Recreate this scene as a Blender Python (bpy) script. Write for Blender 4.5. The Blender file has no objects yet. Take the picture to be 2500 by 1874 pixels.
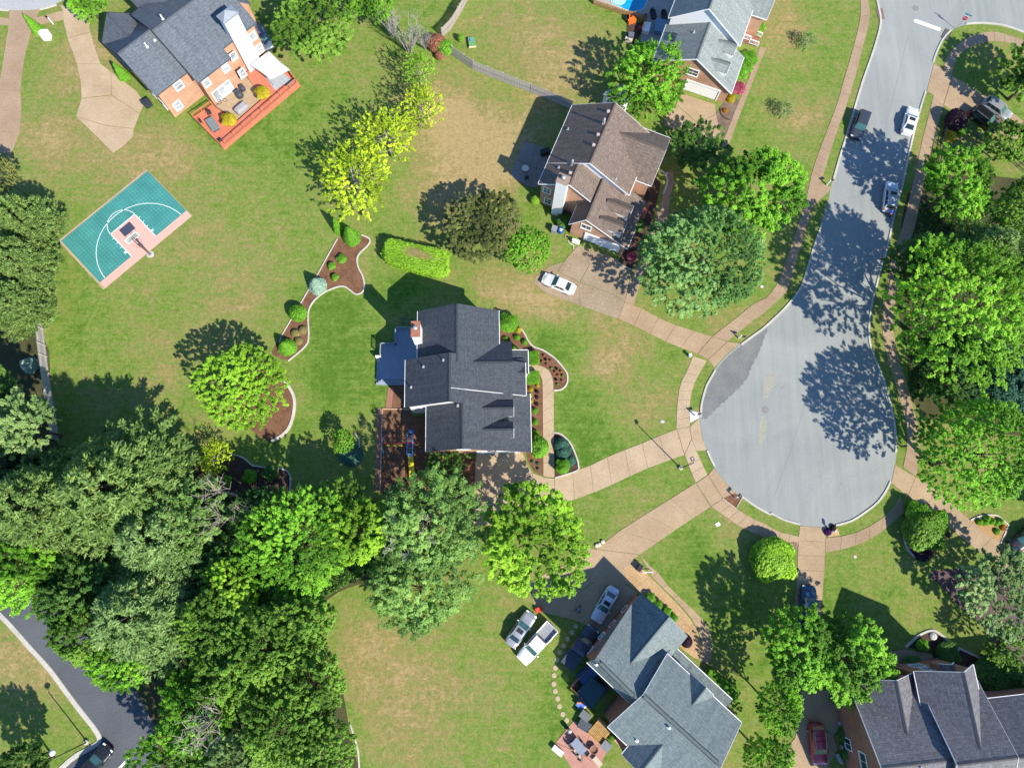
# Aerial view of a suburban cul-de-sac.  World: metres, z up, origin on the ground straight below the drone.
import bpy, bmesh, math, random
import numpy as np
from mathutils import Vector, Matrix
R = math.radians
rnd = random.Random(7)
scene = bpy.context.scene
COL = scene.collection
# ---------------------------------------------------------------- camera
FPX, NX, NY, HCAM = 1766.0, 1215.0, 1320.0, 96.0     # survey of the photograph: focal length and nadir in pixels, drone height
_d = np.array([NX-1250, NY-937, FPX]); _d = _d/np.linalg.norm(_d)
_ex = np.array([1., 0, 0])-_d*_d[0]; _ex /= np.linalg.norm(_ex)
_ez = -_d; _ey = np.cross(_ez, _ex)
cam = bpy.data.cameras.new('camera'); camo = bpy.data.objects.new('camera', cam); COL.objects.link(camo)
cam.sensor_width = 36; cam.lens = 36*FPX/2500; cam.clip_end = 2000; cam.clip_start = 1
m3 = Matrix(((_ex[0], -_ex[1], -_ex[2]), (_ey[0], -_ey[1], -_ey[2]), (_ez[0], -_ez[1], -_ez[2])))
camo.matrix_world = Matrix.Translation((0, 0, HCAM)) @ m3.to_4x4()
scene.camera = camo
# ---------------------------------------------------------------- sky, sun, exposure
SUN_EL, SHADOW_AZ = 41.0, 133.5          # shadows run up-left in the photograph
sd = Vector((math.cos(R(SHADOW_AZ))*math.cos(R(SUN_EL)), math.sin(R(SHADOW_AZ))*math.cos(R(SUN_EL)), -math.sin(R(SUN_EL))))
world = bpy.data.worlds.new('World'); scene.world = world; world.use_nodes = True
wn = world.node_tree; sky = wn.nodes.new('ShaderNodeTexSky'); sky.sky_type = 'NISHITA'; sky.sun_disc = False
sky.sun_elevation = R(SUN_EL); sky.sun_rotation = math.atan2(-sd.x, -sd.y); sky.altitude = 200; sky.dust_density = 0.2; sky.ozone_density = 9.0
wn.links.new(sky.outputs[0], wn.nodes['Background'].inputs[0]); wn.nodes['Background'].inputs[1].default_value = 0.115
sl = bpy.data.lights.new('sun', 'SUN'); sl.energy = 4.1; sl.angle = R(0.5); sl.color = (1.0, 0.92, 0.78)
so = bpy.data.objects.new('sun', sl); COL.objects.link(so); so.rotation_euler = sd.to_track_quat('-Z', 'Y').to_euler(); so.location = (60, -60, 80)
scene.view_settings.view_transform = 'Standard'; scene.view_settings.look = 'None'
scene.view_settings.gamma = 1; scene.view_settings.exposure = 1.0; scene.view_settings.use_curve_mapping = False
scene.render.engine = 'CYCLES'; scene.cycles.max_bounces = 7; scene.cycles.diffuse_bounces = 4; scene.cycles.transmission_bounces = 3; scene.cycles.glossy_bounces = 2
# ---------------------------------------------------------------- survey helpers (photo pixels -> ground metres at a known height)
def V(p, z=0.0):
    r = np.array([p[0]-1250, p[1]-937, FPX]); k = (HCAM-z)/(r@_d)
    return Vector((r@_ex*k, r@_ey*k, z))
_OX = {'A': 0, 'B': 620, 'C': 1240, 'D': 1860}; _OY = {'1': 0, '2': 460, '3': 920, '4': 1394}
def Q(t, *c):
    """pixel pairs read in one enlarged tile -> photograph pixels"""
    if t == 'F': ox, oy, s = 0, 0, 2500/2212
    elif isinstance(t, tuple): ox, oy, s = t[0], t[1], 1/t[2]
    else: ox, oy, s = _OX[t[0]], _OY[t[1]], 640/2211
    return [(ox+c[i]*s, oy+c[i+1]*s) for i in range(0, len(c), 2)]
def P(t, *c): return [V(q) for q in Q(t, *c)]
def PZ(t, z, *c): return [V(q, z) for q in Q(t, *c)]
# ---------------------------------------------------------------- object helpers
def tag(o, label=None, cat=None, group=None, kind=None):
    if label: o['label'] = label
    if cat: o['category'] = cat
    if group: o['group'] = group
    if kind: o['kind'] = kind
    return o
def thing(name, label, cat, loc=(0, 0, 0), rz=0.0, group=None):
    o = bpy.data.objects.new(name, None); COL.objects.link(o); o.empty_display_size = 0.3
    o.location = loc; o.rotation_euler = (0, 0, rz)
    return tag(o, label, cat, group)
class MB:
    def __init__(s): s.v = []; s.f = []
    def add(s, vs, fs):
        n = len(s.v); s.v += [tuple(v) for v in vs]; s.f += [tuple(i+n for i in f) for f in fs]; return s
    def box(s, c, d, rz=0.0, M=None):
        x, y, z = d[0]/2, d[1]/2, d[2]/2
        vs = [Vector((a*x, b*y, e*z)) for e in (-1, 1) for a, b in ((-1, -1), (1, -1), (1, 1), (-1, 1))]
        rot = Matrix.Rotation(rz, 3, 'Z') if M is None else M
        return s.add([rot@v+Vector(c) for v in vs], [(3, 2, 1, 0), (4, 5, 6, 7), (0, 1, 5, 4), (1, 2, 6, 5), (2, 3, 7, 6), (3, 0, 4, 7)])
    def b2(s, x0, x1, y0, y1, z0, z1): return s.box(((x0+x1)/2, (y0+y1)/2, (z0+z1)/2), (abs(x1-x0), abs(y1-y0), abs(z1-z0)))
    def prism(s, pts, z0, z1):
        n = len(pts); a = sum(pts[i][0]*pts[(i+1) % n][1]-pts[(i+1) % n][0]*pts[i][1] for i in range(n))
        if a < 0: pts = pts[::-1]
        vs = [(p[0], p[1], z0) for p in pts]+[(p[0], p[1], z1) for p in pts]
        return s.add(vs, [tuple(range(n-1, -1, -1)), tuple(range(n, 2*n))]+[(i, (i+1) % n, n+(i+1) % n, n+i) for i in range(n)])
    def poly3(s, pts, n, th):
        """flat 3-D polygon thickened by th against its normal n"""
        n = Vector(n).normalized(); k = len(pts); up = [Vector(p) for p in pts]
        c = sum(((up[i]-up[0]).cross(up[(i+1) % k]-up[0]) for i in range(k)), Vector())
        if c.dot(n) < 0: up = up[::-1]
        vs = up+[p-n*th for p in up]
        return s.add(vs, [tuple(range(k)), tuple(range(2*k-1, k-1, -1))]+[((i+1) % k, i, k+i, k+(i+1) % k) for i in range(k)])
    def tube(s, pts, rad, n=6, cap=True):
        pts = [Vector(p) for p in pts]; rr = rad if isinstance(rad, (list, tuple)) else [rad]*len(pts); rings = []
        for i, p in enumerate(pts):
            t = (pts[min(i+1, len(pts)-1)]-pts[max(i-1, 0)]).normalized()
            a = t.orthogonal().normalized() if i == 0 else (a-t*a.dot(t)).normalized()
            b = t.cross(a); rings.append([p+(a*math.cos(2*math.pi*k/n)+b*math.sin(2*math.pi*k/n))*rr[i] for k in range(n)])
        vs = [v for r in rings for v in r]
        fs = [(i*n+k, i*n+(k+1) % n, (i+1)*n+(k+1) % n, (i+1)*n+k) for i in range(len(pts)-1) for k in range(n)]
        if cap: fs += [tuple(range(n-1, -1, -1)), tuple((len(pts)-1)*n+k for k in range(n))]
        return s.add(vs, fs)
    def lathe(s, prof, n=16, c=(0, 0, 0)):
        vs = [(c[0]+r*math.cos(2*math.pi*k/n), c[1]+r*math.sin(2*math.pi*k/n), c[2]+z) for r, z in prof for k in range(n)]
        fs = [(i*n+k, i*n+(k+1) % n, (i+1)*n+(k+1) % n, (i+1)*n+k) for i in range(len(prof)-1) for k in range(n)]
        return s.add(vs, fs+[tuple(range(n-1, -1, -1)), tuple((len(prof)-1)*n+k for k in range(n))])
    def mesh(s, name, mat, smooth=False):
        me = bpy.data.meshes.new(name); me.from_pydata(s.v, [], s.f)
        if mat: me.materials.append(mat)
        if smooth: me.polygons.foreach_set('use_smooth', [True]*len(me.polygons))
        me.update(); return me
    def build(s, name, mat, parent=None, smooth=False, bevel=0, label=None, kind=None):
        o = bpy.data.objects.new(name, s.mesh(name, mat, smooth)); COL.objects.link(o); o.parent = parent
        if bevel:
            b = o.modifiers.new('bevel', 'BEVEL'); b.width = bevel; b.segments = 2; b.limit_method = 'ANGLE'
        if label: o['label'] = label
        if kind: o['kind'] = kind
        return o
def share(name, mesh, parent=None, loc=(0, 0, 0), rz=0.0, sc=None, mat=None):
    o = bpy.data.objects.new(name, mesh); COL.objects.link(o); o.parent = parent; o.location = loc; o.rotation_euler = (0, 0, rz)
    if sc is not None: o.scale = sc if isinstance(sc, (tuple, list)) else (sc, sc, sc)
    if mat is not None: o.material_slots[0].link = 'OBJECT'; o.material_slots[0].material = mat
    return o
def copy_tree(o, parent=None):
    c = o.copy(); COL.objects.link(c); c.parent = parent
    for ch in o.children: copy_tree(ch, c)
    return c
def smooth_line(pts, k=6, closed=False):
    """Catmull-Rom through the points"""
    n = len(pts); out = []
    for i in range(n if closed else n-1):
        g = lambda j: pts[j % n] if closed else pts[max(0, min(n-1, j))]
        a, b, c, d = g(i-1), g(i), g(i+1), g(i+2)
        for j in range(k):
            t = j/k
            out.append(0.5*((2*b)+(c-a)*t+(2*a-5*b+4*c-d)*t*t+(3*b-a-3*c+d)*t*t*t))
    if not closed: out.append(pts[-1])
    return out
def resample(pts, n):
    L = [0]
    for i in range(1, len(pts)): L.append(L[-1]+(pts[i]-pts[i-1]).length)
    out = []
    for k in range(n+1):
        s = L[-1]*k/n; i = 1
        while i < len(L)-1 and L[i] < s: i += 1
        t = (s-L[i-1])/max(1e-6, L[i]-L[i-1]); out.append(pts[i-1].lerp(pts[i], t))
    return out
# ---------------------------------------------------------------- materials
def lin(c): return tuple(((x/12.92) if x <= .04045 else ((x+.055)/1.055)**2.4) for x in (c[0]/255, c[1]/255, c[2]/255))+(1,)
class NT:
    def __init__(s, name):
        s.m = bpy.data.materials.new(name); s.m.use_nodes = True; s.t = s.m.node_tree
        s.b = s.t.nodes['Principled BSDF']; s.out = s.t.nodes['Material Output']
    def n(s, typ, **kw):
        nd = s.t.nodes.new('ShaderNode'+typ)
        for k, v in kw.items():
            if k.startswith('i_'):
                key = k[2:]; nd.inputs[int(key) if key.isdigit() else key].default_value = v
            else: setattr(nd, k, v)
        return nd
    def l(s, a, b): s.t.links.new(a, b)
    def co(s, kind='Object'):
        return s.n('TexCoord').outputs[kind]
    def noise(s, scale, detail=3, rough=.55, co=None, dist=0):
        nd = s.n('TexNoise'); nd.inputs['Scale'].default_value = scale; nd.inputs['Detail'].default_value = detail
        nd.inputs['Roughness'].default_value = rough; nd.inputs['Distortion'].default_value = dist
        s.l(co if co is not None else s.co(), nd.inputs['Vector']); return nd.outputs['Fac']
    def ramp(s, fac, *stops):
        r = s.n('ValToRGB'); e = r.color_ramp.elements
        while len(e) < len(stops): e.new(0.5)
        for i, (p, c) in enumerate(stops): e[i].position = p; e[i].color = c if len(c) == 4 else tuple(c)+(1,)
        s.l(fac, r.inputs[0]); return r.outputs[0]
    def mix(s, fac, a, b, typ='MIX'):
        m = s.n('Mix', data_type='RGBA', blend_type=typ)
        for v, i in ((fac, 0), (a, 6), (b, 7)):
            if hasattr(v, 'links') or hasattr(v, 'is_linked'): s.l(v, m.inputs[i])
            else: m.inputs[i].default_value = v
        return m.outputs[2]
    def math(s, op, a, b=0.0, clamp=False):
        m = s.n('Math', operation=op, use_clamp=clamp)
        for v, i in ((a, 0), (b, 1)):
            if hasattr(v, 'is_linked'): s.l(v, m.inputs[i])
            else: m.inputs[i].default_value = v
        return m.outputs[0]
    def bump(s, h, strength=.3, dist=.05):
        b = s.n('Bump'); b.inputs['Strength'].default_value = strength; b.inputs['Distance'].default_value = dist
        s.l(h, b.inputs['Height']); s.l(b.outputs[0], s.b.inputs['Normal'])
    def fin(s, col=None, rough=.8, spec=.3, metal=0.0):
        if col is not None:
            if hasattr(col, 'is_linked'): s.l(col, s.b.inputs['Base Color'])
            else: s.b.inputs['Base Color'].default_value = col
        s.b.inputs['Roughness'].default_value = rough; s.b.inputs['Specular IOR Level'].default_value = spec; s.b.inputs['Metallic'].default_value = metal
        return s.m
MATS = {}
def flat(name, c, rough=.6, spec=.4, metal=0.0, var=.12, scale=3.0):
    """plain paint or plastic with slight mottling"""
    if name in MATS: return MATS[name]
    t = NT(name); c4 = tuple(c)+(1,)
    col = t.ramp(t.noise(scale, 4), (.3, tuple(x*(1-var) for x in c)+(1,)), (.7, tuple(min(1, x*(1+var)) for x in c)+(1,)))
    MATS[name] = t.fin(col, rough, spec, metal); return MATS[name]
def ground_mat(name, c1, c2, big=.15, small=6.0, rough=.9, bump=.25, speck=None, streak=None):
    t = NT(name); co = t.co()
    a = t.ramp(t.noise(big, 5, .6, co), (.3, tuple(c1)+(1,)), (.72, tuple(c2)+(1,)))
    f = t.noise(small, 6, .7, co)
    a = t.mix(1.0, a, t.ramp(f, (.25, (.72, .72, .72, 1)), (.75, (1.22, 1.22, 1.22, 1))), 'MULTIPLY')
    if speck:
        a = t.mix(t.math('MULTIPLY', t.ramp(t.noise(speck[1], 2, .5, co), (.60, (0, 0, 0, 1)), (.70, (1, 1, 1, 1))), speck[2]), a, tuple(speck[0])+(1,))
    t.bump(f, bump, .03); return t.fin(a, rough, .2)
def brick_mat(name, c1, c2, mortar):
    t = NT(name); g = t.n('TexCoord')
    # brick courses from object height and horizontal run
    sx = t.n('SeparateXYZ'); t.l(g.outputs['Object'], sx.inputs[0])
    run = t.math('ADD', sx.outputs[0], sx.outputs[1]); cb = t.n('CombineXYZ'); t.l(run, cb.inputs[0]); t.l(sx.outputs[2], cb.inputs[1])
    b = t.n('TexBrick'); t.l(cb.outputs[0], b.inputs['Vector'])
    for k, v in (('Color1', c1), ('Color2', c2), ('Mortar', mortar)): b.inputs[k].default_value = tuple(v)+(1,)
    b.inputs['Scale'].default_value = 1.0; b.inputs['Brick Width'].default_value = .24; b.inputs['Row Height'].default_value = .085; b.inputs['Mortar Size'].default_value = .008
    n = t.noise(.8, 4)
    col = t.mix(1.0, b.outputs['Color'], t.ramp(n, (.3, (.82, .82, .82, 1)), (.7, (1.15, 1.12, 1.1, 1))), 'MULTIPLY')
    t.bump(b.outputs['Fac'], -.3, .01); return t.fin(col, .85, .2)
def siding_mat(name, c):
    t = NT(name); sx = t.n('SeparateXYZ'); t.l(t.co(), sx.inputs[0])
    w = t.math('FRACT', t.math('MULTIPLY', sx.outputs[2], 7.0))
    col = t.mix(t.ramp(w, (0, (0, 0, 0, 1)), (.12, (1, 1, 1, 1))), tuple(x*.75 for x in c)+(1,), tuple(c)+(1,))
    t.bump(w, .4, .02); return t.fin(col, .6, .3)
def shingle_mat(name, c1, c2, c3, course=.19, edge=.7):
    """asphalt shingles: UV is metres along the eave and up the slope"""
    t = NT(name); uv = t.n('UVMap').outputs[0]; sx = t.n('SeparateXYZ'); t.l(uv, sx.inputs[0])
    b = t.n('TexBrick'); t.l(uv, b.inputs['Vector']); b.offset = .37; b.offset_frequency = 2
    b.inputs['Scale'].default_value = 1; b.inputs['Brick Width'].default_value = .34; b.inputs['Row Height'].default_value = course; b.inputs['Mortar Size'].default_value = .012
    b.inputs['Color1'].default_value = tuple(c1)+(1,); b.inputs['Color2'].default_value = tuple(c2)+(1,); b.inputs['Mortar'].default_value = tuple(x*edge for x in c1)+(1,); b.inputs['Bias'].default_value = 0
    row = t.math('FRACT', t.math('DIVIDE', sx.outputs[1], course*2))
    col = t.mix(t.math('MULTIPLY', t.ramp(row, (0, (1, 1, 1, 1)), (.35, (0, 0, 0, 1))), .35), b.outputs['Color'], tuple(x*.62 for x in c1)+(1,))
    n1 = t.noise(.35, 4, .6); col = t.mix(t.ramp(n1, (.35, (0, 0, 0, 1)), (.75, (.4, .4, .4, 1))), col, tuple(c3)+(1,))
    n2 = t.noise(5.5, 6, .85); col = t.mix(1.0, col, t.ramp(n2, (.3, (.62, .62, .62, 1)), (.7, (1.35, 1.35, 1.35, 1))), 'MULTIPLY')
    mp = t.n('Mapping'); mp.inputs['Scale'].default_value = (1.6, .13, 1); t.l(uv, mp.inputs[0]); n3 = t.noise(1.0, 5, .7, mp.outputs[0]); col = t.mix(1.0, col, t.ramp(n3, (.3, (.80, .80, .81, 1)), (.7, (1.16, 1.15, 1.13, 1))), 'MULTIPLY')
    t.bump(t.math('ADD', t.math('MULTIPLY', row, .7), t.math('MULTIPLY', n2, .6)), .55, .03); return t.fin(col, .9, .2)
def leaf_mat(name, c, dark=.55, light=1.5, hue=None, trans=.35):
    t = NT(name); a = t.n('Attribute', attribute_name='v').outputs['Fac']
    hi = hue if hue else tuple(min(1, x*light) for x in c)
    col = t.ramp(a, (0.0, tuple(x*dark for x in c)+(1,)), (.5, tuple(c)+(1,)), (1.0, tuple(hi)+(1,)))
    t.l(col, t.b.inputs['Base Color']); t.b.inputs['Roughness'].default_value = .55; t.b.inputs['Specular IOR Level'].default_value = .25
    tr = t.n('BsdfTranslucent'); t.l(t.mix(1.0, col, (1.25, 1.2, .55, 1), 'MULTIPLY'), tr.inputs[0])
    mx = t.n('MixShader'); mx.inputs[0].default_value = trans; t.l(t.b.outputs[0], mx.inputs[1]); t.l(tr.outputs[0], mx.inputs[2]); t.l(mx.outputs[0], t.out.inputs[0])
    return t.m
def bark_mat(name, c):
    t = NT(name); n = t.noise(6, 5, .7); col = t.ramp(n, (.3, tuple(x*.6 for x in c)+(1,)), (.7, tuple(min(1, x*1.25) for x in c)+(1,)))
    t.bump(n, .6, .04); return t.fin(col, .95, .1)
def glass_mat(name='window_glass', c=(.03, .05, .06)):
    if name in MATS: return MATS[name]
    t = NT(name); MATS[name] = t.fin(t.ramp(t.noise(.6, 2), (.3, tuple(x*.6 for x in c)+(1,)), (.7, tuple(x*1.6 for x in c)+(1,))), .06, .8); return MATS[name]
def paint_mat(name, c, metal=.0, rough=.32):
    if name in MATS: return MATS[name]
    t = NT(name); n = t.noise(1.2, 3)
    col = t.ramp(n, (.3, tuple(x*.9 for x in c)+(1,)), (.7, tuple(min(1, x*1.06) for x in c)+(1,)))
    t.fin(col, rough, .5, metal); t.b.inputs['Coat Weight'].default_value = .6; t.b.inputs['Coat Roughness'].default_value = .06
    MATS[name] = t.m; return t.m
# ================================================================ GROUND
def lawn_mat():
    t = NT('lawn'); co = t.co(); dry = t.n('Attribute', attribute_name='dry').outputs['Fac']
    n1 = t.noise(.09, 6, .62, co, .6); n2 = t.noise(.55, 6, .7, co, .3); n3 = t.noise(4.5, 6, .85, co)
    mp = t.n('Mapping'); mp.inputs['Rotation'].default_value = (0, 0, R(38)); mp.inputs['Scale'].default_value = (.16, 2.4, 1); t.l(co, mp.inputs[0])
    n4 = t.noise(1.1, 4, .65, mp.outputs[0], .4)
    s = t.math('ADD', dry, t.math('MULTIPLY', t.math('SUBTRACT', n1, .5), .9))
    s = t.math('ADD', s, t.math('MULTIPLY', t.math('SUBTRACT', n2, .5), 1.15))
    s = t.math('ADD', s, t.math('MULTIPLY', t.math('SUBTRACT', n4, .5), .62))
    n5 = t.noise(1.7, 5, .75, co, .5); s = t.math('ADD', s, t.math('MULTIPLY', t.math('SUBTRACT', n5, .5), .55)); s = t.math('ADD', s, t.math('MULTIPLY', t.math('SUBTRACT', n3, .5), .25))
    col = t.ramp(s, (.0, (.075, .155, .018, 1)), (.28, (.135, .208, .036, 1)), (.5, (.182, .212, .057, 1)), (.7, (.235, .205, .075, 1)), (.95, (.32, .245, .115, 1)))
    col = t.mix(1.0, col, t.ramp(n3, (.25, (.6, .6, .6, 1)), (.75, (1.36, 1.36, 1.36, 1))), 'MULTIPLY'); col = t.mix(1.0, col, t.ramp(n5, (.25, (.74, .74, .74, 1)), (.75, (1.24, 1.24, 1.24, 1))), 'MULTIPLY')
    w = t.noise(16, 2, .5, co); col = t.mix(t.ramp(w, (.78, (0, 0, 0, 1)), (.84, (.45, .45, .45, 1))), col, (.33, .30, .18, 1))
    t.bump(n3, .5, .06); return t.fin(col, .95, .12)
BLOBS = [(1040, 300, 120, .5), (1110, 330, 90, .35), (960, 250, 70, .5), (930, 420, 70, .35), (1010, 400, 60, .3), (500, 650, 100, .22), (560, 560, 70, .15), (300, 850, 90, .12), (240, 330, 90, .35), (370, 340, 80, .3), (100, 290, 80, .4),
 (150, 150, 70, .3), (240, 100, 60, .2), (480, 250, 50, -.3), (450, 480, 80, .2), (1220, 150, 100, .35), (1120, 60, 90, .2), (1290, 120, 60, .2), (1130, 640, 55, .45), (1200, 655, 45, .4), (1060, 620, 40, .3), (1310, 785, 48, .42), (1370, 740, 45, .28), (1300, 690, 40, .3), (1230, 690, 36, .3),
 (1250, 690, 40, -.1), (1180, 720, 50, -.25), (1230, 760, 50, -.2), (1700, 60, 70, .35), (1730, 250, 50, .3), (1660, 250, 50, .1), (1640, 300, 50, -.1), (780, 1380, 80, .32), (860, 1450, 110, .27), (930, 1560, 110, .3), (1060, 1470, 80, .2), (1180, 1560, 60, -.15), (1050, 1340, 50, -.05),
 (1350, 900, 70, .12), (1400, 880, 60, .2), (1270, 970, 60, -.2), (1250, 880, 60, -.15), (60, 1450, 100, .3), (30, 1400, 50, .2), (1580, 1130, 50, .25), (1620, 1160, 70, .05), (1500, 1210, 60, -.15), (1450, 1040, 80, .12), (1950, 1240, 100, .18), (1850, 1180, 60, -.05), (1380, 1110, 60, .18),
 (700, 700, 80, -.22), (760, 780, 80, -.2), (700, 860, 80, -.25), (740, 640, 60, -.22), (800, 850, 50, -.15), (780, 905, 40, .15), (850, 640, 60, -.2), (900, 600, 50, -.15), (1000, 570, 60, .05), (590, 300, 90, -.25), (680, 200, 60, -.15), (300, 700, 120, -.02), (420, 720, 90, .12), (180, 680, 60, -.1), (90, 700, 30, .1),
 (1600, 1320, 60, -.2), (1560, 1400, 50, .05), (2060, 1350, 80, .05), (2090, 330, 50, .2), (1990, 330, 30, .3), (1640, 700, 50, .15), (1560, 690, 40, .2), (1170, 350, 60, -.3), (1150, 420, 40, -.3), (1150, 560, 50, .2), (620, 1290, 60, .1), (150, 900, 60, -.05), (1560, 40, 60, -.05), (1600, 1280, 220, -.10), (1980, 1270, 200, -.10), (1330, 960, 160, -.06), (1400, 1060, 120, -.06), (1100, 1560, 160, -.06)]
def make_ground():
    xs = np.concatenate([[-900, -450, -220, -140], np.arange(-100, 100.1, .5), [140, 220, 450, 900]]); ys = np.concatenate([[-900, -450, -220, -100], np.arange(-45, 100.1, .5), [140, 220, 450, 900]])
    X, Y = np.meshgrid(xs, ys); nx, ny = len(xs), len(ys)
    dry = np.full(X.shape, .38)
    for cx, cy, r, a in BLOBS:
        q = Q('F', cx, cy)[0]; c = V(q); e = V((q[0]+r*1.13, q[1])); rad = (e-c).length
        dry += a*np.exp(-(((X-c.x)/rad)**2+((Y-c.y)/rad)**2))
    Z = np.zeros_like(X)
    co = np.stack([X, Y, Z], -1).reshape(-1, 3).astype(np.float32)
    i = np.arange(nx*ny).reshape(ny, nx); f = np.stack([i[:-1, :-1], i[:-1, 1:], i[1:, 1:], i[1:, :-1]], -1).reshape(-1, 4)
    me = bpy.data.meshes.new('ground'); me.vertices.add(len(co)); me.vertices.foreach_set('co', co.ravel())
    me.loops.add(f.size); me.loops.foreach_set('vertex_index', f.ravel().astype(np.int32)); me.polygons.add(len(f))
    me.polygons.foreach_set('loop_start', (np.arange(len(f))*4).astype(np.int32)); me.update(calc_edges=True)
    at = me.attributes.new('dry', 'FLOAT', 'POINT'); at.data.foreach_set('value', dry.ravel().astype(np.float32))
    me.materials.append(lawn_mat()); o = bpy.data.objects.new('ground', me); COL.objects.link(o); o['kind'] = 'structure'
make_ground()
def road_mat():
    t = NT('road_grey'); co = t.co()
    a = t.ramp(t.noise(.06, 5, .6, co, 1.0), (.3, (.225, .246, .243, 1)), (.7, (.30, .316, .302, 1)))
    mp = t.n('Mapping'); mp.inputs['Rotation'].default_value = (0, 0, R(-14)); mp.inputs['Scale'].default_value = (2.2, .12, 1); t.l(co, mp.inputs[0])
    a = t.mix(1.0, a, t.ramp(t.noise(.5, 5, .65, mp.outputs[0]), (.25, (.88, .88, .89, 1)), (.75, (1.1, 1.1, 1.09, 1))), 'MULTIPLY')
    f = t.noise(5, 6, .8, co); a = t.mix(1.0, a, t.ramp(f, (.2, (.86, .86, .86, 1)), (.8, (1.12, 1.12, 1.12, 1))), 'MULTIPLY')
    sp = t.noise(1.3, 2, .5, co); a = t.mix(t.ramp(sp, (.74, (0, 0, 0, 1)), (.78, (.55, .55, .55, 1))), a, (.12, .125, .13, 1))
    vo = t.n('TexVoronoi', feature='DISTANCE_TO_EDGE'); vo.inputs['Scale'].default_value = .09
    ds = t.n('Vector' 'Math', operation='ADD'); nz = t.n('TexNoise'); nz.inputs['Scale'].default_value = .35; t.l(co, nz.inputs['Vector']); sc = t.n('VectorMath', operation='SCALE'); sc.inputs['Scale'].default_value = 5.0
    t.l(nz.outputs['Color'], sc.inputs[0]); t.l(co, ds.inputs[0]); t.l(sc.outputs[0], ds.inputs[1]); t.l(ds.outputs[0], vo.inputs['Vector'])
    a = t.mix(t.ramp(vo.outputs['Distance'], (0.0, (.16, .16, .16, 1)), (.005, (0, 0, 0, 1))), a, (.10, .10, .10, 1))
    t.bump(f, .25, .02); return t.fin(a, .85, .25)
M_ROAD = road_mat()
M_ASPH = ground_mat('dark_asphalt', (.075, .085, .10), (.115, .125, .14), .1, 7, .85, .2, ((.3, .3, .3), 9, .25))
M_PATCH = ground_mat('fresh_asphalt_patch', (.145, .155, .158), (.205, .21, .205), .4, 5, .85, .2, ((.2, .18, .15), 1.2, .4))
M_AGG = ground_mat('exposed_aggregate', (.31, .222, .140), (.425, .315, .205), .22, 7, .9, .3, ((.20, .13, .085), 9, .35))
M_AGG2 = ground_mat('exposed_aggregate_pale', (.36, .27, .172), (.47, .365, .25), .25, 7, .9, .3, ((.24, .17, .11), 9, .3))
M_AGG3 = ground_mat('exposed_aggregate_brown', (.285, .202, .132), (.38, .28, .19), .22, 7, .9, .3, ((.17, .10, .07), 9, .35))
M_JOINT = flat('joint_sand', (.235, .165, .11), .95, .1)
M_KERB = ground_mat('kerb_concrete', (.40, .39, .35), (.52, .50, .45), .5, 6, .85, .2)
M_KERBW = ground_mat('edging_concrete', (.42, .385, .345), (.56, .52, .47), .8, 8, .85, .2)
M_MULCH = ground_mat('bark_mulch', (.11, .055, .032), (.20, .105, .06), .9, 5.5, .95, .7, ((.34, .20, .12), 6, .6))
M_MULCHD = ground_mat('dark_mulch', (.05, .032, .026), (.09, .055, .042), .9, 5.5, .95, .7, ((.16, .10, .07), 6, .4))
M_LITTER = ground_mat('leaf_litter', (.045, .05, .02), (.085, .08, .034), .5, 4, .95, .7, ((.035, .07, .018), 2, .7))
M_PEB = ground_mat('river_pebbles', (.34, .22, .11), (.48, .33, .18), .6, 6, .9, .8, ((.62, .52, .38), 5, .7))
M_WHITE = flat('white_paint', (.78, .78, .76), .5, .4, var=.06)
def sheet(name, pts, z, mat, kind='structure', th=.03):
    o = MB().prism(pts, z-th, z).build(name, mat); o['kind'] = kind; return o
# ---- roads
ROADL = Q('D1', 930, -260, 950, -60, 965, 20, 980, 90, 992, 160, 985, 240, 950, 370, 900, 520, 850, 660, 800, 820, 745, 1010, 690, 1190, 640, 1350, 590, 1530)+Q('D2', 560, 100, 500, 290, 440, 460, 385, 640, 330, 810, 275, 900, 180, 1010, 70, 1115, 0, 1178)+Q('C2', 2090, 1215, 1960, 1310, 1830, 1420, 1740, 1530, 1685, 1625)+Q('C3', 1660, 90, 1625, 220, 1615, 340, 1640, 500, 1680, 640, 1740, 760, 1830, 880, 1960, 1005, 2080, 1095, 2205, 1165)
ROADR = Q('D3', 80, 1160, 180, 1210, 320, 1250, 480, 1266, 620, 1260, 760, 1220, 880, 1145, 980, 1065, 1050, 970, 1092, 885, 1122, 740, 1140, 590, 1128, 420, 1100, 260, 1062, 120, 1025, 0)+Q('D2', 985, 1490, 930, 1350, 910, 1230, 915, 1120, 940, 950, 980, 800, 1020, 640, 1060, 520, 1110, 290, 1150, 110)+Q('D1', 1185, 1600, 1222, 1420, 1270, 1200, 1330, 965, 1388, 770, 1450, 535, 1482, 440, 1535, 335, 1600, 262, 1680, 222, 1780, 207, 1900, 207, 2050, 228, 2215, 285, 2500, 400, 2800, 600)
roadpts = smooth_line([V(p) for p in ROADL+ROADR], 3)+[V(p) for p in Q('D1', 3000, 700, 3000, -900, 900, -900)]
sheet('road', roadpts, .012, M_ROAD)
po = resample(smooth_line(P('C2', 2150, 1180, 1968, 1325, 1840, 1430, 1755, 1535)+P('C3', 1668, 90, 1632, 230, 1624, 345), 4), 60); pi = resample(smooth_line(P('C2', 2200, 1150, 2140, 1330, 2070, 1480)+P('C3', 2010, 15, 1930, 110, 1850, 190, 1770, 260, 1690, 335, 1640, 352), 4), 60)
pi = [p+Vector((rnd.gauss(0, .09), rnd.gauss(0, .09), 0)) for p in pi]; b = MB()
for k in range(60): b.add([(q.x, q.y, .0175) for q in (po[k], po[k+1], pi[k+1], pi[k])], [(0, 1, 2, 3)])
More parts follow.
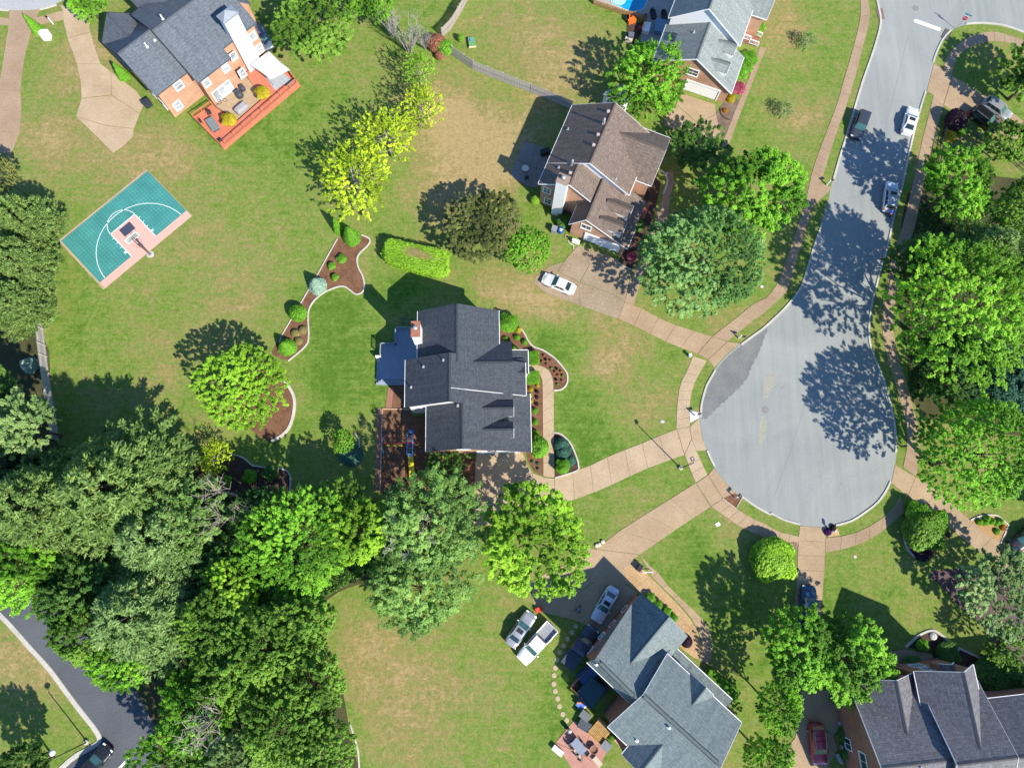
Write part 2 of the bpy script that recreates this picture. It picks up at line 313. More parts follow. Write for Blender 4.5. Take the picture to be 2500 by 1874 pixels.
b.build('asphalt_patch', M_PATCH)['kind'] = 'structure'
sheet('road', P('A1', -700, -900, -400, 40, -150, 65, 80, 88, 250, 94, 380, 68, 500, 20, 720, -120, 1000, -500, 1100, -900), .012, ground_mat('pale_road', (.33, .34, .35), (.39, .40, .405), .1, 5, .85, .2))
sheet('service_road', P('A4', -420, -80, 0, 335, 130, 470, 280, 640, 430, 805, 560, 980, 700, 1165, 800, 1290, 850, 1370, 860, 1425, 835, 1465, 740, 1525, 600, 1610, 300, 1900, 300, 2200, 1900, 2200, 1520, 1180, 1390, 980, 1290, 845, 700, 130, 300, -330, -100, -700), .012, M_ASPH)
M_CRACK = flat('joint_sealant', (.19, .195, .20), .9, .2)
for q in (P('D2', 890, 500, 700, 1080, 540, 1190), P('D3', 425, 10, 250, 600, 100, 1010), P('D1', 1230, 300, 1150, 640, 1060, 1000)):
    for a, b in zip(q, q[1:]): MB().prism([a, b, b+Vector((.05, 0, 0)), a+Vector((.05, 0, 0))], .01, .016).build('road_joint', M_CRACK)['kind'] = 'structure'
M_POLLEN = ground_mat('tan_grit', (.27, .275, .235), (.33, .32, .26), 1, 5, .9, .2)
for q in (P('D3', 28, 20, 60, -40, 95, -30, 105, 60, 80, 130, 40, 200, 15, 190, 8, 120), P('C3', 2135, 360, 2160, 330, 2180, 380, 2170, 480, 2150, 560, 2120, 560, 2118, 470), ):
    sheet('grit_stain', smooth_line([p+Vector((rnd.uniform(-.15, .15), rnd.uniform(-.15, .15), 0)) for p in q], 3, True), .0152+.0006*rnd.random(), M_POLLEN)
# ---- road markings and ironwork
sheet('stop_line', P('D1', 1283, 168, 1300, 163, 1510, 240, 1500, 266, 1283, 188), .018, M_WHITE)
sheet('parking_line', P('A4', 1083, 1565, 1103, 1573, 1010, 1672, 985, 1668), .018, M_WHITE)
M_IRON = flat('cast_iron', (.16, .15, .14), .7, .4)
for t, x, y, la in (('D3', 28, 276, 'round iron manhole cover in the middle of the cul-de-sac'), ('D1', 1296, 71, 'round iron manhole cover near the top of the street')):
    c = P(t, x, y)[0]; e = thing('manhole_cover', la, 'manhole cover', (c.x, c.y, .012))
    MB().lathe([(.45, 0), (.45, .012), (.40, .016)], 20).build('rim', M_IRON, e)
    MB().lathe([(.38, 0), (.38, .02)], 20).build('lid', flat('iron_lid', (.22, .21, .20), .8, .3), e)
e = P('D1', 1555, 292)[0]; a = thing('storm_drain', 'dark iron double storm drain grate by the kerb near the stop sign', 'drain', (e.x, e.y, .01), R(58))
MB().b2(-.95, .95, -.55, .55, 0, .02).build('frame', flat('drain_black', (.02, .02, .022), .8, .2), a)
for i in range(12):
    MB().b2(-.86+i*.152, -.78+i*.152, -.48, .48, .02, .05).build('bar', M_IRON, a)
e = P('D1', 999, 118)[0]; a = thing('storm_drain', 'brown rusty storm drain inlet on the left kerb of the street', 'drain', (e.x, e.y, .01), R(4))
MB().b2(-.5, .5, -.95, .95, 0, .05).build('frame', flat('drain_rust', (.20, .13, .10), .85, .2), a)
for i in range(9): MB().b2(-.42, .42, -.86+i*.2, -.78+i*.2, .05, .08).build('bar', M_IRON, a)
# ---- kerbs
def sweep(name, pts, w, h, mat, kind='structure', z0=0.0, n=None, side=0):
    """low wall of width w and height h along a ground polyline"""
    pts = [Vector((p.x, p.y, 0)) for p in pts]; mb = MB(); L = []
    for i, p in enumerate(pts):
        t = (pts[min(i+1, len(pts)-1)]-pts[max(i-1, 0)]).normalized(); nn = Vector((-t.y, t.x, 0)); o = nn*(side*w/2)
        L.append((p-nn*w/2+o, p+nn*w/2+o))
    vs = []
    for a, b in L: vs += [(a.x, a.y, z0), (a.x+(b.x-a.x)*.06, a.y+(b.y-a.y)*.06, z0+h), (b.x-(b.x-a.x)*.06, b.y-(b.y-a.y)*.06, z0+h), (b.x, b.y, z0)]
    fs = [(i*4+k, i*4+k+1, i*4+4+k+1, i*4+4+k) for i in range(len(L)-1) for k in range(3)]+[(3, 2, 1, 0), tuple(len(vs)-4+k for k in range(4))]
    fs = [tuple(reversed(f)) for f in fs]
    o = mb.add(vs, fs).build(name, mat)
    if kind: o['kind'] = kind
    return o
def cut(pts, a, b): return smooth_line([V(p) for p in pts[a:b]], 3)
nL = len(ROADL)
sweep('kerb', cut(ROADL, 0, 14), .32, .13, M_KERB, side=1)
sweep('kerb', cut(ROADL, 15, 25), .32, .13, M_KERB, side=1)
sweep('kerb', cut(ROADL, 26, 31), .30, .13, M_KERB, side=1)
sweep('kerb', smooth_line(P('C3', 1672, 622, 1700, 690, 1735, 755), 3), .28, .13, M_KERB, side=1)
sweep('kerb', smooth_line(P('C3', 1968, 1015, 2080, 1095, 2205, 1165)+P('D3', 80, 1160, 180, 1210, 318, 1250), 3), .28, .13, M_KERB, side=1)
sweep('kerb', smooth_line(P('D3', 625, 1260, 760, 1220, 880, 1145, 980, 1065, 1050, 970, 1092, 885), 3), .28, .13, M_KERB, side=1)
sweep('kerb', smooth_line(P('D3', 1135, 640, 1140, 590, 1128, 420, 1100, 260, 1062, 120, 1025, 0)+P('D2', 985, 1490, 930, 1350, 910, 1230, 915, 1120, 940, 950, 980, 800, 1020, 640, 1060, 520, 1110, 290, 1150, 110)+P('D1', 1185, 1600, 1222, 1420, 1270, 1200, 1330, 965, 1388, 775), 3), .28, .13, M_KERB, side=1)
sweep('kerb', smooth_line(P('D1', 1452, 530, 1482, 440, 1535, 335, 1600, 262), 3), .28, .13, M_KERB, side=1)
sweep('kerb', smooth_line(P('D1', 1720, 212, 1780, 205, 1900, 205, 2050, 226, 2215, 283, 2500, 398), 3), .28, .13, M_KERB, side=1)
sweep('kerb', smooth_line(P('A4', -420, -80, 0, 335, 130, 470, 280, 640, 430, 805, 560, 980, 700, 1165, 800, 1290, 850, 1370, 860, 1425, 835, 1465, 740, 1525, 600, 1610, 300, 1900), 3), .6, .10, M_KERB, side=-1)
sweep('kerb', P('A1', -150, 70, 75, 92), .3, .12, M_KERB); sweep('kerb', P('A1', 335, 82, 385, 72, 480, 42), .3, .12, M_KERB)
# ---- paving: every slab is its own piece
def paving(name, left, right, n, mat, z=.05, seg=1, label=None, gap=.035):
    L = resample(smooth_line([V(p) for p in left], 6), n*seg); Rr = resample(smooth_line([V(p) for p in right], 6), n*seg)
    base = MB()
    for i in range(n*seg): base.add([(q.x, q.y, .014) for q in (L[i], L[i+1], Rr[i+1], Rr[i])], [(0, 1, 2, 3)])
    o = base.build(name, M_JOINT); o['kind'] = 'structure'
    for i in range(n):
        a = L[i*seg:(i+1)*seg+1]; b = Rr[i*seg:(i+1)*seg+1]
        def ins(q):
            q = [v.copy() for v in q]; g = gap/2; d = (q[1]-q[0]); q[0] += d.normalized()*min(g, d.length*.3); d = (q[-2]-q[-1]); q[-1] += d.normalized()*min(g, d.length*.3); return q
        a, b = ins(a), ins(b); dz = rnd.uniform(-.004, .004)
        MB().prism(a+b[::-1], 0.0, z+dz).build('slab', mat, o)
    return o
def slabpoly(parent, pts, mat, z=.05): return MB().prism(pts, 0, z).build('slab', mat, parent)
def pad(name, polys, mat, z=.05):
    """paved area made of hand-cut slabs"""
    o = MB().add([], []); allp = [p for q in polys for p in q]
    c = sum(allp, Vector())/len(allp); b = MB()
    for q in polys:
        b.add([(p.x, p.y, .014) for p in q], [tuple(range(len(q)))])
    o = b.build(name, M_JOINT); o['kind'] = 'structure'
    for q in polys:
        cc = sum(q, Vector())/len(q); qq = [p+(cc-p).normalized()*.014 for p in q]; slabpoly(o, qq, mat, z+rnd.uniform(-.004, .004))
    return o
# sidewalk on the left of the street
paving('sidewalk', Q('D1', 825, -200, 830, 0, 833, 120, 800, 290, 750, 480, 690, 680, 640, 860, 580, 1020, 500, 1230, 440, 1400, 408, 1520), Q('D1', 885, -200, 895, 0, 912, 90, 898, 220, 850, 400, 800, 600, 715, 880, 650, 1060, 590, 1240, 540, 1400, 492, 1575), 26, M_AGG3)
paving('sidewalk', Q('D1', 408, 1522)+Q('D2', 360, 140, 290, 350, 190, 650, 150, 760, 100, 850, 0, 955)+Q('C2', 2100, 950, 1980, 1050, 1820, 1175, 1725, 1248), Q('D1', 600, 1580)+Q('D2', 430, 160, 390, 290, 330, 480, 270, 690, 235, 800, 180, 900, 90, 985, 0, 1062)+Q('C2', 2075, 1105, 1965, 1195, 1850, 1290), 24, M_AGG3)
paving('sidewalk', Q('C2', 1562, 1412, 1500, 1560)+Q('C3', 1470, 20, 1440, 130, 1425, 300, 1420, 440), Q('C2', 1675, 1452, 1610, 1570)+Q('C3', 1590, 10, 1548, 130, 1530, 290, 1533, 420), 8, M_AGG2)
paving('sidewalk', Q('C3', 1490, 650, 1530, 760, 1583, 890), Q('C3', 1590, 622, 1640, 740, 1682, 825), 3, M_AGG2)
paving('sidewalk', Q('C3', 1712, 1090, 1800, 1152, 1900, 1222, 2000, 1285, 2211, 1372)+Q('D3', 100, 1392, 200, 1422, 300, 1442), Q('C3', 1812, 1030, 1920, 1105, 2050, 1188, 2211, 1252)+Q('D3', 100, 1290, 200, 1320, 318, 1345), 9, M_AGG)
paving('sidewalk', Q('D3', 532, 1475, 690, 1450, 850, 1395, 1000, 1310, 1100, 1230, 1200, 1140), Q('D3', 540, 1357, 660, 1345, 800, 1310, 940, 1240, 1080, 1135, 1170, 990), 6, M_AGG3)
paving('sidewalk', Q('D1', 1448, 802, 1400, 1000, 1350, 1200, 1300, 1430)+Q('D2', 1190, 300, 1100, 560, 1060, 800, 1030, 1000, 1012, 1150, 1040, 1350, 1080, 1500)+Q('D3', 1115, 20, 1165, 200, 1210, 380, 1225, 560, 1190, 760), Q('D1', 1530, 890, 1490, 1040, 1440, 1220, 1390, 1400)+Q('D2', 1290, 320, 1190, 580, 1150, 810, 1120, 1000, 1105, 1150, 1130, 1340, 1170, 1490)+Q('D3', 1205, 10, 1260, 200, 1310, 400, 1330, 570, 1300, 840), 44, M_AGG3)
paving('sidewalk', Q('D1', 1530, 590, 1560, 480, 1640, 390, 1750, 312, 1870, 277, 1990, 275, 2211, 345, 2400, 430), Q('D1', 1602, 632, 1622, 540, 1680, 450, 1800, 382, 1930, 347, 2060, 360, 2180, 402, 2350, 500), 12, M_AGG3, seg=2)
paving('sidewalk', Q('A1', 300, 152, 400, 128, 530, 92), Q('A1', 310, 215, 400, 195, 535, 168), 3, M_AGG)
paving('sidewalk', Q('A1', -200, 120, -60, 140, 78, 160), Q('A1', -200, 190, -60, 210, 75, 218), 3, M_AGG3)
# driveways
paving('driveway', Q('C2', 1720, 1250, 1600, 1210, 1490, 1180, 1300, 1108, 1145, 1020, 1000, 968, 985, 960), Q('C2', 1600, 1392, 1450, 1340, 1430, 1335, 1255, 1255, 1105, 1175, 950, 1112, 930, 1100), 5, M_AGG)
pad('driveway', [P('C2', 600, 480, 930, 600, 940, 640, 1040, 690, 985, 955, 860, 880, 610, 790, 690, 640), P('C2', 985, 958, 930, 1098, 610, 990, 600, 790, 860, 882), P('C2', 598, 480, 688, 640, 606, 790, 420, 700, 480, 610, 550, 530), P('C2', 415, 702, 604, 792, 606, 988, 330, 885, 220, 800, 232, 750, 320, 680, 345, 660, 470, 618)], ground_mat('worn_aggregate', (.25, .19, .125), (.34, .265, .19), .25, 6, .9, .35, ((.42, .34, .26), 3, .5)))
pad('driveway_apron', [P('C2', 1602, 1394, 1722, 1252, 1850, 1292, 1690, 1440), P('C2', 1692, 1442, 1852, 1294, 1960, 1305, 1840, 1400, 1740, 1512)], M_AGG)
paving('driveway', Q('C3', 1422, 442, 1220, 520, 1060, 590, 900, 645, 715, 738, 545, 800, 395, 856), Q('C3', 1490, 655, 1300, 722, 1125, 790, 960, 868, 815, 935, 625, 1010, 400, 1085), 7, M_AGG2)
pad('driveway', [P('C3', 393, 858, 398, 1083, 220, 1080, 210, 810, 300, 846), P('C3', 208, 808, 216, 1080, -80, 1100, -120, 900, 0, 870, 115, 850), P('B3', 1872, 640, 2211, 630, 2211, 900, 1860, 1000)+[], P('C3', 0, 630, 125, 640, 160, 740, 206, 805, 112, 848, 0, 868), P('B3', 1860, 1004, 2210, 904, 2208, 1100, 2100, 1250, 1850, 1250)], M_AGG2)
pad('driveway_apron', [P('C3', 1424, 440, 1532, 422, 1548, 520, 1490, 650), P('C3', 1534, 420, 1612, 345, 1636, 500, 1674, 618, 1592, 622, 1550, 522), P('C3', 1424, 446, 1488, 652, 1588, 624, 1548, 524)][0:2]+[P('C3', 1492, 652, 1550, 524, 1592, 622)], M_AGG2)
paving('driveway', Q('C3', 1583, 893, 1320, 1060, 1000, 1258, 840, 1378, 740, 1450), Q('C3', 1708, 1092, 1500, 1230, 1410, 1290, 1240, 1405, 1110, 1495), 4, M_AGG)
pad('driveway_apron', [P('C3', 1585, 892, 1682, 827, 1735, 760, 1832, 884, 1680, 825), P('C3', 1588, 895, 1684, 828, 1812, 1028, 1712, 1088), P('C3', 1687, 826, 1735, 765, 1832, 886, 1962, 1010, 1915, 985, 1815, 1024)][1:], M_AGG)
pad('driveway', [P('C3', 740, 1452, 1108, 1497, 1055, 1543, 975, 1622, 1000, 1680, 860, 1800, 560, 1640, 620, 1432), P('C4', 350, 0, 620, 160, 520, 400, 230, 330, 180, 100), P('C4', 623, 158, 880, 0, 935, 0, 1000, 110, 1090, 180, 1030, 250, 820, 540, 640, 440, 523, 398), P('C4', 345, -4, 640, -100, 880, -6, 620, 154)], M_AGG)
paving('driveway', Q('D3', 318, 1254, 316, 1345, 303, 1445, 300, 1658)+Q('D4', 290, 120, 270, 330, 250, 500), Q('D3', 540, 1268, 538, 1357, 530, 1475, 524, 1658)+Q('D4', 515, 120, 500, 330, 480, 500), 7, M_AGG)
paving('driveway', Q('D3', 1122, 742, 1290, 842, 1420, 912, 1540, 1012, 1760, 1212, 2010, 1402, 2211, 1445, 2500, 1600), Q('D3', 1092, 890, 1110, 928, 1190, 985, 1310, 1060, 1560, 1250, 1790, 1440, 2040, 1620, 2300, 1800), 8, M_AGG)
pad('driveway', [P('D1', 1450, 540, 1528, 592, 1602, 640, 1528, 888, 1448, 806, 1390, 770), P('D1', 1605, 640, 1760, 735, 1880, 808, 1830, 885, 1780, 960, 1700, 985, 1533, 888), P('D1', 1884, 810, 2100, 940, 2300, 1100, 2150, 1180, 1990, 1110, 1783, 963, 1833, 888)], M_AGG)
paving('driveway', Q('A1', 85, 92, 80, 170, 60, 320, 0, 690, -60, 1000, -80, 1280), Q('A1', 335, 85, 300, 160, 255, 290, 200, 520, 172, 800, 182, 1050, 95, 1300), 7, M_AGG3)
pad('driveway', [P('A1', 510, 45, 625, 70, 732, 132, 762, 270, 570, 320, 534, 168, 532, 90), P('A1', 571, 324, 764, 274, 800, 400, 850, 540, 650, 540), P('A1', 651, 544, 852, 543, 935, 606, 940, 800, 690, 830, 682, 690), P('A1', 938, 608, 1150, 770, 1220, 870, 1180, 960, 943, 803), P('A1', 690, 834, 940, 806, 1178, 963, 1130, 1085, 900, 1060, 642, 982), P('A1', 644, 986, 902, 1064, 1128, 1088, 1122, 1152, 1040, 1232, 955, 1290, 800, 1135)], M_AGG2)
pad('driveway', [P('C1', 1465, 792, 1748, 885, 1752, 965, 1600, 1040, 1420, 880), P('C1', 1420, 884, 1600, 1044, 1754, 968, 1800, 1150, 1700, 1180, 1310, 1060, 1340, 960)], M_AGG)
paving('front_walk', Q('C1', 2125, 400, 2040, 640, 1990, 760, 1930, 905, 1800, 1230), Q('C1', 2180, 405, 2075, 660, 2040, 760, 1975, 920, 1850, 1250), 8, M_AGG3)
paving('front_walk', Q('C1', 1330, 1450, 1345, 1530, 1310, 1640)+Q('C2', 1240, 270, 1190, 420, 1140, 560, 1050, 720, 985, 955), Q('C1', 1390, 1450, 1400, 1540, 1370, 1650)+Q('C2', 1340, 290, 1280, 440, 1230, 580, 1130, 760, 1060, 990), 11, M_AGG3)
K5 = (1200, 740, 3.768)
paving('front_walk', Q(K5, 342, 606, 430, 640, 465, 700, 470, 780, 472, 1000, 475, 1300, 478, 1590), Q(K5, 342, 566, 440, 572, 520, 610, 558, 680, 570, 790, 572, 1000, 575, 1300, 579, 1604), 9, M_AGG2, seg=2)
paving('front_walk', Q('C3', 1110, 1495, 1195, 1640)+Q('C4', 1190, 20, 1290, 120, 1430, 260, 1550, 400, 1630, 560, 1642, 680, 1612, 740), Q('C3', 1112, 1497, 1255, 1658)+Q('C4', 1255, 0, 1350, 120, 1500, 270, 1620, 380, 1700, 500, 1725, 640, 1690, 790), 9, M_AGG)
pad('front_walk', [P('D4', 1040, 690, 1200, 655, 1300, 670, 1400, 690, 1440, 720, 1380, 760, 1100, 770), P('D4', 1442, 722, 1490, 790, 1520, 870, 1400, 880, 1370, 800, 1382, 762)], M_AGG3)
pad('driveway', [P('D4', 330, 1010, 560, 1000, 690, 1040, 760, 1230, 600, 1380, 320, 1200), P('D4', 318, 1203, 598, 1384, 640, 1500, 560, 1640, 440, 1800, 180, 1800, 200, 1500, 280, 1400)], M_AGG)
pad('patio', [P('C1', 140, 1190, 245, 1225, 185, 1400, 75, 1345), P('C1', 248, 1226, 350, 1262, 300, 1440, 188, 1402), P('C1', 73, 1349, 184, 1404, 135, 1560, 20, 1480), P('C1', 187, 1406, 298, 1444, 250, 1592, 138, 1562)], ground_mat('patio_concrete', (.20, .18, .16), (.28, .25, .22), .3, 6, .9, .3))
# ---- beds, litter, ground cover
sheet('mulch_bed', smooth_line(P('B2', 705, 425, 900, 398, 972, 432, 958, 482, 890, 545, 868, 600, 880, 670, 915, 740, 930, 820, 912, 872, 860, 890, 800, 848, 760, 825, 700, 830, 600, 870, 520, 930, 470, 1000, 455, 1080, 460, 1250, 430, 1330, 300, 1448, 200, 1420, 150, 1380, 240, 1230, 400, 960, 540, 720, 650, 520), 2, True), .03, M_MULCH)
sheet('mulch_bed', smooth_line(P('B3', 250, 20, 310, 110, 338, 200, 328, 320, 290, 430, 220, 500, 140, 540, 20, 480, -150, 300, -100, 60, 50, -80), 3, True), .03, M_MULCH)
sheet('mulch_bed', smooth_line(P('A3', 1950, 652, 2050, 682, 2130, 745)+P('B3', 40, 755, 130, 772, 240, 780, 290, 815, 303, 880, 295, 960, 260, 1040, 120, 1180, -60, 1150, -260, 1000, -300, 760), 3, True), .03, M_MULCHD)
sheet('mulch_bed', P('B3', 1080, 268, 1300, 268, 1345, 330, 1450, 330, 1450, 640, 1510, 682, 1868, 690, 1860, 960, 1700, 1050, 1062, 980, 1072, 600), .03, M_MULCH)
sheet('mulch_bed', P('B3', 1140, 80, 1275, 60, 1300, 262, 1130, 262), .03, M_MULCH)
sheet('mulch_bed', P(K5, 70, 250, 270, 235, 330, 340, 380, 400, 470, 435, 580, 510, 660, 600, 693, 660, 688, 740, 640, 790, 574, 798, 560, 680, 522, 608, 442, 568, 342, 562, 300, 560, 60, 420), .03, M_MULCH)
sheet('mulch_bed', P(K5, 300, 640, 430, 644, 462, 702, 468, 780, 474, 1590, 400, 1555, 345, 1480, 320, 1400, 300, 900), .03, M_MULCH)
sheet('mulch_bed', P(K5, 573, 1195, 640, 1212, 720, 1290, 770, 1400, 795, 1490, 775, 1540, 582, 1600), .03, M_MULCHD)
sheet('mulch_bed', P('C1', 1790, 905, 1890, 790, 1945, 850, 1930, 905, 1812, 1172, 1745, 970), .03, ground_mat('grey_mulch', (.13, .09, .07), (.22, .16, .12), .8, 5.5, .95, .6))
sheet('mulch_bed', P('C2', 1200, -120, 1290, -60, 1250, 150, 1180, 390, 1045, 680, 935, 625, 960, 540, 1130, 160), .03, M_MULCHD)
sheet('pebble_bed', smooth_line(P('C3', 1055, 1545, 1120, 1580)+P('C4', 1180, 25, 1280, 125, 1420, 265, 1540, 405, 1618, 560, 1630, 680, 1595, 740, 1520, 690, 1440, 620, 1500, 545, 1345, 380, 1110, 180, 1000, 100, 940, 10), 2, True), .03, M_PEB)
sheet('mulch_bed', P('C3', 1810, 1024, 1915, 978, 1972, 1016, 1922, 1104), .055, M_MULCH)
sheet('mulch_bed', smooth_line(P('D3', 1760, 1210, 1820, 1180, 1900, 1166, 1980, 1175, 2075, 1250, 2010, 1398), 2, True), .055, ground_mat('orange_straw', (.33, .20, .09), (.44, .28, .13), .8, 6, .95, .6))
sheet('mulch_bed', P('D3', 535, 1275, 640, 1280, 655, 1335, 560, 1350), .055, M_PEB)
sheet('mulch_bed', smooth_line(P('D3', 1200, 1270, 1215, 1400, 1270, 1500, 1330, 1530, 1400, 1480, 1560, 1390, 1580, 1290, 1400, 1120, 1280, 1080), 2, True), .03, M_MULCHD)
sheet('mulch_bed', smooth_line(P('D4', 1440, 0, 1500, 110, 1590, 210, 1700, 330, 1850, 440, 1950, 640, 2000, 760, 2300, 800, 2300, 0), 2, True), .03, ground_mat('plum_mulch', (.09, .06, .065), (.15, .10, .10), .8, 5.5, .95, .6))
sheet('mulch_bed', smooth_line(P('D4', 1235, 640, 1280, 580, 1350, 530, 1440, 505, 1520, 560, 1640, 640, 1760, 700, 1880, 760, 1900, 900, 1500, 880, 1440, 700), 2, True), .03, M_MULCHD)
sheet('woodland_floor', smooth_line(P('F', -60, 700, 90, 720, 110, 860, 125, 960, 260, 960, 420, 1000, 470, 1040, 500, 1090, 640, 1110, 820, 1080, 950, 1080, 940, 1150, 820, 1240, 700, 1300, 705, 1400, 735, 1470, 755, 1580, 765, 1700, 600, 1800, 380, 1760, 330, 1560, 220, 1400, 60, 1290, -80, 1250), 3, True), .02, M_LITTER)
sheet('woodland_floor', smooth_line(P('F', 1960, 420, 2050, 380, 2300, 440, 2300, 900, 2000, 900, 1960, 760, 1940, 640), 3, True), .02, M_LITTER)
sheet('bare_soil', smooth_line(P('A2', 300, 780, 340, 1000, 360, 1240, 250, 1330, 150, 1280, 0, 1290, -100, 1100, 200, 900), 3, True), .016, ground_mat('orange_soil', (.20, .13, .06), (.30, .20, .10), .5, 4, .95, .5, ((.05, .08, .02), 1.2, .5)))
M_BARK_EDGE = flat('timber_edging', (.44, .31, .19), .85, .2)
def edging(*pts, w=.16, h=.14, mat=None, label, name='bed_edging'):
    o = sweep(name, pts, w, h, mat or M_KERBW, None); tag(o, label, 'edging'); return o
edging(*smooth_line(P('B2', 905, 392, 978, 430, 960, 482, 893, 547, 870, 600, 882, 670, 917, 740, 932, 820, 914, 875, 860, 893, 800, 851, 760, 828, 700, 833, 602, 873, 522, 933, 472, 1003, 457, 1080, 462, 1250, 432, 1333, 290, 1455), 4), w=.2, label='white curving concrete edging along the right side of the long mulch island')
edging(*P('B2', 705, 425, 650, 522, 540, 722, 400, 962, 240, 1232, 215, 1300), w=.14, label='pale straight edging along the left side of the long mulch island')
edging(*smooth_line(P('B3', 245, 18, 312, 110, 342, 200, 332, 320, 293, 432, 222, 503, 150, 542), 4), w=.40, label='pale stone arc edging beside the lime green tree in the back lawn')
edging(*smooth_line(P('A3', 1948, 648, 2050, 680, 2130, 745)+P('B3', 30, 752, 130, 768, 245, 776, 296, 813, 308, 880, 300, 960, 285, 1010), 4), w=.18, label='white edging round the dark shaded mulch bed by the woods')
edging(*smooth_line(P('B3', 850, 470, 885, 530, 888, 600, 880, 690, 830, 738, 790, 730), 4), w=.16, label='pale edging round the small ivy bed in the shaded lawn')
edging(*smooth_line(P(K5, 268, 232, 300, 275, 335, 342, 382, 398, 472, 433, 582, 508, 662, 598, 698, 660, 692, 742, 643, 793, 572, 803), 4), w=.22, label='white scalloped concrete edging of the front flower bed by the porch')
edging(*smooth_line(P(K5, 573, 1190, 642, 1207, 724, 1287, 775, 1398, 800, 1490, 780, 1543, 582, 1606), 4), w=.22, label='white concrete edging round the small bed beside the driveway')
edging(*smooth_line(P('D3', 1757, 1208, 1820, 1178, 1900, 1163, 1985, 1172, 2080, 1250), 4), w=.2, label='pinkish curved edging round the orange straw bed at the right')
edging(*P('D3', 2078, 1252, 2012, 1400), w=.22, label='straight pale kerb beside the orange straw bed at the right')
edging(*smooth_line(P('C2', 505, 440, 520, 465, 550, 480, 555, 515), 4), w=.14, label='short white edging at the left corner of the brown roofed garage')
edging(*smooth_line(P('C2', 932, 628, 980, 660, 1045, 684), 4), w=.12, label='thin white edging by the right corner of the brown roofed garage')
edging(*smooth_line(P('C1', 1790, 915, 1795, 960, 1830, 1000, 1872, 1012), 4), w=.15, mat=M_MULCHD, label='dark curved edging in the gravelly bed beside the pool house garage')
edging(*P('C3', 1808, 1022, 1922, 1107, 1974, 1018), w=.1, label='thin pale edging round the mailbox mulch patch by the cul-de-sac')
edging(*smooth_line(P('D4', 1210, 640, 1260, 595, 1330, 535, 1440, 498, 1530, 550, 1640, 635, 1760, 692, 1885, 750), 4), w=.3, mat=M_KERB, label='rough stone edging along the shaded bed in front of the brick house')
edging(*smooth_line(P('D3', 1200, 1330, 1215, 1420, 1260, 1490, 1330, 1530, 1375, 1500), 4), w=.3, mat=M_KERB, label='rough pale stone edging below the hedge clump by the cul-de-sac')
edging(*P('B4', 810, 1280, 850, 1400, 880, 1520, 890, 1680), w=.2, label='pale stone edging where the woods meet the dry lawn')
edging(*smooth_line(P('C1', 1290, 1440, 1330, 1475, 1345, 1540, 1310, 1640), 4), w=.3, mat=M_KERB, label='grey curved edging in front of the brown roofed house')
# playground timbers and brick border
pl = thing('playground_border', 'brick and timber border around the mulched playground', 'border')
for a, b in ((('B3', 1083, 270), ('B3', 1340, 274)), (('B3', 1083, 272), ('B3', 1066, 960))):
    o = sweep('timber', [P(*a)[0], P(*b)[0]], .18, .2, M_BARK_EDGE, None); o.parent = pl
Lb = P('B3', 1060, 262, 1040, 965); n = 40
brk = MB().b2(-.19, .19, -.105, .105, 0, .06).mesh('paver', flat('paver_brick', (.33, .17, .12), .9, .2, var=.25, scale=1.2))
for i in range(n):
    for s in (0, .4):
        p = Lb[0].lerp(Lb[1], (i+.5)/n); k = (Lb[1]-Lb[0]).length/n/.23
        share('paver', brk, pl, (p.x-.15+s, p.y, .012), 0, (1, k*.98, 1))
Lb = P('B3', 1150, 90, 1128, 262)
for i in range(12):
    p = Lb[0].lerp(Lb[1], (i+.5)/12); share('paver', brk, pl, (p.x-.1, p.y, .012), 0, (1, 1, 1)); share('paver', brk, pl, (p.x+.3, p.y, .012), 0, (1, 1, 1))
# ================================================================ HOUSES
M_BRICK = brick_mat('orange_brick', (.40, .19, .11), (.47, .25, .15), (.50, .42, .35))
M_BRICK2 = brick_mat('red_brick', (.27, .095, .065), (.33, .135, .09), (.36, .29, .25))
M_SIDE = siding_mat('white_siding', (.74, .75, .76))
M_TRIM = flat('white_trim', (.80, .81, .82), .45, .4, var=.05)
M_GLASS = glass_mat(); M_PALE = glass_mat('pale_glass', (.30, .33, .36))  # M_PALE: pale pane colour stands in for overexposed brightness on the glass
M_CAP = flat('copper_cap', (.30, .12, .07), .6, .5)
M_METAL = flat('galvanised', (.55, .56, .57), .4, .5, .6)
M_BLACK = flat('black_metal', (.018, .018, .02), .5, .4)
SH_DARK = shingle_mat('charcoal_shingles', (.048, .058, .072), (.075, .086, .102), (.058, .07, .088))
SH_BLUE = shingle_mat('slate_blue_shingles', (.095, .115, .14), (.145, .165, .19), (.115, .135, .165))
SH_BROWN = shingle_mat('brown_shingles', (.135, .105, .09), (.20, .16, .135), (.17, .135, .115))
SH_GREEN = shingle_mat('grey_green_shingles', (.19, .225, .225), (.26, .295, .29), (.23, .265, .255))
SH_TEAL = shingle_mat('teal_grey_shingles', (.135, .175, .185), (.20, .24, .245), (.165, .205, .215))
SH_GREY = shingle_mat('weathered_grey_shingles', (.125, .125, .14), (.20, .20, .215), (.16, .16, .17), .24, .45)
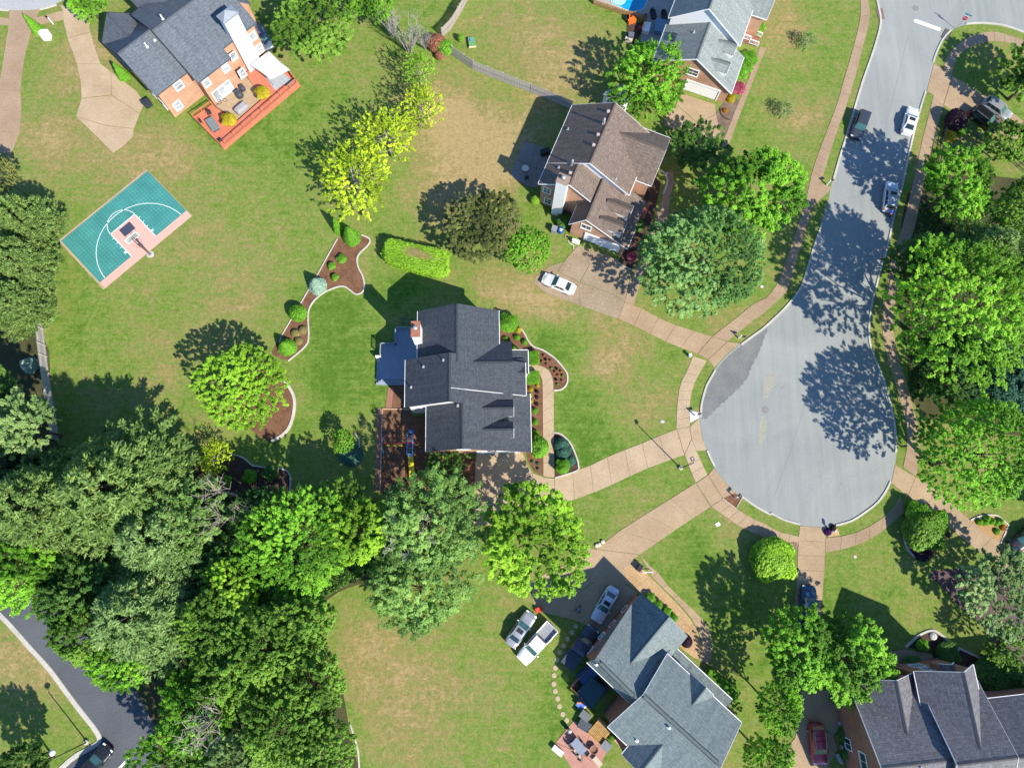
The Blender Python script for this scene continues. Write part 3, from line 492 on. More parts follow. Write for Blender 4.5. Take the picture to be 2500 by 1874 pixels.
class House:
    def __init__(s, name, label, edge, shingle, wall, axis='x', mid=None, trim=None):
        s.tm = trim or M_TRIM
        t, z, x0, y0, x1, y1 = edge; a, b = PZ(t, z, x0, y0, x1, y1); d = b-a
        s.a = math.atan2(d.y, d.x)-(math.pi/2 if axis == 'y' else 0)
        o = PZ(mid[0], 0, mid[1], mid[2])[0] if mid else a
        s.o = Vector((o.x, o.y, 0)); s.root = thing(name, label, 'house', s.o, s.a); s.sh = shingle; s.wm = wall; s.planes = []
        s.c, s.s_ = math.cos(-s.a), math.sin(-s.a)
    def L(s, t, z, x, y):
        p = PZ(t, z, x, y)[0]-s.o; return (p.x*s.c-p.y*s.s_, p.x*s.s_+p.y*s.c)
    def X(s, *a): return s.L(*a)[0]
    def Y(s, *a): return s.L(*a)[1]
    def roofz(s, x, y):
        z = 0
        for (x0, x1, y0, y1, f) in s.planes:
            if x0 <= x <= x1 and y0 <= y <= y1: z = max(z, f(x, y))
        return z
    def roof_mesh(s, planes, name='roof', th=.16, mat=None):
        me = bpy.data.meshes.new(name); vs = []; fs = []; uvs = []
        for pts, e in planes:
            pts = [Vector(p) for p in pts]; e = Vector(e).normalized(); n = (pts[1]-pts[0]).cross(pts[2]-pts[0]).normalized()
            if n.z < 0: pts = pts[::-1]; n = -n
            sl = n.cross(e)
            if sl.z < 0: sl = -sl
            k = len(pts); b = len(vs); vs += [tuple(p) for p in pts]+[tuple(p-n*th) for p in pts]
            fs += [tuple(b+i for i in range(k)), tuple(b+i for i in range(2*k-1, k-1, -1))]+[(b+(i+1) % k, b+i, b+k+i, b+k+(i+1) % k) for i in range(k)]
            uvs += [(p.dot(e), p.dot(sl)) for p in pts]*2
        me.from_pydata(vs, [], fs); me.materials.append(mat or s.sh); uv = me.uv_layers.new(name='UVMap')
        for lp in me.loops: uv.data[lp.index].uv = uvs[lp.vertex_index]
        o = bpy.data.objects.new(name, me); COL.objects.link(o); o.parent = s.root; return o
    def gable(s, a0, z0, ar, zr, a1, z1, b0, b1, axis='y', ov=.35, wall=None, ends=(1, 1), gut=True, walls=True, mat=None, cap=True, zb=0.0, rk=(1, 1)):
        """saltbox or gable block: cross-section (a0,z0)-(ar,zr)-(a1,z1), running b0..b1 along the ridge axis"""
        if a0 > a1: a0, z0, a1, z1 = a1, z1, a0, z0
        if b0 > b1: b0, b1 = b1, b0
        T = (lambda a, b, z: Vector((a, b, z))) if axis == 'y' else (lambda a, b, z: Vector((b, a, z)))
        e = (0, 1, 0) if axis == 'y' else (1, 0, 0)
        rf = s.roof_mesh([([T(a0, b0, z0), T(ar, b0, zr), T(ar, b1, zr), T(a0, b1, z0)], e), ([T(ar, b0, zr), T(a1, b0, z1), T(a1, b1, z1), T(ar, b1, zr)], e)], mat=mat)
        def f(x, y, ax=axis):
            a = x if ax == 'y' else y
            return z0+(zr-z0)*(a-a0)/(ar-a0) if a < ar else z1+(zr-z1)*(a1-a)/(a1-ar)
        s.planes.append((a0, a1, b0, b1, f) if axis == 'y' else (b0, b1, a0, a1, f))
        if cap:
            mb = MB(); w = .21
            for sg, (az, zz) in ((-1, (a0, z0)), (1, (a1, z1))):
                sl = (zr-zz)/abs(ar-az)
                mb.add([T(ar, b0, zr+.035), T(ar, b1, zr+.035), T(ar+sg*w, b1, zr+.03-sl*w), T(ar+sg*w, b0, zr+.03-sl*w)], [(0, 1, 2, 3)])
            mb.build('ridge_cap', mat or s.sh, rf)
        if gut:
            for az, zz, sg in ((a0, z0, -1), (a1, z1, 1)):
                mb = MB(); c = T(az+sg*.042, (b0+b1)/2, zz-.09); d = T(.075, b1-b0, .12); mb.box(c, d).build('gutter', s.tm, rf)
        for bb, on, sg in ((b0, ends[0], -1), (b1, ends[1], 1)):
            if not on or not rk[0 if sg < 0 else 1]: continue
            mb = MB(); p, q = bb+sg*.012, bb+sg*.045; h = .2
            for az, zz in ((a0, z0), (a1, z1)):
                mb.add([T(az, p, zz+.01), T(ar, p, zr+.01), T(ar, p, zr-h), T(az, p, zz-h), T(az, q, zz+.01), T(ar, q, zr+.01), T(ar, q, zr-h), T(az, q, zz-h)],
                       [(0, 1, 2, 3), (7, 6, 5, 4), (0, 4, 5, 1), (1, 5, 6, 2), (2, 6, 7, 3), (3, 7, 4, 0)])
            mb.build('rake_board', s.tm, rf)
        if walls:
            i0, i1 = a0+ov, a1-ov; g = .17
            zi0, zi1 = z0+(zr-z0)*ov/(ar-a0)-g, z1+(zr-z1)*ov/(a1-ar)-g
            cs = [(i0, zb), (i1, zb), (i1, zi1), (ar, zr-g), (i0, zi0)]
            e0, e1 = b0+(ov if ends[0] else .02), b1-(ov if ends[1] else .02); n = 5
            vs = [T(a, e0, z) for a, z in cs]+[T(a, e1, z) for a, z in cs]
            fs = [tuple(range(n)), tuple(range(2*n-1, n-1, -1))]+[((i+1) % n, i, n+i, n+(i+1) % n) for i in range(n)]
            if axis == 'y': fs = [tuple(reversed(q)) for q in fs]; fs = [tuple(reversed(q)) for q in fs]
            mb = MB().add(vs, fs); o = mb.build('wall', wall or s.wm, s.root)
            bm = bmesh.new(); bm.from_mesh(o.data); bmesh.ops.recalc_face_normals(bm, faces=bm.faces); bm.to_mesh(o.data); bm.free()
        return rf
    def window(s, x, y, z, face, w=1.0, h=1.4, cols=2, rows=2, name='window', fr=None, glass=None):
        """face: '+x','-x','+y','-y' wall normal; (x, y) lies on the wall"""
        nx, ny = {'+x': (1, 0), '-x': (-1, 0), '+y': (0, 1), '-y': (0, -1)}[face]; al = (abs(ny), abs(nx))
        def bx(mb, u0, u1, v0, v1, d0, d1):
            cx, cy = x+al[0]*(u0+u1)/2+nx*(d0+d1)/2, y+al[1]*(u0+u1)/2+ny*(d0+d1)/2
            return mb.box((cx, cy, z+(v0+v1)/2), (al[0]*(u1-u0)+abs(nx)*(d1-d0), al[1]*(u1-u0)+abs(ny)*(d1-d0), v1-v0))
        mb = MB(); fw = .13
        bx(mb, -w/2-fw, w/2+fw, h/2, h/2+fw, -.02, .07); bx(mb, -w/2-fw, w/2+fw, -h/2-fw, -h/2, -.02, .11); bx(mb, -w/2-fw, -w/2, -h/2, h/2, -.02, .07); bx(mb, w/2, w/2+fw, -h/2, h/2, -.02, .07)
        o = mb.build(name, fr or M_TRIM, s.root)
        m2 = MB()
        for i in range(1, cols): bx(m2, -w/2+w*i/cols-.025, -w/2+w*i/cols+.025, -h/2, h/2, .0, .045)
        for j in range(1, rows): bx(m2, -w/2, w/2, -h/2+h*j/rows-.025, -h/2+h*j/rows+.025, .0, .047)
        if m2.v: m2.build('muntin', fr or M_TRIM, o)
        for i in range(cols):
            for j in range(rows):
                bx(MB(), 0, 0, 0, 0, 0, 0); m3_ = MB(); bx(m3_, -w/2+w*i/cols, -w/2+w*(i+1)/cols, -h/2+h*j/rows, -h/2+h*(j+1)/rows, -.015, .015); m3_.build('pane', glass or M_GLASS, o)
        return o
    def garage(s, x, y, face, w=4.9, h=2.2, mat=None):
        nx, ny = {'+x': (1, 0), '-x': (-1, 0), '+y': (0, 1), '-y': (0, -1)}[face]; al = (abs(ny), abs(nx))
        def bx(mb, u0, u1, v0, v1, d0, d1): return mb.box((x+al[0]*(u0+u1)/2+nx*(d0+d1)/2, y+al[1]*(u0+u1)/2+ny*(d0+d1)/2, (v0+v1)/2), (al[0]*(u1-u0)+abs(nx)*(d1-d0), al[1]*(u1-u0)+abs(ny)*(d1-d0), v1-v0))
        mb = MB(); bx(mb, -w/2-.15, w/2+.15, h, h+.18, -.02, .12); bx(mb, -w/2-.15, -w/2, .05, h, -.02, .12); bx(mb, w/2, w/2+.15, .05, h, -.02, .12)
        o = mb.build('garage_door', M_TRIM, s.root)
        for j in range(4): m2 = MB(); bx(m2, -w/2, w/2, .06+h*j/4+.012, .06+h*(j+1)/4-.06, -.01, .04); m2.build('panel', mat or M_TRIM, o)
    def pipe(s, x, y, h=.5, r=.06, mat=None, name='vent_pipe', flash=True):
        z = s.roofz(x, y); o = MB().lathe([(r, -.2), (r, h), (r*.7, h)], 10, (x, y, z)).build(name, mat or M_METAL, s.root, True)
        if flash: MB().box((x, y, z+.03), (.34, .34, .06)).build('flashing', mat or M_METAL, o)
    def boxvent(s, x, y, w=.38, h=.25):
        z = s.roofz(x, y); o = MB().box((x, y, z+.06), (w*.8, w*.8, .3)).box((x, y, z+h), (w, w, .07)).build('roof_vent', flat('vent_tan', (.45, .36, .34), .6, .4), s.root)
    def chimney(s, x0, x1, y0, y1, h, mat, cap=M_CAP, flue=True, zb=0.0):
        if x0 > x1: x0, x1 = x1, x0
        if y0 > y1: y0, y1 = y1, y0
        o = MB().b2(x0, x1, y0, y1, zb, h).build('chimney', mat, s.root)
        if cap: MB().b2(x0-.08, x1+.08, y0-.08, y1+.08, h+.003, h+.1).build('chimney_cap', cap, o)
        if flue: MB().lathe([(.2, 0), (.2, .45), (.3, .47), (.3, .55), (.05, .68)], 14, ((x0+x1)/2, (y0+y1)/2, h+.1)).build('flue', M_METAL, o, True)
        return o
    def dormer(s, xf, yr, depth, half, ze, zr, side=1, wall=None, win=True):
        """gabled dormer whose front faces +x (side=1)"""
        s.gable(yr-half, ze, yr, zr, yr+half, ze, xf, xf-side*depth, 'x', .14, wall or M_SIDE, ends=(side < 0, side > 0), gut=False, zb=ze-1.6)
        if win: s.window(xf-side*.14, yr, ze-.55, '+x' if side > 0 else '-x', .7, .8, 1, 2)
    def ridge_vent(s, xa, ya, xb, yb, zo=.06):
        """raised shingle-over vent along a roof slope"""
        a = Vector((xa, ya, s.roofz(xa, ya)+zo)); b = Vector((xb, yb, s.roofz(xb, yb)+zo)); d = (b-a).normalized(); n = Vector((-d.y, d.x, 0))
        o = MB().poly3([a-n*.26, b-n*.26, b+n*.26, a+n*.26], (0, 0, 1), .14).build('ridge_vent', flat('vent_base_dark', (.035, .045, .05), .9, .1), s.root); up = Vector((0, 0, .03)); MB().poly3([a-n*.17+d*.06+up, b-n*.17-d*.06+up, b+n*.17-d*.06+up, a+n*.17+d*.06+up], (0, 0, 1), .02).build('vent_cap', s.sh, o)  # dark base, wider than the shingle cap, outlines the vent
# ---------------------------------------------------------------- centre house (charcoal roof)
h = House('house', 'white and brick house with dark charcoal gable roofs in the centre of the photo', ('B2', 6.3, 1382, 1035, 2065, 1028), SH_DARK, M_SIDE, mid=('B2', 1900, 1400))
E, RZ = 6.3, 9.3; RB = 9.8
ax0, ay1 = h.L('B2', E, 1382, 1035); ax1 = h.X('B2', E, 2065, 1028); axr = h.X('B2', RZ, 1708, 950)
bx0, by1 = h.L('B2', E, 1278, 1445); by0 = h.Y('B3', E, 1268, 255); bxr = h.X('B2', RB, 1645, 1360); bx1 = h.X('C2', 4.0, 150, 1600)
cx0, cy0 = h.L('B3', 5.0, 1450, 632); cxr = h.X('B3', 7.7, 1752, 400); cx1 = h.X('C3', 3.0, 193, 400)
h.gable(ax0, E, axr, RZ, ax1, E, by1-1.0, ay1, ends=(0, 1), rk=(0, 0))
byE = h.Y('C3', 4.0, 150, 157)
h.gable(bx0, E, bxr, RB, bx1, 4.0, byE, by1, rk=(0, 0))
MB().add([(x, y, z) for y in (byE-.012, byE-.05) for x, z in ((bxr+.1, RB-.05), (bx1, 4.01), (bx1, 3.8), (bxr+.1, RB-.26))], [(3, 2, 1, 0), (4, 5, 6, 7), (0, 1, 5, 4), (1, 2, 6, 5), (2, 3, 7, 6), (3, 0, 4, 7)]).build('rake_board', M_TRIM, h.root)
MB().box((bx0-.04, (by0+byE)/2, E-.09), (.075, byE-by0, .12)).build('gutter', M_TRIM, h.root)
h.gable(bx0+.01, E-.006, bxr, RB-.008, bxr+1.9, RB-1.15, by0, byE+.3, rk=(0, 0), ends=(1, 0), gut=False)
h.gable(cx0, 5.0, cxr, 7.7, cx1, 3.0, cy0, byE+.5, ends=(1, 0), wall=M_BRICK, rk=(0, 0))
# front cross gable and porch
dx1, dy1 = h.L('B2', 6.0, 2175, 1290); dyr = h.Y('B2', 8.2, 2000, 1458); hw = dy1-dyr
h.gable(dyr-hw*1.5, 5.05, dyr, 8.2, dyr+hw, 6.0, axr+.8, dx1, 'x', ends=(0, 1), rk=(0, 0), gut=False)
px0, py1 = h.L('C2', 3.2, 35, 1365); px1, py0 = h.L('C2', 3.2, 172, 1560)
rf = h.roof_mesh([([(px0-1, py0, 3.25), (px1, py0, 3.2), (px1, py1, 3.2), (px0-1, py1, 3.25)], (0, 1, 0))]); MB().b2(px1+.01, px1+.1, py0, py1, 3.02, 3.2).b2(px0, px1, py1+.01, py1+.1, 3.02, 3.2).build('gutter', M_TRIM, rf)
gx1, gy1 = h.L('C2', 3.5, 140, 1432); gyr = h.Y('C2', 4.6, 100, 1550)
h.gable(gyr-(gy1-gyr), 3.5, gyr, 4.6, gy1, 3.5, px0-1.5, gx1, 'x', .2, ends=(0, 1), zb=3.0, rk=(0, 0), gut=False)
for yy in (py0+.15, py1-.15):
    MB().lathe([(.13, .1), (.11, 3.0), (.16, 3.05)], 10, (px1-.2, yy, 0)).build('porch_column', M_TRIM, h.root)
MB().b2(px0-1, px1, py0, py1, 0, .12).build('porch_floor', M_AGG, h.root)
MB().b2(dx1-.45, dx1-.30, dyr-.5, dyr+.5, .12, 2.2).build('front_door', flat('door_red', (.2, .05, .04), .5, .4), h.root)
for yq in (258, 438):
    xf, yr = h.L('B3', 6.0, 2190, yq); h.dormer(xf, yr, 5.0, 1.05, 5.5, 6.4)
x0, y1 = h.L('B2', 10.0, 1330, 1125); x1, y0 = h.L('B2', 10.0, 1397, 1247)
h.chimney(x0, x1, y0, y1, 10.0, M_SIDE)
gx = (h.X('B3', 1.2, 1880, 668)+h.X('C3', 1.2, 105, 668))/2; h.garage(gx, cy0+.35, '-y', 5.4, 2.25)
h.window(h.X('B3', 5.0, 1768, 612), cy0+.35, 4.9, '-y', 1.6, .9, 2, 1)
h.window(h.X('B3', 5.2, 1425, 298), by0+.35, 4.6, '-y', .9, .5, 1, 1)
h.window(h.X('B3', 1.2, 1600, 668), cy0+.35, 1.4, '-y', .9, 1.5, 2, 2)
for tx, ty, t in ((1605, 1470, 'B2'), (1430, 1500, 'B2'), (1318, 70, 'B3')):
    h.pipe(*h.L(t, 8.0, tx, ty), .55, .07)
h.pipe(*h.L('B3', 7.2, 1722, 245), .5, .1)
for yy in (by1-1.5, by1-3.4): h.window(bx0+.35, yy, 4.6, '-x', .95, 1.5)
for yy in (ay1-2, ay1-4): h.window(ax1-.35, yy, 4.6, '+x', .95, 1.5)
DECKZ = 1.05
# ---------------------------------------------------------------- brown roofed house
h = House('house', 'brick house with brown shingle roof, white chimney and two garage dormers', ('C1', 6.0, 255, 1548, 545, 885), SH_BROWN, M_BRICK, 'y', mid=('C2', 800, 100))
E, RZ = 6.0, 9.9
ax0, ay1 = h.L('C1', E, 545, 885); axr = h.X('C1', RZ, 800, 1115); ay0 = h.Y('C1', RZ, 690, 1375); ax1 = 2*axr-ax0+.6
sx0, sy0 = h.L('C1', E, 255, 1548); sxr = h.X('C1', 8.8, 560, 1460); 
h.gable(ax0, E, axr, RZ, ax1, E-.3, ay0, ay1, wall=M_SIDE)
h.gable(sx0+.02, E-.02, sxr, 8.8, sxr+5.6, 5.0, sy0, ay0+.6, ends=(1, 0))
ex1, ey1 = h.L('C1', 5.4, 1370, 1165); ey0 = h.Y('C1', 5.4, 1215, 1570); eyr = (ey0+ey1)/2
h.gable(ey0, 5.4, eyr, 8.6, ey1, 5.4, axr+.6, ex1, 'x', ends=(0, 1))
gx0, gy0 = h.L('C2', 3.7, 515, 300); gxr = h.X('C2', 6.8, 640, 300); gx1 = h.X('C2', 3.0, 990, 553); gyN = ay0+.2
h.gable(gx0, 3.7, gxr, 6.8, gx1, 3.0, gy0, sy0+.4, ends=(1, 0))
h.gable(gxr-.3, 6.3, gxr, 6.77, gx1, 2.98, sy0+.2, ay0+1.5, ends=(0, 0), gut=False)
x0, y0 = h.L('C1', 9.6, 405, 1535); x1, y1 = h.L('C1', 9.6, 530, 1490)
h.chimney(x0, x1, sy0-.65, sy0+.6, 9.6, M_SIDE, cap=flat('chimney_brown', (.28, .2, .16), .7, .3))
for tx, ty, t, z, w_, hh in ((335, 1592, 'C1', 4.4, .95, 1.3), (330, 125, 'C2', 1.5, .95, 1.4)):
    h.window(h.X(t, z, tx, ty), sy0+.35, z, '-y', w_, hh)
h.window(h.X('C2', 4.0, 645, 362), gy0+.35, 4.0, '-y', 1.3, 1.1, 2, 1)
h.garage((h.X('C2', 1.2, 612, 455)+h.X('C2', 1.2, 925, 570))/2, gy0+.35, '-y', 4.95, 2.25)
for fx, fy in ((1045, 190), (985, 335)):
    xf, yr = h.L('C2', 5.6, fx, fy); h.dormer(xf, yr, 3.6, 1.0, 5.35, 6.15)
for tx, ty in ((840, 970), (800, 1065), (755, 1163), (718, 1250), (530, 1448)): h.boxvent(*h.L('C1', 9.0, tx, ty))
for tx, ty in ((758, 882), (517, 1043), (435, 1390), (918, 1490)): h.pipe(*h.L('C1', 8.0, tx, ty), .45, .05)
for tx, ty, z in ((800, 1070, 9.0), (540, 1390, 8.3)): h.pipe(*h.L('C1', z, tx, ty), 1.3, .12)
MB().b2(ex1-2.2, ex1+.9, ey0-2.4, ey0+.2, 0, .3).build('porch_floor', M_BRICK2, h.root)
# ---------------------------------------------------------------- pool house at the top (grey green roof)
h = House('house', 'brick house with pale grey-green roof beside the swimming pool', ('C1', 3.0, 1885, 790, 2010, 430), SH_GREEN, M_BRICK, 'y', mid=('C1', 1750, 300))
ax0, ay0 = h.L('C1', 6.2, 1355, 150); axr = h.X('C1', 10.2, 1690, 92); ax1 = h.X('C1', 5.4, 1975, 345)
h.gable(ax0, 6.2, axr, 10.2, ax1, 5.4, ay0, ay0+15, wall=M_SIDE)
gx1, gy0 = h.L('C1', 3.0, 1885, 790); gxr, gyS = h.L('C1', 7.5, 1580, 533); gx0 = h.X('C1', 4.6, 1325, 240)
h.gable(gx0, 4.3, gxr, 7.5, gx1, 3.0, gy0, ay0+.5, ends=(1, 0))
h.window(h.X('C1', 4.3, 1560, 605), gy0+.35, 4.2, '-y', 1.5, 1.2, 2, 2)
h.garage((h.X('C1', 1.2, 1480, 760)+h.X('C1', 1.2, 1757, 845))/2, gy0+.35, '-y', 4.95, 2.25)
for fx, fy in ((1920, 420), (1862, 575)):
    xf, yr = h.L('C1', 5.6, fx, fy); h.dormer(xf, yr+.2, 3.8, 1.0, 5.4, 6.2)
x, y = h.L('C1', 5.8, 1405, 295); z = h.roofz(x, y)
o = MB().box((x, y, z+.1), (.9, 1.4, .12)).build('skylight', M_BLACK, h.root); MB().box((x, y, z+.17), (.7, 1.2, .03)).build('pane', M_GLASS, o)
h.pipe(*h.L('C1', 8.8, 1605, 185), .4, .06)
wx, wy = h.L('C1', 5, 2120, -20)
h.gable(ay0+6, 5.0, ay0+9.4, 7.8, ay0+12.8, 5.0, axr+1, ax1+2.4, 'x', ends=(0, 1))
# ---------------------------------------------------------------- top-left house (slate blue roof)
h = House('house', 'large brick house with slate blue roof and tall white chimney at top left', ('A1', 6.0, 1315, 810, 1570, 615), SH_BLUE, M_BRICK, mid=('A1', 1700, 600), trim=flat('dark_fascia', (.10, .105, .115), .6, .3))
x0, y0 = h.L('A1', 6.0, 1315, 810); yr = h.Y('A1', 9.0, 980, 455); x1 = h.X('A1', 6.4, 1670, 700)
w0, w0y = h.L('A1', 3.6, 850, 395); w1, w1y = h.L('A1', 3.6, 1175, 118); wy = max(w0y, w1y)
h.gable(y0, 6.0, yr, 9.0, w0y, 3.6, x0, x1+.6, 'x', ends=(1, 0))
bx1 = h.X('A1', 6.4, 2165, 215); by0 = h.Y('A1', 6.4, 1670, 700); byr = h.Y('A1', 10.0, 1270, 262); bxm = h.X('A1', 6.4, 1945, 487); by2 = h.Y('A1', 6.6, 2165, 215)
h.gable(by0, 6.4, byr, 10.0, 2*byr-by0, 6.2, x1, bxm, 'x')
sl = (10.0-6.4)/(byr-by0)
h.gable(by2, 10.0-sl*(byr-by2), byr, 9.98, 2*byr-by0-.05, 6.18, bxm-.3, bx1, 'x', ends=(0, 1))
h.gable(max(w0, x0+.05), 3.6, (w0+w1)/2, 6.9, w1, 3.6, yr+1.5, wy, 'y', ends=(0, 1))
h.gable(w1+.3, 5.2, w1+3.6, 8.2, w1+7.0, 5.2, byr-1, wy+3.5, 'y', ends=(0, 1))
h.gable(w1+7.4, 4.4, w1+10.0, 7.4, w1+12.6, 4.4, byr-1, wy+2.0, 'y', ends=(0, 1))
cx0, cy0 = h.L('A1', .6, 2110, 612); cx1, _ = h.L('A1', .6, 2172, 515)
o = h.chimney(cx0, cx1+.25, cy0, cy0+1.3, 10.9, M_SIDE, cap=None, flue=False)
m = MB(); q = [(cx0-.15, cy0-.15), (cx1+.4, cy0-.15), (cx1+.4, cy0+1.45), (cx0-.15, cy0+1.45)]; ap = ((cx0+cx1)/2+.1, cy0+.65)
m.add([(a, b, 11.2) for a, b in q]+[(ap[0], ap[1], 12.0)]+[(a, b, 10.95) for a, b in q], [(0, 1, 4), (1, 2, 4), (2, 3, 4), (3, 0, 4), (5, 6, 1, 0), (6, 7, 2, 1), (7, 8, 3, 2), (8, 5, 0, 3)])
m.build('chimney_cap', flat('cap_grey', (.2, .23, .27), .6, .4), o)
for tx, ty, z, wl, w_, hh in ((1490, 705, 4.6, y0, 1.1, 1.4), (1500, 890, 1.6, y0, 1.0, 1.4), (1735, 690, 5.0, by0, .85, 1.2), (1895, 565, 5.0, by0, .85, 1.2), (1935, 440, 5.2, by0+.6, .8, 1.2), (2000, 575, 2.2, by0, .85, 1.5), (2120, 295, 5.0, by2, .85, 1.3), (2185, 410, 2.2, by2, .85, 1.5)):
    h.window(h.X('A1', z, tx, ty), wl+.35, z, '-y', w_, hh, 1, 2 if hh > 1.35 else 1, glass=M_PALE)
h.window(h.X('A1', 1.6, 1870, 762), by0+.35, 1.75, '-y', 3.0, 2.0, 3, 1, 'patio_door', glass=M_PALE)
for tx, ty in ((1240, 395), (1415, 225)): h.pipe(*h.L('A1', 8.4, tx, ty), .9, .09, M_TRIM)
h.pipe(*h.L('A1', 8.7, 1297, 328), .3, .06, M_TRIM)
xa, xb = h.L('A1', 6.9, 960, 142), h.L('A1', 6.9, 1100, 275)
MB().b2((w0+w1)/2-.2, (w0+w1)/2+.2, xb[1], wy-.5, 6.93, 7.02).build('ridge_vent', SH_BLUE, h.root)
for yy in (y0+2, y0+4.5): h.window(x0+.35, yy, 1.6, '-x', .9, 1.5)
H1 = h
# ---------------------------------------------------------------- bottom house (teal grey roof)
h = House('house', 'brick house with large teal-grey roof beside the parked cars at the bottom', ('C4', 6.0, 1345, 695, 1970, 1275), SH_TEAL, M_BRICK2, mid=('C4', 1100, 900))
E, RZ = 6.9, 9.9
ax0, ay1 = h.L('C4', E, 1345, 695); ax1 = h.X('C4', E, 1970, 1275); ayr = h.Y('C4', RZ, 1460, 1335); ay0 = h.Y('C4', E, 690, 1165)
h.gable(ay0, E, ayr, RZ, ay1, E, ax0, ax1, 'x')
bx0, by0 = h.L('C4', 6.8, 665, 765); byr = h.Y('C4', 9.4, 900, 900); by1 = h.Y('C4', 4.7, 1035, 245); zN = max(3.0, 9.4-(RZ-E)/(ay1-ayr)*(by1-byr))
h.gable(by0, 6.9, byr, 9.4, by1, zN, bx0, ax0+.4, 'x', ends=(1, 0), rk=(0, 0))
wx1, wy1 = h.L('C4', 4.7, 1515, 545); wx0, wy0_ = h.L('C4', 4.7, 1065, 212); wyN = max(wy1, wy0_)
wxr = (wx0+wx1)/2
h.gable(max(wx0, bx0+.06), zN+.02, wxr, zN+3.2, wx1, zN, byr+.5, wyN, 'y', ends=(0, 1), gut=False, rk=(0, 0))
a = h.L('C4', 3.2, 1400, 700); b = h.L('C4', 3.2, 1960, 1195); pyo = h.Y('C4', 3.0, 1700, 905)
rf = h.roof_mesh([([(wx1-.3, ay1-.5, 3.7), (ax1-.9, ay1-.5, 3.7), (ax1-.9, pyo, 2.95), (wx1-.3, pyo, 2.95)], (1, 0, 0))])
MB().b2(wx1-.3, ax1-.9, pyo+.01, pyo+.1, 2.78, 2.95).build('gutter', M_TRIM, rf); h.planes.append((wx1, ax1, ay1, pyo, lambda x, y: 3.3))
for i in range(6): MB().b2(wx1+1.0+i*(ax1-wx1-2.6)/5-.07, wx1+1.0+i*(ax1-wx1-2.6)/5+.07, pyo-.35, pyo-.21, .1, 2.8).build('porch_column', M_TRIM, h.root)
MB().b2(wx1-.3, ax1-.9, ay1-.5, pyo, 0, .14).build('porch_floor', M_AGG, h.root)
dx0, dx1 = h.X('C4', 7.2, 1550, 885), h.X('C4', 7.2, 1735, 1055); dm = (dx0+dx1)/2
h.gable(dx0, 7.05, dm, 8.3, dx1, 7.05, ayr+1, ay1+.12, 'y', .2, ends=(0, 1), gut=False, zb=4.9)
sx0 = h.X('C4', 7.0, 1005, 1490); sy0 = h.Y('C4', 7.0, 1005, 1490)
h.gable(sx0, 7.0, sx0+2.3, 8.5, sx0+4.6, 7.0, sy0-.9, ayr-1, 'y', .2, ends=(1, 0))
h.ridge_vent(*h.L('C4', 9.4, 775, 770), *h.L('C4', 9.4, 1060, 1052)); h.ridge_vent(*h.L('C4', 9.9, 1145, 1050), *h.L('C4', 9.9, 1770, 1615))
for tx, ty, r in ((742, 778, .14), (1335, 1290, .14), (1098, 1440, .06)): h.pipe(*h.L('C4', 8.2, tx, ty), .45, r, M_TRIM)
for xx in (bx0+.35,):
    for yy in (by0+1.2, by0+3.4): h.window(xx, yy, 1.6, '-x', .9, 1.3)
for yy in (wyN-2.6, wyN-5.0): h.window(max(wx0, bx0+.06)+.35, yy, 1.6, '-x', .9, 1.3)
H5 = h
# ---------------------------------------------------------------- bottom-right house (weathered grey roof)
h = House('house', 'red brick house with striped weathered grey roof in the bottom right corner', ('D4', 6.0, 755, 1005, 1285, 945), SH_GREY, M_BRICK2, mid=('D4', 1400, 1400))
x0, y1 = h.L('D4', 6.0, 755, 1005); x1 = h.X('D4', 6.0, 1285, 950); yr = h.Y('D4', 10.0, 1100, 1650)
x2 = h.X('D4', 7.0, 1400, 1220)
h.gable(2*yr-y1, 6.0, yr, 10.0, y1, 6.0, x0, x2+.5, 'x', ends=(1, 0))
h.gable(x0+.9, 6.0, (x0+x1)/2+.5, 8.6, x1, 6.0, yr+1.0, y1+1.1, 'y', ends=(0, 1))
g0 = h.X('D4', 7.2, 1308, 960); g1 = h.X('D4', 7.2, 1850, 1085)
h.gable(2*yr-y1-.3, 6.6, yr-.2, 11.0, y1-.2, 6.6, x2, g1+.4, 'x')
h.gable(g0, 7.2, (g0+g1)/2+.4, 10.4, g1, 7.2, yr+.5, y1+1.6, 'y', ends=(0, 1))
mx = h.X('D4', 7.4, 1590, 915); h.gable(mx-.9, 7.4, mx, 8.5, mx+.9, 7.4, y1-1.5, y1+2.1, 'y', .15, ends=(0, 1), gut=False, zb=5)
y3 = h.Y('D4', 6.4, 1890, 1075)
h.gable(2*yr-y3-2, 6.4, yr-.5, 10.2, y3, 6.4, g1, g1+13, 'x', ends=(0, 1))
for tx, ty, z, wl in ((1075, 915, 3.0, y1+1.1), (1060, 965, 5.2, y1+1.1), (860, 965, 5.2, y1+.0), (1330, 900, 3.0, y1+1.6), (1430, 930, 5.4, y1+1.6)):
    h.window(h.X('D4', z, tx, ty), wl-.35, z, '+y', 1.3, 1.5, 2, 2)
for tx, ty, z in ((990, 1590, 5.0), (855, 1440, 1.6)): h.window(x0+.35, h.Y('D4', z, tx, ty), z, '-x', 1.9 if z > 4 else 1.2, 1.4, 2, 1)
h.pipe(*h.L('D4', 9.4, 1325, 1650), .4, .12, M_TRIM)
# ---------------------------------------------------------------- house just beyond the right edge
h = House('house', 'grey roofed brick house mostly beyond the right edge of the photo', ('D3', 0, 2480, 1350, 2660, 930), SH_GREY, M_BRICK2, 'y', mid=('D3', 2500, 1200))
h.gable(0, 5.2, 5.0, 8.6, 10, 5.2, -2, 12)
h.window(.35, 3, 1.6, '-x', .9, 1.4)
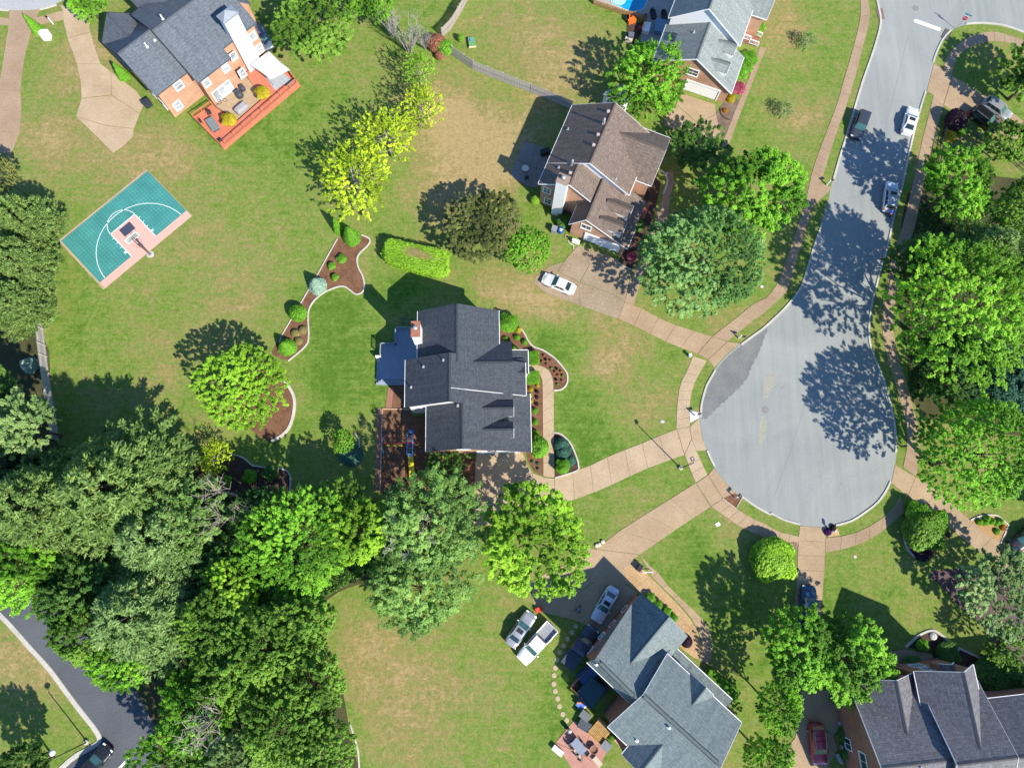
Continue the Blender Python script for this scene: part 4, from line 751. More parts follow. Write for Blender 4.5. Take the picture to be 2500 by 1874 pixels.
# ================================================================ TREES AND SHRUBS
LM = {}
for nm, c, hue in (('lime', (.108, .21, .015), (.19, .31, .028)), ('limeg', (.086, .19, .014), (.155, .285, .026)), ('yellow', (.19, .27, .014), (.33, .39, .028)), ('green', (.070, .146, .018), (.125, .215, .032)), ('bright', (.072, .178, .014), (.14, .28, .025)), ('deep', (.036, .088, .016), (.07, .135, .028)),
                   ('silver', (.070, .150, .036), (.15, .24, .085)), ('pine', (.088, .145, .040), (.165, .23, .07)), ('pinedark', (.035, .07, .032), (.075, .12, .055)), ('olive', (.085, .105, .030), (.14, .155, .05)), ('oliveb', (.062, .078, .022), (.11, .115, .04)), ('sage', (.100, .168, .056), (.185, .25, .10)), ('spruce', (.13, .20, .17), (.22, .30, .26)),
                   ('locust', (.092, .172, .040), (.17, .26, .075)), ('gold', (.46, .40, .02), (.62, .55, .05)), ('plum', (.045, .022, .04), (.09, .045, .07)), ('russet', (.16, .07, .045), (.25, .12, .08)), ('hedge', (.062, .16, .012), (.12, .26, .02)), ('teal', (.022, .07, .05), (.05, .11, .085)), ('pink', (.42, .07, .14), (.62, .22, .28)), ('straw', (.30, .26, .10), (.42, .36, .16)), ('violet', (.08, .02, .14), (.16, .06, .25)), ('orange', (.45, .2, .02), (.6, .32, .04)), ('red', (.32, .06, .04), (.5, .16, .1))):
    k = 2.2 if nm == 'yellow' else 1.0 if nm in ('straw', 'gold', 'pink', 'plum', 'orange', 'violet', 'red') else 2.35 if nm in ('locust', 'pine', 'sage', 'silver') else 2.3
    LM[nm] = leaf_mat('leaf_'+nm, tuple(x*k for x in c), hue=tuple(x*k for x in hue), trans=.4)
BARK = bark_mat('bark_brown', (.13, .095, .07)); BARKG = bark_mat('bark_grey', (.34, .31, .28)); BARKD = bark_mat('bark_dead', (.36, .31, .27))
def leaves(name, c, n, s, v, asp=.55, t=None, seed=0):
    g = np.random.default_rng(seed); N = len(c); n = n/np.maximum(1e-6, np.linalg.norm(n, axis=1, keepdims=True))
    if t is None: t = g.normal(size=(N, 3))
    t = t-n*np.sum(t*n, 1, keepdims=True); t /= np.maximum(1e-6, np.linalg.norm(t, axis=1, keepdims=True)); b = np.cross(n, t)
    s = s[:, None]; fold = n*s*.25
    co = np.stack([c+t*s, c+b*s*asp+fold, c-t*s*.8, c-b*s*asp+fold], 1).reshape(-1, 3).astype(np.float32)
    me = bpy.data.meshes.new(name); me.vertices.add(N*4); me.vertices.foreach_set('co', co.ravel()); me.loops.add(N*4); me.loops.foreach_set('vertex_index', np.arange(N*4, dtype=np.int32))
    me.polygons.add(N); me.polygons.foreach_set('loop_start', (np.arange(N)*4).astype(np.int32)); me.update(calc_edges=True)
    at = me.attributes.new('v', 'FLOAT', 'FACE'); at.data.foreach_set('value', np.clip(v, 0, 1).astype(np.float32)); me.materials.append(LM['green']); return me
def unit(g, n): d = g.normal(size=(n, 3)); return d/np.linalg.norm(d, axis=1, keepdims=True)
def limbs(name, tips, H, g, r0=.22, base=.25, bark=None, n=6, wob=.05):
    """tapered trunk with limbs reaching into the crown"""
    mb = MB(); top = Vector((g.normal()*.15, g.normal()*.15, H*.72)); tr = [Vector((0, 0, -.05)).lerp(top, i/5)+Vector((g.normal()*wob, g.normal()*wob, 0))*(i > 0) for i in range(6)]
    mb.tube(tr, [r0*1.35, r0, r0*.85, r0*.7, r0*.5, r0*.25], n+2)
    for q in tips:
        q = Vector(q); k = min(.95, max(base, (q.z-math.hypot(q.x, q.y)*.75)/(H*.72))); i = k*5; a = tr[int(i)].lerp(tr[min(5, int(i)+1)], i-int(i)); r = r0*(.55-.35*k)
        m = a.lerp(q, .5)+Vector((g.normal()*.2, g.normal()*.2, .3+g.normal()*.15)); mb.tube([a, m, q], [r, r*.6, r*.2], 5)
    return mb.mesh(name, bark or BARK, True)
def crown(seed, nc=170, per=85, leaf=.24, Rr=5.0, H=10.0, hz=.72, low=-.35, rc=(.10, .17), fill=.35, asp=.6, flat_=.6, lob=.2, hole=0.0, up=1.15, spray=1.3):
    """leaf sprays spread through a lobed dome: each spray is a fan of leaves drawn out along its branch"""
    g = np.random.default_rng(seed); L = unit(g, 11); A = g.uniform(-lob, lob*1.2, 11); zc = H-Rr*hz
    d = unit(g, nc*5); d = d[d[:, 2] > low][:nc]; amp = 1+np.sum(A*np.exp(-7*(1-d@L.T)), 1)
    rad = np.where(g.random(len(d)) < fill, g.uniform(.40, .8, len(d)), g.uniform(.78, 1.0, len(d)))*amp
    C = d*rad[:, None]*Rr*np.array([1, 1, hz])*.95; C[:, 2] += zc; CR = g.uniform(*rc, len(d))*Rr*g.choice([.7, 1, 1, 1.25], len(d))
    # gaps: carve a few random pockets out of the dome
    pk = unit(g, 14)*np.array([1, 1, .8]); pk = pk[pk[:, 2] > -.2]
    keep = np.ones(len(d), bool)
    for q in pk: keep &= (d@q < .955) | (g.random(len(d)) < .35)
    if hole: keep &= g.random(len(d)) > hole
    C, CR, d = C[keep], CR[keep], d[keep]
    N = len(d)*per; ci = np.repeat(np.arange(len(d)), per); o = unit(g, N)*(g.random(N)**.45)[:, None]; o[:, 2] *= flat_
    ax = d+np.array([0, 0, .25])+g.normal(size=d.shape)*.35; ax /= np.linalg.norm(ax, axis=1, keepdims=True)
    t = g.random(N)**.8; o *= (1.05-.6*t)[:, None]
    c = C[ci]+o*CR[ci][:, None]*.85+ax[ci]*((t-.35)*spray)[:, None]*CR[ci][:, None]
    nrm = o*.4+d[ci]*.3+np.array([0, 0, up])+g.normal(size=(N, 3))*.42
    w3 = unit(g, 3); v = .5+.5*(g.random(N)-.5)+.6*(g.random(len(d))-.5)[ci]+.22*np.sum(np.sin(4*(d@w3.T)+g.random(3)*6), 1)[ci]
    me = leaves('crown', c, nrm, g.uniform(.65, 1.3, N)*leaf, v, asp, seed=seed)
    tips = C[np.argsort(-CR)[:22]]*np.array([.92, .92, .95]); return me, tips
def pine(seed, Rr=5.0, H=15.0, per=50):
    g = np.random.default_rng(seed); C = []; D = []
    nb = 0
    for lv in range(13):
        f = lv/12; z = H*(.28+.70*f); r = Rr*(1-f*.93)*(.85+.3*g.random()); k = max(4, int(11*(1-f)+3)); off = g.random()*6.28
        for i in range(k):
            a = off+6.283*i/k+g.normal()*.15; rr = r*g.uniform(.75, 1.12); m = max(1, int(rr/.55))
            for j in range(m):
                q = rr*(.22+.78*(j+1)/m); w = .22*q
                for s in ((0,) if j < m*.4 else (-1, 0, 1)):
                    aa = a+s*w/max(.5, q)*g.uniform(.7, 1.2); C.append((q*math.cos(aa), q*math.sin(aa), z+q*.14+g.normal()*.15)); D.append((math.cos(aa)*.8, math.sin(aa)*.8, .75))
    C = np.array(C); D = np.array(D); N = len(C)*per; ci = np.repeat(np.arange(len(C)), per); o = unit(g, N)
    t = D[ci]*.9+o*.9; t[:, 2] = np.abs(t[:, 2]); c = C[ci]+t*g.uniform(.1, .42, N)[:, None]*.9; nrm = g.normal(size=(N, 3))*.6+np.array([0, 0, .8])
    v = .5+.5*(g.random(N)-.5)+.5*(g.random(len(C))-.5)[ci]
    return leaves('crown', c, nrm, g.uniform(.17, .30, N), v, .30, t, seed), C[::max(1, len(C)//40)]*np.array([.8, .8, 1])
def shell(seed, kind, n=2600, leaf=.10, lump=.06):
    """clipped shrub of unit radius standing on z=0: ball, cone, box or mound"""
    g = np.random.default_rng(seed); L = unit(g, 26); A = g.uniform(-lump, lump*1.6, 26); d = unit(g, n*2)
    if kind == 'ball': d = d[d[:, 2] > -.75][:n]; c = d*np.array([1, 1, .95]); c[:, 2] += .85; nr = d.copy()
    elif kind == 'mound': d[:, 2] = np.abs(d[:, 2]); d = d[:n]; c = d*np.array([1, 1, .75]); nr = d.copy()
    elif kind == 'cone':
        h = 1-np.sqrt(g.random(n)); a = g.random(n)*6.283; r = (1-h)**.8*(.95+.05*g.normal(size=n)); c = np.stack([r*np.cos(a), r*np.sin(a), h*3.2+.05], 1); d = np.stack([np.cos(a), np.sin(a), np.full(n, .45)], 1); nr = d.copy()
    else:
        f = g.integers(0, 9, n); p = g.uniform(-1, 1, (n, 3)); k = np.arange(n); p[f < 5, 2] = 1; m_ = (f >= 5) & (f < 7); p[m_, 0] = np.sign(p[m_, 0]); m_ = f >= 7; p[m_, 1] = np.sign(p[m_, 1])
        nr = np.where(np.abs(p) > .995, p, p*.15); d = p/np.linalg.norm(p, axis=1, keepdims=True); c = p*(1-.10*(np.abs(p[:, :1])*np.abs(p[:, 1:2]))**4); c[:, 2] = c[:, 2]*.5+.5
    amp = 1+np.sum(A*np.exp(-14*(1-d/np.linalg.norm(d, axis=1, keepdims=True)@L.T)), 1); c[:, :2] *= amp[:, None]; c[:, 2] *= amp
    N = len(c); c = c*g.uniform(.88, 1.03, N)[:, None]
    return leaves('foliage', c, nr+np.array([0, 0, .5])+g.normal(size=(N, 3))*.4, g.uniform(.7, 1.3, N)*leaf, .5+(g.random(N)-.5)*.7+(amp-1)*2.0, .62, seed=seed)
gen = np.random.default_rng(5)
ARCH = {}
for k, a in (('maple', dict(seed=11, nc=520, per=80, leaf=.125, rc=(.055, .11), lob=.3)), ('maple2', dict(seed=12, nc=500, per=82, leaf=.125, rc=(.055, .115), lob=.38)), ('dense', dict(seed=13, nc=760, per=58, leaf=.115, rc=(.045, .085), hz=.62, lob=.25)), ('fine', dict(seed=14, nc=880, per=46, leaf=.105, rc=(.04, .075), hz=.6, low=-.2, lob=.22)),
             ('loose', dict(seed=15, nc=360, per=75, leaf=.12, rc=(.055, .11), lob=.5, hole=.12, fill=.5, spray=1.8)), ('locust', dict(seed=16, nc=620, per=62, leaf=.10, rc=(.055, .11), lob=.45, fill=.45, flat_=.45, spray=1.8)), ('sparse', dict(seed=17, nc=560, per=30, leaf=.115, rc=(.03, .075), lob=.5, hole=.12, fill=.6, hz=.95, low=-.8, spray=1.9)), ('huge', dict(seed=20, nc=1300, per=42, leaf=.078, rc=(.028, .062), lob=.32, spray=1.8)), ('huge2', dict(seed=26, nc=1500, per=36, leaf=.088, rc=(.03, .062), lob=.28, spray=1.5, fill=.25)), ('bigclump', dict(seed=18, nc=380, per=110, leaf=.13, rc=(.07, .13), lob=.38, spray=1.5)), ('upright', dict(seed=19, nc=480, per=62, leaf=.125, rc=(.05, .10), hz=1.0, low=-.6, lob=.35, spray=2.2))):
    me, tips = crown(**a); ARCH[k] = (me, limbs('trunk', tips, 10.0, gen, bark=BARKG if k == 'sparse' else BARK), 5.0, 10.0, .62)
for k, sd_ in (('pine', 21), ('pine2', 22)):
    me, tips = pine(sd_); ARCH[k] = (me, limbs('trunk', tips, 15.0, gen, .25, .2), 5.0, 15.0, .6)
def dead(seed, H=4.5, spread=1.6, n=26, sub=5, bark=None):
    g = random.Random(seed); mb = MB()
    for i in range(n):
        a = g.uniform(0, 6.28); s = g.uniform(.3, 1)*spread; tip = Vector((math.cos(a)*s, math.sin(a)*s, H*g.uniform(.6, 1))); b = Vector((math.cos(a)*.15, math.sin(a)*.15, 0)); m = b.lerp(tip, .5)+Vector((g.uniform(-.2, .2), g.uniform(-.2, .2), .2))
        mb.tube([b, m, tip], [.045, .03, .01], 4, False)
        for k in range(sub):
            t = g.uniform(.35, .95); p = m.lerp(tip, t); q = p+Vector((g.uniform(-.7, .7), g.uniform(-.7, .7), g.uniform(.2, .9))); mb.tube([p, q], [.02, .008], 3, False)
    return mb.mesh('branches', bark or BARKD)
DEAD = [dead(1), dead(2, 5, 2.0, 22), dead(3, 3, 2.2, 12, 4)]
SH = {k: shell(30+i, k) for i, k in enumerate(('ball', 'mound', 'cone', 'box'))}
SH['ballc'] = shell(40, 'ball', 6500, .085, .17); SH['moundc'] = shell(41, 'mound', 5200, .075, .16); SH['boxc'] = shell(42, 'box', 9000, .06, .09); SH['conec'] = shell(43, 'cone', 4200, .085, .05)
STEM = MB().tube([(0, 0, 0), (.02, 0, .35), (0, .02, .7)], [.09, .07, .03], 6).mesh('stem', BARK, True)
_tn = [0]
def tree(kind, fx, fy, fr, H, mat, label, name='tree', group=None, zc=None, asp=1.0, rot=None, tile='F', bark=None):
    me, tk, R0, H0, z0 = ARCH[kind]; zc = (zc if zc else z0)*H; q = Q(tile, fx, fy)[0]; c = V(q, zc); k = 2500/2212 if tile == 'F' else 640/2211
    rad = (V((q[0]+fr*k, q[1]), zc)-c).length; s = rad/R0; e = thing(name, label, 'tree', (c.x, c.y, 0), rnd.uniform(0, 6.28) if rot is None else rot, group)
    share('crown', me, e, sc=(s*asp, s/asp, H/H0), mat=LM[mat]); share('trunk', tk, e, sc=(s*.9, s*.9, H/H0), mat=bark); return e
def shrub(kind, t, x, y, r, h, mat, label, name='shrub', cat='shrub', group=None, sx=1.0, sy=1.0, rz=None, z0=0.0):
    q = Q(t, x, y)[0]; zc = h*.5+z0; c = V(q, zc); k = 2500/2212 if t == 'F' else (1/t[2] if isinstance(t, tuple) else 640/2211)
    rad = (V((q[0]+r*k, q[1]), zc)-c).length; e = thing(name, label, cat, (c.x, c.y, z0), rnd.uniform(0, 6.28) if rz is None else rz, group)
    zz = {'ball': 1.8, 'ballc': 1.8, 'mound': .78, 'moundc': .78, 'cone': 3.2, 'conec': 3.2, 'box': 1.0, 'boxc': 1.0}[kind]
    share('foliage', SH[kind], e, sc=(rad*sx, rad*sy, h/zz), mat=LM[mat]); share('stem', STEM, e, sc=(max(.3, rad*.5), max(.3, rad*.5), h*.8)); return e
TREES = [
 # kind, x, y, r, height, leaf, label
 ('dense', 678, 72, 92, 8.5, 'green', 'round green tree right of the white chimney and gazebo'),
 ('maple', 800, 2, 48, 8, 'bright', 'bright green tree cut by the top edge beside grey dead branches'),
 ('maple2', 185, 2, 42, 6, 'bright', 'small bright green tree beside the top-left driveway'),
 ('upright', 1398, 165, 82, 9.5, 'bright', 'feathery green tree in front of the pool house garage'),
 ('maple', 1640, 418, 112, 11, 'bright', 'bright green maple between the front walk and the street'),
 ('huge2', 1522, 572, 138, 11.5, 'silver', 'largest silvery green maple overhanging the brown house driveway'),
 ('loose', 1505, 320, 62, 4.5, 'deep', 'dark leafy low tree between the two garages'),
 ('dense', 1040, 478, 88, 6.5, 'oliveb', 'brownish olive tree left of the brown roofed house'),
 ('fine', 1135, 538, 54, 5.5, 'bright', 'bright green small tree beside the brownish olive tree'),
 ('fine', 534, 836, 98, 8, 'lime', 'lime green round tree inside the stone arc in the back lawn'),
 ('maple', 2062, 405, 84, 11, 'bright', 'bright green maple by the iron fence on the right of the street'),
 ('dense', 2188, 452, 62, 12, 'green', 'green tree at the right edge behind the fence'),
 ('pine', 2140, 540, 68, 12, 'sage', 'grey-green pine among the trees right of the street'),
 ('maple2', 2000, 575, 72, 10, 'deep', 'dark shaded tree by the right kerb of the street'),
 ('loose', 2192, 560, 55, 10, 'deep', 'dark tree at the right edge above the largest lime tree'),
 ('huge', 2085, 672, 160, 18, 'limeg', 'huge lime green tree right of the cul-de-sac neck'),
 ('pine2', 2175, 812, 78, 9, 'teal', 'dark teal evergreen at the right edge below the huge lime tree'),
 ('loose', 2060, 830, 70, 5, 'deep', 'low dark tree in the shade between the two large lime trees'),
 ('huge2', 2110, 985, 128, 15, 'bright', 'large bright green tree right of the cul-de-sac bulb'),
 ('maple2', 2235, 165, 82, 9, 'green', 'clumpy green tree at the right edge above the parked cars'),
 ('maple', 2190, 312, 56, 7, 'green', 'green tree at the right edge below the black car'),
 ('dense', 2145, 1262, 94, 7.5, 'sage', 'pale sage green tree at the right edge below the driveway'),
 ('maple', 1722, 1408, 88, 9.5, 'bright', 'bright green maple below the dark blue pickup, left of a pair'),
 ('maple2', 1828, 1415, 92, 9.5, 'bright', 'bright green maple below the dark blue pickup, right of a pair'),
 ('dense', 1685, 1530, 55, 8, 'bright', 'narrow green tree left of the red car driveway'),
 ('dense', 1655, 1630, 58, 8, 'bright', 'green tree at the bottom edge left of the red car'),
 ('loose', 2170, 1400, 50, 6, 'green', 'green tree at the right edge above the grey striped roof'),
 # woods at the lower left
 ('pine', 42, 470, 62, 13, 'pine', 'tall pine at the left edge beside the basketball court'),
 ('pine2', 30, 560, 66, 14, 'pine', 'pine at the left edge level with the court baseline'),
 ('pine', 22, 650, 62, 13, 'pine', 'pine at the left edge above the orange soil'),
 ('dense', 8, 385, 40, 9, 'olive', 'olive tree at the left edge by the top-left driveway'),
 ('bigclump', 48, 920, 72, 13, 'sage', 'sage green clumpy tree by the lower end of the long fence'),
 ('pine', 235, 1055, 150, 18, 'pine', 'largest grey-green pine at the edge of the back lawn'),
 ('pine2', 80, 1090, 125, 17, 'pine', 'broad grey-green pine at the left edge below the clumpy sage tree'),
 ('pine', 330, 1160, 105, 15, 'sage', 'pale grey pine in the middle of the woods'),
 ('maple2', 70, 1235, 90, 12, 'bright', 'bright green tree at the left edge above the service road'),
 ('bigclump', 170, 1270, 85, 11, 'deep', 'dark tree in the shade of the largest pine'),
 ('loose', 405, 1130, 90, 11, 'locust', 'scraggly green tree with bare branches beside the dark mulch bed'),
 ('loose', 470, 1230, 85, 9, 'deep', 'dark shaded tree below the scraggly one'),
 ('huge', 640, 1175, 124, 12.5, 'bright', 'vivid green maple at the front of the woods below the back lawn'),
 ('maple', 560, 1110, 70, 9, 'deep', 'dark teal tree behind the vivid green maple'),
 ('maple2', 765, 1155, 78, 11.5, 'lime', 'yellow-green tree right of the vivid green maple'),
 ('maple', 740, 1095, 62, 9, 'green', 'green tree between the dark mulch bed and the playground'),
 ('locust', 925, 1135, 116, 11, 'locust', 'feathery grey-green tree with dead twigs below the garage'),
 ('locust', 905, 1268, 112, 9, 'locust', 'feathery pale green tree overhanging the dry lawn'),
 ('dense', 1138, 1160, 124, 10, 'lime', 'lime green tree overhanging the driveway of the centre house'),
 ('pine2', 290, 1330, 128, 15, 'sage', 'pale olive pine leaning over the service road'),
 ('dense', 190, 1370, 78, 11, 'green', 'green tree on the kerb of the service road'),
 ('maple', 270, 1430, 70, 10, 'bright', 'bright green tree tip over the service road'),
 ('dense', 470, 1330, 88, 12, 'green', 'green tree in the middle of the lower woods'),
 ('maple', 500, 1265, 70, 11, 'lime', 'yellow-green tree above the middle of the lower woods'),
 ('dense', 570, 1400, 95, 12.5, 'green', 'round green tree below the vivid maple'),
 ('bigclump', 650, 1350, 75, 11, 'green', 'green tree at the corner of the dry lawn'),
 ('maple2', 680, 1480, 82, 11.5, 'green', 'green tree along the pale stone edging of the dry lawn'),
 ('bigclump', 500, 1440, 85, 12, 'green', 'rounded green tree beside the bare twigs'),
 ('loose', 420, 1520, 92, 10, 'bright', 'yellowish green tree with bare twigs by the service road'),
 ('dense', 600, 1560, 95, 12, 'green', 'green tree near the bottom edge of the woods'),
 ('maple', 690, 1610, 75, 11, 'green', 'green tree at the bottom edge beside the dry lawn'),
 ('dense', 400, 1640, 90, 10, 'bright', 'bright green tree at the bottom edge by the service road'),
 ('maple2', 520, 1650, 85, 10, 'sage', 'sage green tree at the bottom edge in the woods'),
 ('pine', -20, 1010, 70, 15, 'pinedark', 'dark pine cut by the left edge of the woods'),
 ('bigclump', -30, 830, 60, 11, 'deep', 'dark tree cut by the left edge below the blue spruce'),
 ('bigclump', 60, 1660, 60, 8, 'deep', 'dark tree in the bottom left corner beside the street lamp'),
 # thin yellow trees
 ('sparse', 760, 372, 82, 10, 'yellow', 'yellow leafed birch with pale trunk, nearest the arborvitae pair'),
 ('sparse', 832, 285, 68, 9, 'yellow', 'yellow leafed thin tree in the middle of the row'),
 ('sparse', 912, 222, 50, 8.5, 'yellow', 'thin yellow-green tree at the right of the row'),
 ('sparse', 905, 140, 38, 8, 'lime', 'thin yellow-green tree beside the grey dead shrubs'),
]
for k, x, y, r, H_, m_, la in TREES: tree(k, x, y, r, H_, m_, la)
tree('sparse', 462, 985, 40, 4.5, 'yellow', 'small yellow-green tree at the corner of the dark mulch bed')
tree('maple', 742, 950, 27, 4.2, 'bright', 'small bright tree in the shaded lawn beside the ivy bed')
tree('maple', 962, 1028, 50, 4.2, 'deep', 'dark green small tree beside the garage wall and playground')
tree('loose', 1035, 90, 14, 1.5, 'bright', 'tiny sapling in the yard beside the toy table', zc=.6) if False else None
for x, y, la in ((390, 320, 'thin young tree with pale flowers on the verge lawn, upper of two'), (205, 905, 'thin young tree with pale flowers on the verge lawn, lower of two')): tree('sparse', x, y, 78, 2.6, 'sage', la, tile='D1')
def undergrowth(name, label, quads, n, mat, seed, zmax=1.3):
    g = np.random.default_rng(seed); C = []
    for q in quads:
        a, b, c, d = [np.array(V(p)[:2]) for p in Q('F', *q)]; k = n//len(quads); uu, vv = g.random(k)[:, None], g.random(k)[:, None]; C.append((a*(1-uu)+b*uu)*(1-vv)+(d*(1-uu)+c*uu)*vv)
    C = np.concatenate(C); m = np.sin(C[:, 0]*.9+2)*np.sin(C[:, 1]*.8)+.4*np.sin(C[:, 0]*2.3-C[:, 1]*1.7); z = np.clip(.25+.55*m, .04, 1)*zmax*g.uniform(.3, 1, len(C)); c = np.column_stack([C, z])
    me = leaves(name, c, g.normal(size=(len(c), 3))*.5+np.array([0, 0, 1.0]), g.uniform(.12, .26, len(c)), g.random(len(c)), .6, seed=seed)
    me.materials.clear(); me.materials.append(LM[mat]); o = bpy.data.objects.new(name, me); COL.objects.link(o); tag(o, label, 'undergrowth', kind='stuff')
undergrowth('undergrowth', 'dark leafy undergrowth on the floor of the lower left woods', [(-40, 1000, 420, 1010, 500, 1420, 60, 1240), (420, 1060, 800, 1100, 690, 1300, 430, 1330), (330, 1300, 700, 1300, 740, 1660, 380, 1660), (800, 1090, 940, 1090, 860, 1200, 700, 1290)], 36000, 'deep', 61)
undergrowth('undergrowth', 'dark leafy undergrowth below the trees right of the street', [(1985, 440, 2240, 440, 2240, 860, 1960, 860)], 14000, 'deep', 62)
# dead wood
for i, (t, x, y, s, k, la) in enumerate((('B1', 1150, 190, 1.25, 0, 'grey leafless shrub beside the bright green tree at the top'), ('B1', 1290, 330, 1.45, 1, 'largest grey leafless shrub by the corner of the fence'), ('B1', 1430, 300, .9, 0, 'grey leafless shrub next to the russet shrub'), ('A3', 1770, 960, 1.2, 2, 'pale dead branches at the edge of the dark mulch bed'), ('A3', 1800, 1180, 1.3, 2, 'bleached dead branches reaching out of the scraggly tree'), ('A4', 1790, 1230, 1.6, 1, 'grey bare twigs in the lower woods by the service road'), ('A3', 1990, 1150, .9, 2, 'bare branches right of the scraggly tree'))):
    H_ = 3.0 if t == 'B1' else 9.5; p = PZ(t, H_, x, y)[0]; e = thing('dead_tree', la, 'dead tree', (p.x, p.y, 0), rnd.uniform(0, 6))
    if t == 'B1': share('branches', DEAD[k], e, sc=(s, s, s), mat=bark_mat('bark_silver', (.36, .34, .31)) if i == 0 else bpy.data.materials['bark_silver'])
    else:
        share('branches', DEAD[k], e, loc=(0, 0, H_-2.2), sc=(s, s, s)); MB().tube([(0, 0, 0), (.1, .1, H_*.5), (0, 0, H_-1.9)], [.22, .17, .1], 7).build('trunk', BARKD, e)
twig = dead(9, 1.2, .9, 5, 3, bark_mat('bark_bleached', (.5, .46, .42)))
for i, (x, y) in enumerate(((1200, 1190), (1380, 1170), (1480, 1200), (1620, 1230), (1420, 1320), (1180, 1360), (1150, 1440), (1290, 1480), (1490, 1370))):
    p = PZ('B3', 9.3, x, y)[0]; e = thing('dead_branch', 'bleached dead twig poking out of the feathery grey-green tree', 'branch', (p.x, p.y, 8.9), rnd.uniform(0, 6), 'bleached twigs in the feathery tree'); share('twig', twig, e, sc=1.0)
